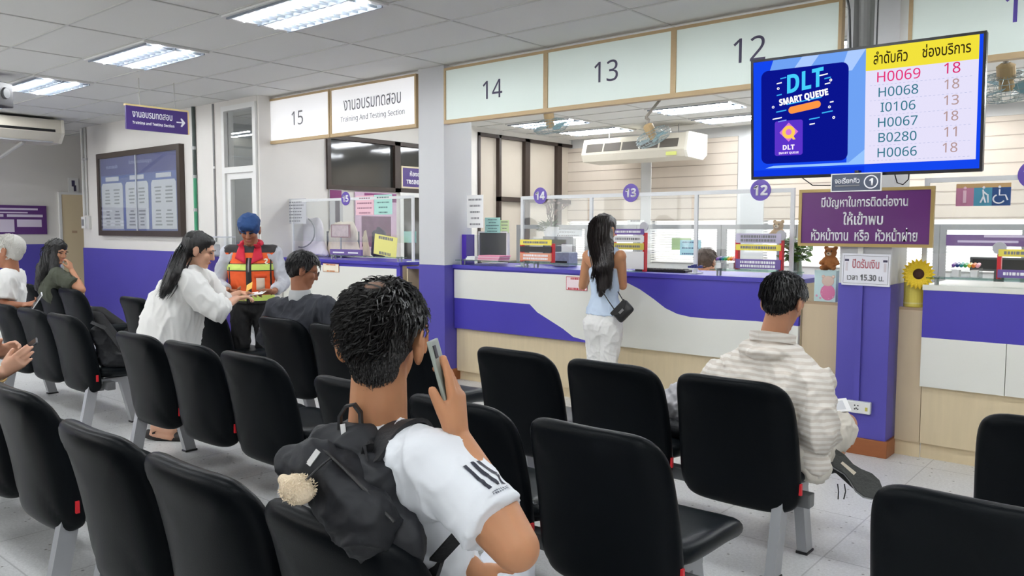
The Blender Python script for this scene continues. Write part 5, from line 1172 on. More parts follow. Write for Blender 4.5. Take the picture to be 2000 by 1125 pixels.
# shoulder straps over the shoulders
def strap(pts,wd,w_,th=.010,name='shoulder_strap'):
    # smooth the path
    P=[V(p) for p in pts]
    for _ in range(2):
        Q=[P[0]]
        for a_,c_ in zip(P,P[1:]): Q+=[a_.lerp(c_,.25),a_.lerp(c_,.75)]
        Q.append(P[-1]); P=Q
    b=ribbon(NB(),P,wd,w_,th); return BKa(obj(name,b,strapm,None,False))
from mathutils.bvhtree import BVHTree
sb_=BVHTree.FromPolygons([v.co+P0.location for v in SH.data.vertices],[p.vertices for p in SH.data.polygons])
def onsh(p,off=.008): q=sb_.find_nearest(V(p)); return q[0]+q[1]*off
front=-bkn
def shoulder_path(sh_,sgn):
    base=top+ax*(.045*sgn+.015)+V((0,0,-.02)); out=[base]; dk=-.15 if sgn>0 else -.03
    for fy,fz,k_ in ((.06,.03,.46),(.02,.08,.50),(-.04,.09,.54),(-.09,.05,.56),(-.12,-.04,.56),(-.125,-.14,.55),(-.10,-.24,.55),(-.03,-.30,.58)):
        q=mid.lerp(sh_,k_+dk)+bkn*fy+V((0,0,fz)); out.append(onsh(q,.009))
    out.append(mid.lerp(sh_,.7)+bkn*.07+V((0,0,-.33))); return out
strap(shoulder_path(shr,1),ax,.075); strap(shoulder_path(shl,-1),ax,.085)
b=ribbon(NB(),[onsh(PD(900,1020,1.70),.012),onsh(PD(893,1060,1.70),.014),onsh(PD(880,1100,1.70),.014),onsh(PD(866,1150,1.70),.014)],AR,.030,.006); BKa(obj('lower_strap',b,strapm,None))
# grab loop and zipper pulls
hp=PD(690,840,1.80)
b=ribbon(NB(),[PD(664,838,1.80),PD(664,812,1.80),PD(676,793,1.80),PD(692,790,1.80),PD(704,806,1.80),PD(706,842,1.80)],-AF,.028,.006); BKa(obj('grab_loop',b,strapm,None))
b=ribbon(NB(),[PD(669,828,1.775),PD(672,853,1.77)],AR,.011,.003); BKa(obj('zip_pull',b,mat('silver_pull',(206,206,206),.35,metal=.3),None))
b=ribbon(NB(),[PD(622,880,1.665),PD(602,908,1.66)],AR+AU*.6,.012,.004); BKa(obj('zip_pull',b,mat('silver_pull',(206,206,206),.35),None))
b=tube(NB(),[PD(x,y,d) for x,y,d in ((615,872,1.70),(640,885,1.685),(672,915,1.66),(720,965,1.63),(770,1020,1.6))],.004,6); BKa(obj('zip_line',b,blackp,None))
# plush charm hanging from the pack
pc=PD(578,952,1.645); t=empty('plush_charm',pc,0,'fluffy cream plush charm hanging from the black backpack','plush charm')
b=NB(); ell(b,(0,0,0),(.034,.034,.028)); ell(b,(.014,.0,-.008),(.03,.03,.024)); ell(b,AR*-.026+AU*.016,(.012,.012,.012))
o=blob('fur_ball',b,mat('cream_plush',(232,214,186),.95,noise_=.1,nscale=70,bump=.6,bscale=260),t,.0035,2)
rn=random.Random(8); b=NB()
for k in range(700):
    d=unit((rn.gauss(0,1),rn.gauss(0,1),rn.gauss(0,1))); p=V((d.x*.036+.006,d.y*.036,d.z*.029-.002)); e=d*.001+V((rn.uniform(-1,1),rn.uniform(-1,1),rn.uniform(-1,1)))*.004; tube(b,[p,p+e*.6,p+e],[.0014,.001,.0003],3)
o2=obj('fur_tufts',b,mat('cream_fur',(236,220,194),.95),o)
b=tube(NB(),[V((0.02,0,.01)),V((.035,.03,.04)),V((.05,.05,.06))],.0025,6); obj('cord',b,blackp,t)
def soft(name,b,m,root,vox=.009,sm=6,disp=None,par=None):
    o=att(blob(name,b,m,None,vox,sm,disp=disp),root)
    if par: o.parent=par
    return o
def long_tufts(paths,n,rad,seed,spread=.02):
    """tufts that follow guide paths with scatter"""
    rn=random.Random(seed); b=NB()
    for _ in range(n):
        g=rn.choice(paths); o=V((rn.gauss(0,1),rn.gauss(0,1),rn.gauss(0,1)))*spread; t0=rn.uniform(0,.25); t1=rn.uniform(.8,1.0); pts=[]
        for i in range(6):
            t=(t0+(t1-t0)*i/5)*(len(g)-1); k=min(int(t),len(g)-2); p=V(g[k]).lerp(V(g[k+1]),t-k); pts.append(p+o*(1-.25*i/5))
        strands(b,[pts],3,rad)
    return b
# ------------------------------------------------------------------ 2. seated man in the striped shirt
P=person((-1.36,3.48,0),'seated man in a cream striped shirt and shorts, head bowed, one shoe sole showing')
hc=PD(1530,591,3.62); hf=unit((.08,.88,-.42)); hu=V((0,.42,.9)); nk=PD(1510,655,3.64); shl=PD(1408,735,3.78); shr=PD(1590,748,3.47); ch=(shl+shr)/2+V((0,-.03,-.16)); pel=V((-1.36,3.46,.52))
el_r=PD(1598,850,3.40); wr_r=PD(1628,822,3.68); el_l=PD(1395,840,3.95); wr_l=PD(1560,830,3.95)
hipr=V((-1.27,3.50,.50)); knr=PD(1652,828,3.86); anr=PD(1618,908,3.62)
hipl=V((-1.47,3.50,.50)); knl=V((-1.62,3.92,.50)); anl=V((-1.58,4.0,.10))
b=NB(); f_,u_,r_=head_prims(b,hc,hf,hu,1.0,ears=1.1); neck_prims(b,nk,hc,hf,hu,1.0,.056); torso_prims(b,pel,ch,nk,shl,shr,.92); arm_prims(b,shr,el_r,wr_r,.95); arm_prims(b,shl,el_l,wr_l,.95)
hand_prims(b,wr_r,unit(AF+AR*-.2+AU*.1),unit(AU*.8-AR*.5),unit(-AR+AU*.2),.95,curl=(.5,.5,.55,.6)); hand_prims(b,wr_l,unit(AR*.8+AF*.5),unit(AU),unit(AF),.95,curl=(.4,.4,.5,.5))
leg_prims(b,hipr,knr,anr,.95); leg_prims(b,hipl,knl,anl,.95); BD=soft('body',b,SK_MID,P,.0065,4)
b=NB(); torso_prims(b,pel,ch,nk+V((0,0,-.05)),shl,shr,1.0,w=(.165,.185),ex=.02,low=pel+V((0,0,-.06))); sleeve(b,shr,el_r,1.04,.082,.082); sleeve(b,shl,el_l,1.04,.082,.082); cap(b,el_r,.078,el_r.lerp(wr_r,.35),.07,round1=False); cap(b,nk+V((0,0,-.06)),.088,nk+V((0,.0,-.005)),.076,round1=False,n=22)
cap(b,pel+V((.10,0,.0)),.12,PD(1590,905,3.42),.06); ell(b,nk+V((0,-.01,-.065)),(.15,.11,.05)); cap(b,nk+V((.06,0,-.07)),.06,shr.lerp(nk,.1),.07); cap(b,nk+V((-.06,0,-.07)),.06,shl.lerp(nk,.1),.07); 
stm=mat('cream_striped_shirt',(226,218,206),.8,bump=.2,bscale=18)
# woven horizontal stripes, part of the cloth
nt=stm.node_tree; bs=nt.nodes['Principled BSDF']; tc=nt.nodes.new('ShaderNodeTexCoord'); wv=nt.nodes.new('ShaderNodeTexWave'); wv.bands_direction='Z'; wv.inputs['Scale'].default_value=13; wv.inputs['Distortion'].default_value=2.0; wv.inputs['Detail'].default_value=2; rp_=nt.nodes.new('ShaderNodeValToRGB'); rp_.color_ramp.elements[0].position=.35; rp_.color_ramp.elements[0].color=lin((214,205,194)); rp_.color_ramp.elements[1].position=.6; rp_.color_ramp.elements[1].color=lin((232,227,219)); nt.links.new(tc.outputs['Object'],wv.inputs['Vector']); nt.links.new(wv.outputs['Color'],rp_.inputs[0]); nt.links.new(rp_.outputs[0],bs.inputs['Base Color'])
SHB=soft('shirt',b,stm,P,.009,5,fold(.011,7,(1,1,.7),3))
b=ribbon(NB(),[nk+V((.098*math.cos(a),.088*math.sin(a)-.005,-.012-.02*math.sin(a))) for a in [PI*.05+i*PI*-1.1/12 for i in range(13)]],V((0,0,1)),.042,.010); o=att(obj('collar',b,stm,None),P); o.parent=SHB
b=NB(); cap(b,pel+V((0,0,-.03)),.165,pel+V((0,.05,.02)),.16,side=(1,0,0),k=.75); cap(b,hipr,.105,hipr.lerp(knr,.86),.088,round1=False,n=20); cap(b,hipl,.10,hipl.lerp(knl,.88),.085,round1=False,n=20); cap(b,pel+V((.10,-.02,-.02)),.10,PD(1588,908,3.46),.075); soft('shorts',b,mat('cream_shorts',(222,216,204),.8,bump=.2,bscale=18),P,.009,5,fold(.012,8,(1.2,1.2,.6),4))
b=NB(); hair_cap(b,hc,f_,u_,1.0,.007); HR=soft('hair',b,hairk,P,.006,3)
b=NB(); strands(b,scalp_tufts(hc,f_,u_,1.0,1300,.042,21,down=.7,wild=.22,ear=.05,lo=-.05,rx=(.083,.104,.094)),3,.0036); strands(b,scalp_tufts(hc,f_,u_,1.0,500,.018,22,down=1,wild=.2,ear=.0,lo=-.08,rx=(.074,.1,.1)),3,.002); o=att(obj('hair_tufts',b,mat('hair_tuft',(15,14,15),.38,spec=.55),None),P); o.parent=HR
fuzz(HR,P,1600,.016,.0014,-u_,62,lambda q:(q-hc).dot(u_)<.03 and (q-hc).dot(f_)<.04,mat('hair_tuft',(15,14,15)))
# shoe turned sole towards the back
h0=PD(1632,895,3.55); t0=PD(1697,950,3.47); la=unit(t0-h0); nn=-AF+AR*.12; nn=unit(nn-la*nn.dot(la)); wv_=la.cross(nn); Lh=(t0-h0).length
def sole_pts(k): return [(-.035,0),(-.03,.03*k),(.02,.036*k),(.08,.028*k),(.12,.034*k),(.17,.05*k),(.215,.048*k),(.25,.03*k),(.262,0),(.25,-.03*k),(.215,-.048*k),(.17,-.05*k),(.12,-.034*k),(.08,-.028*k),(.02,-.036*k),(-.03,-.03*k)]
def soleblock(d0,d1,k,bev=.004):
    b=NB(); prism(b,[(x*Lh/.2,y) for x,y in sole_pts(k)],'z',d0,d1); M_=Matrix((la,wv_,nn)).transposed().to_4x4(); M_.translation=h0; bmesh.ops.transform(b,matrix=M_,verts=b.verts); return b
SHOE=att(obj('shoe_sole',soleblock(-.002,.014,1.0),mat('sole_rubber',(62,64,62),.7,bump=.5,bscale=90),None),P)
o=att(obj('sole_foam',soleblock(-.028,-.002,1.03),mat('foam_grey',(176,178,180),.6),None),P); o.parent=SHOE
b=prism(NB(),[(.03,-.006),(.03,.006),(.10,.008),(.10,-.008)],'z',.0135,.0155); M_=Matrix((la,wv_,nn)).transposed().to_4x4(); M_.translation=h0; bmesh.ops.transform(b,matrix=M_,verts=b.verts); o=att(obj('sole_notch',b,mat('foam_cream',(226,214,196),.6),None),P); o.parent=SHOE
b=NB(); Q=lambda x,y,z: h0+la*x+wv_*y+nn*z
cap(b,Q(.0,0,-.045),.040,Q(.13,0,-.05),.043); cap(b,Q(.12,0,-.045),.044,Q(.21*Lh/.2,0,-.035),.038); cap(b,Q(.01,0,-.05),.042,anr,.042); UP=soft('shoe_upper',b,mat('shoe_black',(30,31,33),.75),P,.006,3,par=SHOE)
b=NB()
for k in (0,.022): tube(b,[PD(1636+k*600,945,3.46),PD(1638+k*620,960,3.45),PD(1637+k*500,975,3.45)],.0028,5)
o=att(obj('laces',b,blackp,None),P); o.parent=SHOE
b=NB(); foot_prims(b,anl+V((0,0,.0)),(-1.58,4.18,.04),1.1); soft('other_shoe',b,mat('shoe_black',(30,31,33),.75),P,.009,3)
t=empty('paper_slip',PD(1636,792,3.80),0,'white paper slip held by the seated man over his knee','paper'); b=bx(-.05,.05,-.06,.06,-.0008,.0008); bmesh.ops.rotate(b,cent=(0,0,0),matrix=Matrix.Rotation(.35,3,'X')@Matrix.Rotation(.5,3,'Z'),verts=b.verts); obj('sheet',b,whitep,t); b=bx(-.03,.03,-.04,.04,.0009,.0014); bmesh.ops.rotate(b,cent=(0,0,0),matrix=Matrix.Rotation(.35,3,'X')@Matrix.Rotation(.5,3,'Z'),verts=b.verts); obj('printed_block',b,mat('faint_print',(206,208,212)),t)
# ------------------------------------------------------------------ 3. long haired woman at the counter
YW=5.20
P=person((-3.47,YW,0),'long haired woman in a pale blue sleeveless top and white trousers at the counter')
hc=PY(1181,450,YW+.03); hf=V((.04,1,-.22)); hu=V((0,.2,1)); nk=PY(1180,492,YW); shl=PY(1148,498,YW+.01); shr=PY(1212,498,YW-.01); ch=PY(1181,530,YW); pel=PY(1180,628,YW)
el_l=PY(1138,558,YW+.04); el_r=PY(1216,558,YW+.04); wr_l=PY(1152,536,YW+.26); wr_r=PY(1206,540,YW+.26)
b=NB(); f_,u_,r_=head_prims(b,hc,hf,hu,.95); neck_prims(b,nk,hc,hf,hu,.85,.05); torso_prims(b,pel,ch,nk,shl,shr,.74,w=(.165,.150),k=.66); arm_prims(b,shl,el_l,wr_l,.82,(.048,.042,.032)); arm_prims(b,shr,el_r,wr_r,.82,(.048,.042,.032))
for w_,s_ in ((wr_l,1),(wr_r,-1)): hand_prims(b,w_,V((s_*.3,1,.05)),V((0,0,-1)),V((s_,0,0)),.85,curl=(.15,.2,.2,.25))
hl=pel+V((-.075,0,-.05)); hr_=pel+V((.075,0,-.05)); ks=[V((-3.55,YW+.02,.46)),V((-3.42,YW+.02,.46))]; an=[V((-3.55,YW-.02,.09)),V((-3.41,YW-.02,.09))]
for h_,k_,a_ in zip((hl,hr_),ks,an): leg_prims(b,h_,k_,a_,.85); foot_prims(b,a_,a_+V((0,.15,-.06)),.85)
BD=soft('body',b,SK_TAN,P,.006,4)
b=NB(); ax_=unit(shr-shl); cap(b,pel+V((0,0,.055)),.158,pel+V((0,0,.20)),.118,side=ax_,k=.72,round0=False,n=24); cap(b,pel+V((0,0,.19)),.118,ch,.132,side=ax_,k=.68,n=24); cap(b,ch,.132,ch.lerp(nk,.6),.105,side=ax_,k=.6,n=24); cap(b,shl.lerp(nk,.42),.050,shr.lerp(nk,.42),.050,n=16)
bt=mat('pale_blue_top',(200,216,236),.75,bump=.2,bscale=20); soft('top',b,bt,P,.007,4,fold(.006,9,(1,1,.4),6))
b=NB(); cap(b,pel+V((0,0,.06)),.140,pel+V((0,0,-.02)),.156,side=ax_,k=.75,n=24)
for h_,k_,a_,sx in zip((hl,hr_),ks,an,(-1,1)): cap(b,h_+V((0,-.015,.0)),.094,h_.lerp(k_,.45),.082); cap(b,h_.lerp(k_,.4),.083,k_,.068); cap(b,k_,.068,a_+V((0,0,.02)),.082,round1=False,n=18); cap(b,h_+V((sx*.0,-.035,.03)),.085,h_+V((0,-.01,-.05)),.085)
soft('trousers',b,mat('white_denim',(236,235,232),.75,bump=.15,bscale=22),P,.007,4,fold(.004,12,(1,1,.8),7))
b=NB()
for a_ in an: foot_prims(b,a_+V((0,0,-.01)),a_+V((0,.15,-.055)),.95)
soft('shoes',b,mat('white_shoe',(226,226,226),.6),P,.007,3)
# hair falling to the waist
b=NB(); hair_cap(b,hc,f_,u_,.95,.012); tip=PY(1172,578,YW-.13); mid_=PY(1180,520,YW-.13); 
cap(b,hc+V((0,-.03,.0)),.088,mid_,.078,side=(1,0,0),k=.7,n=20); cap(b,mid_,.078,PY(1178,560,YW-.135),.052,side=(1,0,0),k=.45,n=20); cap(b,PY(1178,555,YW-.135),.05,tip,.018,side=(1,0,0),k=.5)
HR=soft('hair',b,hairk2,P,.007,5,fold(.004,14,(3,1,.12),9))
gs=[]; rn=random.Random(4)
for k in range(18):
    a=-1.25+2.5*k/17; x=math.sin(a)*.082; y=-.06*math.cos(a)-.035; e=PY(1178+22*math.sin(a)-4,548+rn.uniform(0,34)-10*abs(math.sin(a)),YW-.145); gs.append([hc+V((x*.5,y*.5-.03,.105)),hc+V((x*1.02,y-.03,.05)),hc+V((x*1.1,y-.045,-.08)),mid_+V((x*.95,-.06*math.cos(a)+.01,.0)),e.lerp(mid_,.4)+V((x*.3,-.01,0)),e])
o=att(obj('hair_strands',long_tufts(gs,900,.0022,3,.006),mat('hair_strand_brown',(26,19,18),.35,spec=.6),None),P); o.parent=HR
# bag on a thin strap
bc=PY(1217,608,YW-.10); t=empty('shoulder_bag',bc,0,'small black bag tilted at the hip of the long haired woman','bag'); b=cushion(.158,.112,.05,n=6,res=10)
bmesh.ops.rotate(b,cent=(0,0,0),matrix=Matrix.Rotation(.12,3,'Z')@Matrix.Rotation(-.80,3,'Y'),verts=b.verts); obj('bag_body',b,mat('black_leather',(22,22,24),.45),t,True)
b=bx(-.022,.022,-.030,-.026,-.006,.012); bmesh.ops.rotate(b,cent=(0,0,0),matrix=Matrix.Rotation(.12,3,'Z')@Matrix.Rotation(-.80,3,'Y'),verts=b.verts); obj('metal_logo',b,mat('pewter',(150,150,150),.3,metal=.6),t)
b=prism(NB(),[(-.079,.056),(.079,.056),(.079,.03),(0,-.012),(-.079,.03)],'y',-.0275,-.022); bmesh.ops.rotate(b,cent=(0,0,0),matrix=Matrix.Rotation(.12,3,'Z')@Matrix.Rotation(-.80,3,'Y'),verts=b.verts); obj('flap',b,mat('black_leather',(22,22,24),.45),t)
b=NB(); pts=[PY(1205,612,YW-.09),PY(1190,590,YW-.15),PY(1168,556,YW-.14),PY(1158,530,YW-.13),PY(1152,500,YW-.09),PY(1151,484,YW-.03),PY(1156,500,YW+.09)]; tube(b,[p-bc for p in pts],.004,6); b2=[PY(1226,598,YW-.09),PY(1216,585,YW-.10),PY(1207,570,YW-.06)]; tube(b,[p-bc for p in b2],.004,6); obj('strap',b,blackp,t)
# ------------------------------------------------------------------ 4. man in the dark jacket
P=person((-4.74,3.52,0),'seated man with glasses in a dark navy jacket over a grey collar, seen from behind')
hc=PD(593,528,5.72); hf=unit((.52,.82,-.34)); hu=V((.1,.2,1)); nk=PD(586,570,5.72); shl=PD(540,604,5.88); shr=PD(636,600,5.55); ch=(shl+shr)/2+V((0,.0,-.16)); pel=V((-4.74,3.58,.53))
el_l=PD(520,660,5.95); el_r=PD(662,655,5.5); wr_l=PD(560,680,6.2); wr_r=PD(650,690,5.8)
b=NB(); f_,u_,r_=head_prims(b,hc,hf,hu,1.0,ears=1.1); neck_prims(b,nk,hc,hf,hu,1,.056); torso_prims(b,pel,ch,nk,shl,shr,.95); arm_prims(b,shl,el_l,wr_l); arm_prims(b,shr,el_r,wr_r); hand_prims(b,wr_l,AR,AU*-1,AF,.95); hand_prims(b,wr_r,AF,AU*-1,-AR,.95)
for sx in (-1,1): x=-4.74+sx*.10; leg_prims(b,(x,3.58,.5),(x+sx*.04,4.0,.5),(x+sx*.04,4.02,.1)); 
soft('body',b,SK_DARK,P,.007,4)
b=NB(); torso_prims(b,pel,ch,nk+V((0,0,-.06)),shl,shr,1.05,w=(.165,.19),ex=.018,low=pel+V((0,0,-.08))); sleeve(b,shl,el_l,1.02,.085,.07); sleeve(b,shr,el_r,1.02,.085,.07); sleeve(b,el_l,wr_l,.95,.068,.05); sleeve(b,el_r,wr_r,.95,.068,.05)
JK=soft('jacket',b,mat('navy_jacket',(36,39,48),.8,bump=.15,bscale=20),P,.010,5,fold(.008,8,(1,1,.6),12))
b=NB(); cap(b,nk+V((0,0,-.035)),.083,nk+V((0,.0,.016)),.072,round1=False,n=22); soft('shirt_collar',b,mat('grey_stripe_shirt',(186,188,190),.8),P,.007,3,par=JK)
b=NB()
for sx in (-1,1): x=-4.74+sx*.10; cap(b,(x,3.56,.5),.10,(x+sx*.04,4.0,.5),.08); cap(b,(x+sx*.04,4.0,.5),.076,(x+sx*.04,4.02,.13),.06,round1=False)
soft('jeans',b,mat('blue_jeans',(44,78,130),.8),P,.012,3)
b=NB()
for sx in (-1,1): x=-4.74+sx*.14; foot_prims(b,(x,4.02,.09),(x,4.18,.04),1.1)
soft('shoes',b,mat('dark_shoe',(40,42,46),.6),P,.01,2)
b=NB(); hair_cap(b,hc,f_,u_,1.0,.010,fringe=2); HR=soft('hair',b,hairk,P,.007,3)
b=NB(); strands(b,scalp_tufts(hc,f_,u_,1.0,700,.045,31,down=.6,wild=.35,ear=.05,lo=-.03,rx=(.086,.106,.096)),3,.0042); o=att(obj('hair_tufts',b,mat('hair_tuft_grey',(40,40,42),.4,spec=.55),None),P); o.parent=HR
b=NB(); 
for sx in (-1,1):
    cc=hc+f_*.105+r_*.036*sx+u_*.006; tube(b,[cc+r_*.024*math.cos(a)+u_*.018*math.sin(a) for a in [i*2*PI/14 for i in range(15)]],.0022,5); tube(b,[cc+r_*.024*sx,hc+r_*.084*sx+f_*.0+u_*.008],.0018,5)
tube(b,[hc+f_*.108-r_*.012+u_*.006,hc+f_*.108+r_*.012+u_*.006],.002,5); att(obj('glasses',b,mat('wire_frame',(90,86,84),.3,metal=.6),None),P)
# ------------------------------------------------------------------ 5. man in the orange vest
dG=6.9; gF=unit(V((.72,-.66,0))); gR=V((0,0,1)).cross(gF)*-1       # his facing and his right-hand side
P=person((PD(492,550,dG).x,PD(492,550,dG).y,0),'standing man in an orange reflective vest with red collar and blue cap')
base=P.location.copy()
def G(r,f,z): return base+gR*r+gF*f+V((0,0,z))
hc=G(0.005,.03,1.455); hf=unit(gF*.92+V((0,0,-.42))); hu=gF*.42+V((0,0,1)); nk=G(0,-.01,1.33); shr=G(.20,-.01,1.255); shl=G(-.20,-.01,1.255); ch=G(0,0,1.13); pel=G(0,-.01,.84)
el_r=G(.275,.02,1.0); el_l=G(-.27,.03,1.0); wr_r=PD(446,568,6.66); wr_l=PD(534,570,6.58)
b=NB(); f_,u_,r_=head_prims(b,hc,hf,hu,.98); neck_prims(b,nk,hc,hf,hu,1,.055); torso_prims(b,pel,ch,nk,shl,shr,.88); arm_prims(b,shr,el_r,wr_r,.9); arm_prims(b,shl,el_l,wr_l,.9)
hand_prims(b,wr_r,unit(AR*.75-AF*.3-AU*.05),unit(-AF*.2+AU*1),unit(-AF+AU*.2),.92,curl=(.45,.5,.55,.6)); hand_prims(b,wr_l,unit(-AR*.85-AF*.35+AU*.05),unit(-AF*.5-AU*.6),unit(AU-AF*.3),.92,curl=(.6,.7,.8,.85),thumb=(.8,.3,.4))
hips=[G(.09,0,.80),G(-.09,0,.80)]; kns=[G(.10,.03,.44),G(-.10,.02,.44)]; ans=[G(.11,0,.09),G(-.11,0,.09)]
for h_,k_,a_ in zip(hips,kns,ans): leg_prims(b,h_,k_,a_,.9)
BDG=soft('body',b,SK_DARK,P,.006,4); face_bits(P,BDG,hc,hf,hu,.98)
b=NB(); torso_prims(b,pel,ch,nk+V((0,0,-.05)),shl,shr,.90,w=(.150,.17),ex=.006,low=pel); sleeve(b,shr,el_r,1.03,.056,.056); sleeve(b,shl,el_l,1.03,.056,.056); sleeve(b,el_r,wr_r,.85,.056,.044); sleeve(b,el_l,wr_l,.85,.056,.044)
LSH=soft('long_sleeved_shirt',b,mat('pale_grey_shirt',(186,188,196),.8,bump=.15,bscale=20),P,.008,4,fold(.006,9,(1,1,.7),14))
vm=mat('vest_orange',(236,92,32),.7); nt=vm.node_tree; bs=nt.nodes['Principled BSDF']; tc=nt.nodes.new('ShaderNodeTexCoord'); sp=nt.nodes.new('ShaderNodeSeparateXYZ'); nt.links.new(tc.outputs['Object'],sp.inputs[0])
rp_=nt.nodes.new('ShaderNodeValToRGB'); cr=rp_.color_ramp; cr.interpolation='CONSTANT'; mr=nt.nodes.new('ShaderNodeMapRange'); mr.inputs[1].default_value=.70; mr.inputs[2].default_value=1.40; nt.links.new(sp.outputs[2],mr.inputs[0]); nt.links.new(mr.outputs[0],rp_.inputs[0]); nt.links.new(rp_.outputs[0],bs.inputs['Base Color'])
orr,lime,blk=lin((240,96,36)),lin((214,236,120)),lin((40,38,40))
def zs(z): return (z-.70)/.70
stops=[(0,blk),(zs(.855),lime),(zs(.905),orr),(zs(1.105),blk),(zs(1.115),lime),(zs(1.165),blk),(zs(1.172),orr),(zs(1.262),blk)]
while len(cr.elements)<len(stops): cr.elements.new(.5)
for e_,(p_,c_) in zip(cr.elements,stops): e_.position=max(0,min(1,p_)); e_.color=c_
b=NB(); cap(b,G(0,0,.83),.186,G(0,0,1.0),.188,side=gR,k=.70,round0=False,n=26); cap(b,G(0,0,1.0),.188,ch,.202,side=gR,k=.68,n=26); cap(b,ch,.202,G(0,-.005,1.23),.188,side=gR,k=(.68,.55),n=26); cap(b,shr.lerp(nk,.12),.066,shl.lerp(nk,.12),.066,n=16)
VS_=soft('vest',b,vm,P,.007,4,fold(.003,10,(1,1,.8),15))
def onfront(r,z,off=.004):
    return G(r,.30,z)
def patch(name,m,quad,par,off=.004,nx=6,ny=6):
    b=NB(); g=[]
    for i in range(nx+1):
        row=[]
        for j in range(ny+1):
            u,v=i/nx,j/ny; r=(quad[0][0]*(1-u)+quad[1][0]*u)*(1-v)+(quad[3][0]*(1-u)+quad[2][0]*u)*v; z=(quad[0][1]*(1-u)+quad[1][1]*u)*(1-v)+(quad[3][1]*(1-u)+quad[2][1]*u)*v
            o_=G(r,.35,z)-base; row.append(o_)
        g.append(row)
    bv=BVHTree.FromPolygons([v.co for v in par.data.vertices],[p.vertices for p in par.data.polygons]); vv=[]
    for row in g:
        rr=[]
        for o_ in row:
            q=bv.ray_cast(o_,-gF); p=(q[0] if q[0] is not None else o_-gF*.22)+gF*off; rr.append(b.verts.new(p))
        vv.append(rr)
    for i in range(nx):
        for j in range(ny): b.faces.new((vv[i][j],vv[i+1][j],vv[i+1][j+1],vv[i][j+1]))
    o=obj(name,b,m,par,True); so=o.modifiers.new('thick','SOLIDIFY'); so.thickness=.004; return o
patch('zip_strip',mat('vest_black',(36,34,36),.6),[(.022,.835),(-.022,.835),(-.022,1.22),(.022,1.22)],VS_,.004,2,10)
patch('zip',mat('zip_silver',(150,150,152),.35,metal=.4),[(.006,1.10),(-.006,1.10),(-.006,1.22),(.006,1.22)],VS_,.009,1,5)
patch('side_binding',mat('vest_black',(36,34,36),.6),[(.176,.90),(.166,.90),(.166,1.27),(.176,1.27)],VS_,.003,1,8); patch('side_binding',mat('vest_black',(36,34,36),.6),[(-.166,.90),(-.176,.90),(-.176,1.27),(-.166,1.27)],VS_,.003,1,8)
patch('pocket_patch',mat('clear_pocket',(222,200,180),.5),[(-.06,.95),(-.125,.95),(-.125,1.05),(-.06,1.05)],VS_,.005,3,3); patch('pocket_flap',mat('vest_orange_flap',(226,80,30),.7),[(-.045,1.05),(-.14,1.05),(-.14,1.085),(-.045,1.085)],VS_,.006,3,2)
rc=mat('collar_red',(206,32,62),.75)
patch('collar',rc,[(.022,1.17),(.115,1.215),(.085,1.335),(.045,1.335)],VS_,.012,5,6); patch('collar',rc,[(-.115,1.215),(-.022,1.17),(-.045,1.335),(-.085,1.335)],VS_,.012,5,6)
b=NB(); tube(b,[G(.075*math.cos(a),-.02-.075*math.sin(a),1.335+.02*math.sin(a)) for a in [-.5+i*(PI+1.0)/14 for i in range(15)]],.028,8); soft('collar_band',b,rc,P,.007,3,par=VS_)
patch('black_undershirt',mat('black_cloth',(24,24,26),.8),[(.05,1.19),(-.05,1.19),(-.05,1.315),(.05,1.315)],LSH,.006,4,4)
bv=BVHTree.FromPolygons([v.co for v in VS_.data.vertices],[p.vertices for p in VS_.data.polygons]); q_=bv.ray_cast(G(-.135,.35,1.19)-base,-gF); q_=(q_[0] if q_[0] is not None else G(-.135,.14,1.19)-base)+gF*.010
o=text('2',mat('vest_number',(240,236,214),.6),VS_,h=.05,ex=.002,bold=.03); q=Matrix((-gR,V((0,0,1)),gF)).transposed().to_4x4(); q.translation=q_; o.data.transform(q); o.location=(0,0,0); o.rotation_euler=(0,0,0)
b=NB(); cap(b,G(0,0,.86),.158,G(0,0,.80),.158,side=gR,k=.7)
for h_,k_,a_ in zip(hips,kns,ans): cap(b,h_,.095,k_,.078); cap(b,k_,.078,a_+V((0,0,.02)),.075,round1=False)
soft('trousers',b,mat('black_trousers',(22,22,24),.8),P,.01,4,fold(.005,9,(1,1,.7),16))
b=NB()
for a_ in ans: foot_prims(b,a_,a_+gF*.16+V((0,0,-.05)),1.15)
soft('shoes',b,mat('dark_shoe',(40,42,46),.6),P,.01,2)
Mh=Matrix((r_,f_,u_)).transposed(); b=NB(); ell(b,hc+f_*-.012+u_*.058,(.093,.108,.075),Mh,22,14); ell(b,hc+f_*.03+u_*.062,(.088,.078,.055),Mh,20,12); cap(b,hc+u_*.036-f_*.01,.09,hc+u_*.052-f_*.01,.094,side=r_,k=1.12,n=22); ell(b,hc+f_*-.07+u_*.05,(.055,.04,.04),Mh)
CP_=soft('cap',b,mat('navy_cap',(32,66,116),.85,bump=.2,bscale=40),P,.006,3,fold(.004,12,(1,1,1),17)); b=bx(-.014,.014,-.002,.002,-.009,.009); q=Matrix((r_,f_,u_)).transposed().to_4x4(); q.translation=hc+f_*.082+r_*.05+u_*.042; b.transform(q); o=att(obj('cap_badge',b,mat('badge_pale',(170,190,220)),None),P); o.parent=CP_
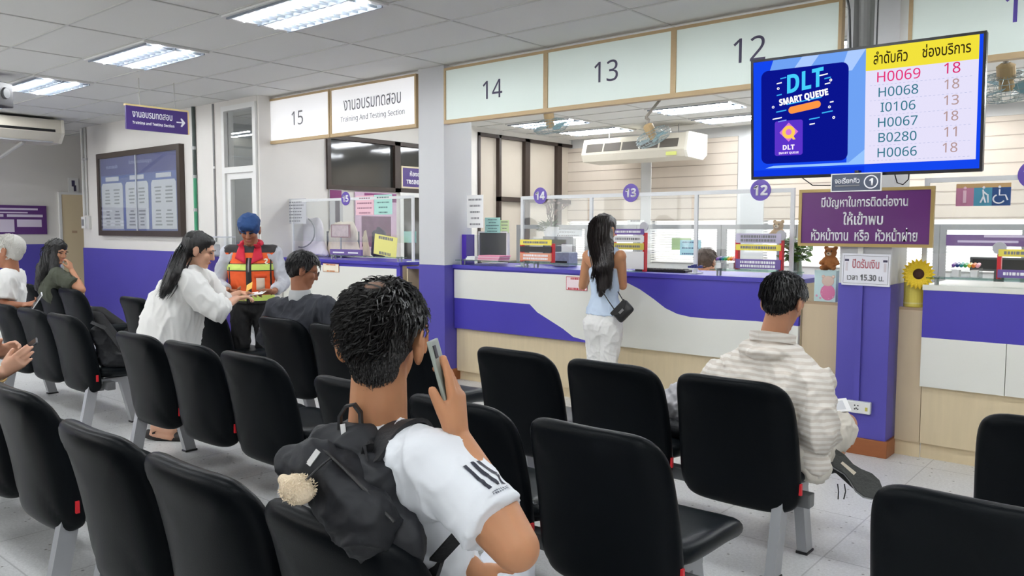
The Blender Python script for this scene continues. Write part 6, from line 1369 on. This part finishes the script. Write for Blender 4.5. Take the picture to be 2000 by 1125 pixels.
# document between them
t=empty('document',PD(500,573,6.48),0,'folded white paper with a yellow slip passed to the vest man','paper'); b=bx(-.075,.075,-.05,.05,-.001,.001); bmesh.ops.rotate(b,cent=(0,0,0),matrix=Matrix.Rotation(.25,3,'X')@Matrix.Rotation(.6,3,'Z'),verts=b.verts); obj('sheet',b,whitep,t)
b=bx(-.03,.03,-.04,.04,-.001,.001); bmesh.ops.transform(b,matrix=Matrix.Translation(PD(487,560,6.45)-PD(500,573,6.48))@Matrix.Rotation(.9,4,'X')@Matrix.Rotation(.7,4,'Z'),verts=b.verts); obj('yellow_slip',b,mat('amber_slip',(240,190,80),.6),t)
# ------------------------------------------------------------------ 6. woman in the white blouse
P=person((-5.55,2.80,0),'woman with a black ponytail in a loose white blouse, leaning over a bench back')
hc=PD(391,489,5.82); hf=unit(AR*.93+AF*.22-AU*.34); hu=unit(AU+AR*.36); nk=PD(374,523,5.85); shr=PD(366,552,5.70); shl=PD(392,545,6.02); ch=PD(352,580,5.86); pel=V((-5.55,2.78,.80))
el_r=PD(425,607,5.72); wr_r=PD(462,583,6.10); el_l=PD(430,590,6.2); wr_l=PD(468,572,6.45)
b=NB(); f_,u_,r_=head_prims(b,hc,hf,hu,1.0); neck_prims(b,nk,hc,hf,hu,.95,.052); torso_prims(b,pel,ch,nk,shl,shr,.85); arm_prims(b,shr,el_r,wr_r,.95); arm_prims(b,shl,el_l,wr_l,.9)
hand_prims(b,wr_r,unit(AR*.8+AF*.5+AU*.15),unit(-AU+AF*.1),unit(AF-AR*.3),.9,curl=(.5,.6,.7,.75)); hand_prims(b,wr_l,unit(AR+AF*.4),unit(-AU),unit(-AF),.85)
hips=[pel+V((.04,-.0,-.18)),pel+V((-.06,.08,-.18))]; ans=[V((-5.43,2.60,.09)),V((-5.62,2.78,.09))]
for h_,a_ in zip(hips,ans): leg_prims(b,h_,h_.lerp(a_,.5)+V((.03,.02,0)),a_,.9); foot_prims(b,a_,a_+V((.15,.10,-.06)),.9)
BDW=soft('body',b,SK_FAIR,P,.006,4); face_bits(P,BDW,hc,hf,hu,1.0)
b=NB(); hem=PD(330,668,5.82); cap(b,hem,.215,PD(340,610,5.82),.20,side=AF,k=1.0,round0=False,n=26); cap(b,PD(340,612,5.82),.20,ch,.185,side=AF,k=.88,n=26); cap(b,ch,.188,ch.lerp(nk,.6),.13,side=AF,k=.8,n=24); cap(b,shr,.085,shl,.085,n=18); cap(b,shr.lerp(nk,.3),.075,nk+V((0,0,-.02)),.07,n=18)
sleeve(b,shr,el_r,.85,.098,.092); cap(b,shr.lerp(el_r,.8),.095,el_r.lerp(wr_r,.32),.080,round1=False,n=20); cap(b,el_r,.085,el_r,.085); sleeve(b,shl,el_l,1.05,.09,.085); cap(b,PD(318,602,5.80),.11,hem,.17); cap(b,shr.lerp(ch,.5),.12,shr.lerp(el_r,.4),.085)
BL=soft('blouse',b,mat('white_blouse',(232,232,230),.8,bump=.15,bscale=16),P,.010,5,fold(.013,6,(1,1,.55),18))
b=ribbon(NB(),[nk+V((0,0,-.035))+AR*.075*math.cos(a)+AF*.075*math.sin(a)+AU*(-.02*math.cos(a)) for a in [PI*.2+i*PI*1.6/14 for i in range(15)]],AU,.05,.008); o=att(obj('collar',b,mat('white_blouse',(232,232,230)),None),P); o.parent=BL
b=NB()
for h_,a_ in zip(hips,ans): cap(b,h_,.088,a_+V((0,0,.10)),.07,round1=False)
soft('trousers',b,mat('dark_trousers',(40,40,44),.8),P,.011,3)
b=NB()
for a_ in ans: tube(b,[a_+V((-.06,-.04,-.045)),a_+V((.0,.0,-.06)),a_+V((.17,.115,-.062))],.034,10); ribbon(b,[a_+V((.02,-.04,-.03)),a_+V((.05,.03,.0)),a_+V((.09,.10,-.03))],AF,.03,.006)
soft('sandals',b,mat('dark_sandal',(36,32,32),.6),P,.009,2)
b=NB(); hair_cap(b,hc,f_,u_,1.0,.010,fringe=2); tie=PD(366,482,5.86); cap(b,hc-f_*.05,.08,tie,.035,n=18); pony=[tie,PD(353,503,5.72),PD(340,533,5.62),PD(327,560,5.59),PD(316,578,5.59)]; chain(b,pony,[.034,.05,.052,.042,.018]); cap(b,pony[1],.045,PD(346,520,5.68),.05)
HR=soft('hair',b,hairk,P,.008,4,fold(.004,14,(2,2,.2),19)); o=att(obj('hair_strands',long_tufts([[tie,pony[1]+V((0,0,.01)),pony[2],pony[3],pony[4]]],520,.0034,6,.021),mat('hair_tuft',(15,14,15)),None),P); o.parent=HR
b=NB(); lathe(b,[(.03,-.02),(.036,0),(.03,.02)],(0,0,0),14); M_=Matrix((AR,AF,AU)).transposed().to_4x4(); M_.translation=tie; b.transform(M_); o=att(obj('hair_tie',b,blackp,None),P); o.parent=HR
# ------------------------------------------------------------------ 7. woman in the dark green shirt, far left
dg=8.72
P=person((-9.43,3.62,0),'woman with long black hair in a dark green shirt, hand raised to her mouth')
hc=PD(112,493,dg); hf=unit(AR*.86-AF*.25-AU*.22); hu=unit(AU+AR*.22); nk=PD(100,523,dg+.02); shr=PD(112,537,dg-.16); shl=PD(96,535,dg+.18); ch=PD(100,566,dg); pel=V((-9.43,3.62,.53))
el_r=PD(160,566,dg-.22); wr_r=PD(140,528,dg-.14); el_l=PD(140,580,dg+.2); wr_l=PD(165,600,dg+.1)
b=NB(); f_,u_,r_=head_prims(b,hc,hf,hu,1.02); neck_prims(b,nk,hc,hf,hu,.95,.052); torso_prims(b,pel,ch,nk,shl,shr,.85); arm_prims(b,shr,el_r,wr_r,1.0); arm_prims(b,shl,el_l,wr_l,.9); hand_prims(b,wr_r,unit(AU-AR*.25),unit(-AR),unit(-AF),1.0,curl=(.7,.8,.9,.95)); hand_prims(b,wr_l,AR,-AU,-AF,.9)
kn=[PD(190,622,dg-.3),PD(196,612,dg)]; an_=[V((-8.45,3.72,.10)),V((-8.3,3.95,.10))]
for h_,k_,a_ in zip((pel+V((.05,-.08,-.02)),pel+V((.05,.08,-.02))),kn,an_): leg_prims(b,h_,k_,a_,.9); foot_prims(b,a_,a_+V((.15,-.03,-.06)),.95)
BD7=soft('body',b,SK_MID,P,.008,4); face_bits(P,BD7,hc,hf,hu,1.02)
gm=mat('dark_green_shirt',(62,66,54),.85,bump=.15,bscale=18); b=NB(); torso_prims(b,pel,ch,nk+V((0,0,-.05)),shl,shr,1.0,w=(.165,.18),ex=.014,low=pel+V((0,0,-.06))); sleeve(b,shr,el_r,.72,.085,.085); sleeve(b,shl,el_l,.8,.08,.08); soft('shirt',b,gm,P,.011,4,fold(.007,8,(1,1,.7),20))
b=NB(); cap(b,pel,.16,pel+V((.05,0,-.02)),.15,side=(0,1,0),k=.8)
for h_,k_,a_ in zip((pel+V((.05,-.08,-.02)),pel+V((.05,.08,-.02))),kn,an_): cap(b,h_,.095,k_,.075); cap(b,k_,.075,a_+V((0,0,.12)),.06,round1=False)
soft('trousers',b,mat('black_trousers',(22,22,24),.8),P,.012,3)
b=NB()
for a_ in an_: foot_prims(b,a_+V((0,0,-.01)),a_+V((.15,-.03,-.055)),1.1)
soft('shoes',b,mat('dark_shoe',(40,42,46),.6),P,.011,2)
b=NB(); hair_cap(b,hc,f_,u_,1.02,.016,fringe=2); cap(b,hc-f_*.03+u_*.02,.095,PD(88,530,dg-.02),.085,n=20); cap(b,PD(88,525,dg-.02),.085,PD(76,562,dg),.05,n=18); cap(b,hc-r_*-.05-f_*.01,.06,PD(106,532,dg-.12),.05,n=16)
HR=soft('hair',b,hairk,P,.010,4,fold(.008,9,(1.5,1.5,.4),21)); o=att(obj('hair_strands',long_tufts([[hc+u_*.1,hc-f_*.09,PD(84,525,dg-.08),PD(72,565,dg-.05)],[hc+u_*.1,hc-f_*.06+r_*.09,PD(96,525,dg-.12),PD(84,560,dg-.1)]],160,.0045,7,.03),mat('hair_tuft',(15,14,15)),None),P); o.parent=HR
# ------------------------------------------------------------------ 8. white haired man at the left edge
do=6.95
P=person((PD(12,560,do).x,PD(12,560,do).y,0),'white haired man in a white shirt at the left edge, holding a pale phone')
hc=PD(14,492,do); hf=unit(-AR*.95-AF*.15-AU*.15); hu=unit(AU-AR*.15); nk=PD(22,525,do+.02); shl=PD(14,545,do-.16); shr=PD(30,542,do+.18); ch=PD(18,572,do); pel=PD(12,640,do)
pel.z=.55; el_l=PD(6,596,do-.2); wr_l=PD(44,596,do-.24); el_r=PD(4,600,do+.25); wr_r=PD(-30,600,do)
b=NB(); f_,u_,r_=head_prims(b,hc,hf,hu,1.12); neck_prims(b,nk,hc,hf,hu,1,.056); torso_prims(b,pel,ch,nk,shl,shr,.95); arm_prims(b,shl,el_l,wr_l,.95); arm_prims(b,shr,el_r,wr_r,.9); hand_prims(b,wr_l,unit(AR+AU*.15),unit(AU*.6-AF*.4),unit(-AF),1.0,curl=(.5,.55,.6,.65)); hand_prims(b,wr_r,-AR,-AU,AF,.95)
for sx in (-1,1): h_=pel+AF*.09*sx-V((0,0,.04)); k_=h_-AR*.42; leg_prims(b,h_,k_,V((k_.x,k_.y,.1)),.9); foot_prims(b,V((k_.x,k_.y,.09)),V((k_.x,k_.y,.035))-AR*.15,.95)
BD8=soft('body',b,SK_DARK,P,.008,4); face_bits(P,BD8,hc,hf,hu,1.12)
b=NB(); torso_prims(b,pel,ch,nk+V((0,0,-.05)),shl,shr,1.05,w=(.17,.18),ex=.016,low=pel+V((0,0,-.08))); sleeve(b,shl,el_l,.8,.09,.088); sleeve(b,shr,el_r,.8,.085,.08); soft('shirt',b,mat('white_shirt',(228,228,226),.8,bump=.15,bscale=16),P,.011,4,fold(.008,8,(1,1,.6),23))
b=NB(); cap(b,pel,.17,pel-V((0,0,.05)),.17,side=AF,k=.8)
for sx in (-1,1): h_=pel+AF*.09*sx-V((0,0,.04)); k_=h_-AR*.42; cap(b,h_,.10,k_,.08); cap(b,k_,.078,V((k_.x,k_.y,.13)),.06,round1=False)
soft('trousers',b,mat('grey_trousers',(96,98,104),.8),P,.012,3)
b=NB()
for sx in (-1,1): k_=pel+AF*.09*sx-AR*.42; foot_prims(b,V((k_.x,k_.y,.09)),V((k_.x,k_.y,.04))-AR*.15,1.1)
soft('shoes',b,mat('dark_shoe',(40,42,46),.6),P,.011,2)
b=NB(); hair_cap(b,hc,f_,u_,1.12,.010,fringe=2); HR=soft('hair',b,hairw,P,.009,3); b=NB(); strands(b,scalp_tufts(hc,f_,u_,1.12,420,.03,41,down=.6,wild=.4,ear=.05,lo=-.05,rx=(.086,.106,.096)),3,.0042); o=att(obj('hair_tufts',b,mat('hair_tuft_white',(206,204,198),.6),None),P); o.parent=HR
phone(PD(72,588,do-.30),unit(AR*.55+AU*.8),unit(-AF*.6-AR*.6+AU*.4),'pale phone in the raised hand at the far left, near the white haired man',L_=.15,body=(226,226,228))
# ------------------------------------------------------------------ 9. person cut by the left edge, only hands in view
P=person((-5.16,1.38,0),'person cut by the left edge, hands with a gold bracelet holding a dark phone')
dh=3.72; nk=V((-5.16,1.36,1.07)); hc=nk+V((.02,.06,.14)); shl=V((-5.36,1.35,.98)); shr=V((-4.96,1.35,.98)); ch=V((-5.16,1.38,.86)); pel=V((-5.16,1.42,.53)); 
wr_r=PD(8,728,dh-.06); wr_l=PD(-4,690,dh+.12); el_r=PD(-110,770,dh+.05); el_l=V((-5.2,1.62,.75))
b=NB(); f_,u_,r_=head_prims(b,hc,V((.25,.9,-.35)),V((0,.3,1)),1.0); neck_prims(b,nk,hc,V((0,.9,-.3)),V((0,.3,1)),.95,.052); torso_prims(b,pel,ch,nk,shl,shr,.88); arm_prims(b,shr,el_r,wr_r,.9); arm_prims(b,shl,el_l,wr_l,.9)
hand_prims(b,wr_r,unit(AR*.72+AU*.62+AF*.1),unit(AF*.7-AR*.25+AU*.1),unit(-AR*.6+AU*.7),.98,curl=(.28,.35,.42,.5),thumb=(.8,.35,.3)); hand_prims(b,wr_l,unit(AR*.85+AU*.3),unit(-AU*.3-AF*.5),unit(AU),.95,curl=(.5,.6,.6,.7))
for sx in (-1,1): x=-5.16+sx*.1; leg_prims(b,(x,1.36,.48),(x,1.64,.46),(x,1.66,.1)); foot_prims(b,(x,1.66,.09),(x,1.82,.035))
soft('body',b,SK_FAIR,P,.0055,4)
b=NB(); torso_prims(b,pel,ch,nk+V((0,0,-.05)),shl,shr,1,ex=.014,low=pel+V((0,0,-.06))); sleeve(b,shr,el_r,.7,.075,.07); sleeve(b,shl,el_l,.7,.075,.07); soft('shirt',b,mat('beige_shirt',(206,196,180),.8),P,.012,4)
b=NB(); cap(b,pel,.16,pel-V((0,0,.04)),.16,side=(1,0,0),k=.75)
for sx in (-1,1): x=-5.16+sx*.1; cap(b,(x,1.36,.48),.095,(x,1.64,.46),.075); cap(b,(x,1.64,.46),.07,(x,1.66,.14),.06,round1=False)
soft('trousers',b,mat('dark_trousers',(40,40,44),.8),P,.013,3)
b=NB()
for sx in (-1,1): x=-5.16+sx*.1; foot_prims(b,(x,1.66,.095),(x,1.82,.045),1.1)
soft('shoes',b,mat('dark_shoe',(40,42,46),.6),P,.011,2)
b=NB(); hair_cap(b,hc,f_,u_,1.0,.014); cap(b,hc-f_*.05,.08,nk+V((0,-.08,0)),.07); soft('hair',b,hairk,P,.01,4)
wd=unit(wr_r-el_r); s_,t_,_d=basis(wd); b=tube(NB(),[wr_r-wd*.03+s_*.034*math.cos(a)+t_*.034*math.sin(a) for a in [i*2*PI/18 for i in range(19)]],.0075,8); att(obj('bracelet',b,mat('gold_bracelet',(226,190,130),.35,metal=.4),None,True),P)
phone(PD(46,684,dh+.02),unit(AR*.72+AU*.62+AF*.25),unit(-AF*.55-AR*.55+AU*.6),'dark phone in the hands of the person cut by the left edge',L_=.145,body=(60,62,66),screen=(120,126,130))
# ------------------------------------------------------------------ 10. clerk behind counter 12
yk=7.06
P=person((PY(1379,520,yk).x,yk+.1,0),'clerk bent low behind counter 12, only the brown hair in view')
bx_=P.location.x; hc=PY(1378,512,yk); hf=V((-.1,-.75,-.65)); hu=V((0,-.6,.8)); nk=hc+V((0,.12,-.10)); shl=nk+V((.19,.05,-.07)); shr=nk+V((-.19,.05,-.07)); ch=nk+V((0,.08,-.2)); pel=V((bx_,yk+.42,.55))
b=NB(); f_,u_,r_=head_prims(b,hc,hf,hu,1.0); neck_prims(b,nk,hc,hf,hu,.95,.052); torso_prims(b,pel,ch,nk,shl,shr,.9); arm_prims(b,shr,shr+V((-.05,-.05,-.26)),shr+V((.1,-.28,-.24)),.9); arm_prims(b,shl,shl+V((.05,-.05,-.26)),shl+V((-.1,-.28,-.24)),.9)
hand_prims(b,shr+V((.1,-.28,-.24)),V((.3,-1,0)),V((0,0,-1)),V((1,0,0)),.9); hand_prims(b,shl+V((-.1,-.28,-.24)),V((-.3,-1,0)),V((0,0,-1)),V((-1,0,0)),.9); soft('body',b,SK_FAIR,P,.008,4)
b=NB(); torso_prims(b,pel,ch,nk+V((0,0,-.04)),shl,shr,1,ex=.012,low=pel+V((0,0,-.06))); sleeve(b,shr,shr+V((-.05,-.05,-.26)),.9,.08,.07); sleeve(b,shl,shl+V((.05,-.05,-.26)),.9,.08,.07); soft('shirt',b,mat('rose_shirt',(206,160,160),.8),P,.012,4)
b=NB(); hair_cap(b,hc,f_,u_,1.0,.014); HR=soft('hair',b,hairg,P,.008,4); b=NB(); strands(b,scalp_tufts(hc,f_,u_,1.0,300,.05,51,down=.8,wild=.2,lo=-.05,rx=(.088,.108,.098)),3,.004); o=att(obj('hair_tufts',b,hairg,None),P); o.parent=HR
t=empty('office_stool',(bx_,yk+.45,0),0,'stool under the clerk behind counter 12','stool'); b=NB(); lathe(b,[(.17,.38),(.19,.40),(.18,.42)],(0,0,0),20); obj('seat',b,blackp,t); b=NB(); lathe(b,[(.025,.03),(.025,.38)],(0,0,0),12); lathe(b,[(.18,.0),(.17,.03)],(0,0,0),20); obj('pedestal',b,greym,t)
# ------------------------------------------------------------------ bags on the seats
bl=bench_pos=None
t=empty('seat_bag',(-6.06,2.56,.455),0,'black bag with grey straps leaning on the last seat of the second row left bench','bag')
b=NB(); cap(b,(-.0,.04,.05),.10,(-.02,-.06,.28),.05,side=(0,1,.3),k=.45,n=18); cap(b,(.06,.10,.035),.045,(.0,.02,.05),.08,n=16); obj_=blob('bag_body',b,bagm,t,.009,4,disp=fold(.006,11,(1,1,1),31))
b=ribbon(NB(),[(-.02,-.10,.33),(.03,-.02,.28),(.09,.05,.14),(.15,.10,.04)],V((0,1,0)),.03,.006); obj('strap',b,strapm,t); b=NB(); tube(b,[(.07,.10,.05),(.13,.12,.06),(.17,.16,.03),(.12,.19,.02),(.06,.16,.03)],.012,8); obj('loop',b,mat('grey_strap',(120,122,126),.6),t); obj('buckle',bx(.10,.15,.10,.15,.05,.065,.004),mat('buckle_grey',(150,152,156),.4),t)
t=empty('plastic_bag',(-1.93,3.55,.455),0,'crumpled pale plastic bag and black pouch on the seat left of the bowed man','bag')
b=NB(); ell(b,(0.07,0,.13),(.10,.08,.10)); ell(b,(.02,.02,.10),(.12,.09,.09)); cap(b,(.0,.0,.16),.07,(.05,-.02,.24),.03); blob('plastic',b,mat('pale_plastic',(196,194,198),.3,spec=.6,bump=.4,bscale=18),t,.009,3,disp=fold(.016,11,(1,1,1),33))
b=NB(); cap(b,(-.08,-.06,.045),.05,(.16,-.07,.04),.045,side=(0,0,1),k=1.1); blob('black_pouch',b,bagm,t,.009,3,disp=fold(.006,10))
# ================================================================== world and render feel
w=bpy.data.worlds.new('sky'); sc.world=w; w.use_nodes=True
w.node_tree.nodes['Background'].inputs[0].default_value=(1,.98,.95,1); w.node_tree.nodes['Background'].inputs[1].default_value=2.3
VS.exposure=0.85
sc.cycles.max_bounces=8; sc.cycles.diffuse_bounces=4; sc.cycles.glossy_bounces=3; sc.cycles.transparent_max_bounces=16; sc.cycles.transmission_bounces=4
sc.cycles.sample_clamp_indirect=6; sc.cycles.use_denoising=True; sc.cycles.caustics_reflective=False; sc.cycles.caustics_refractive=False
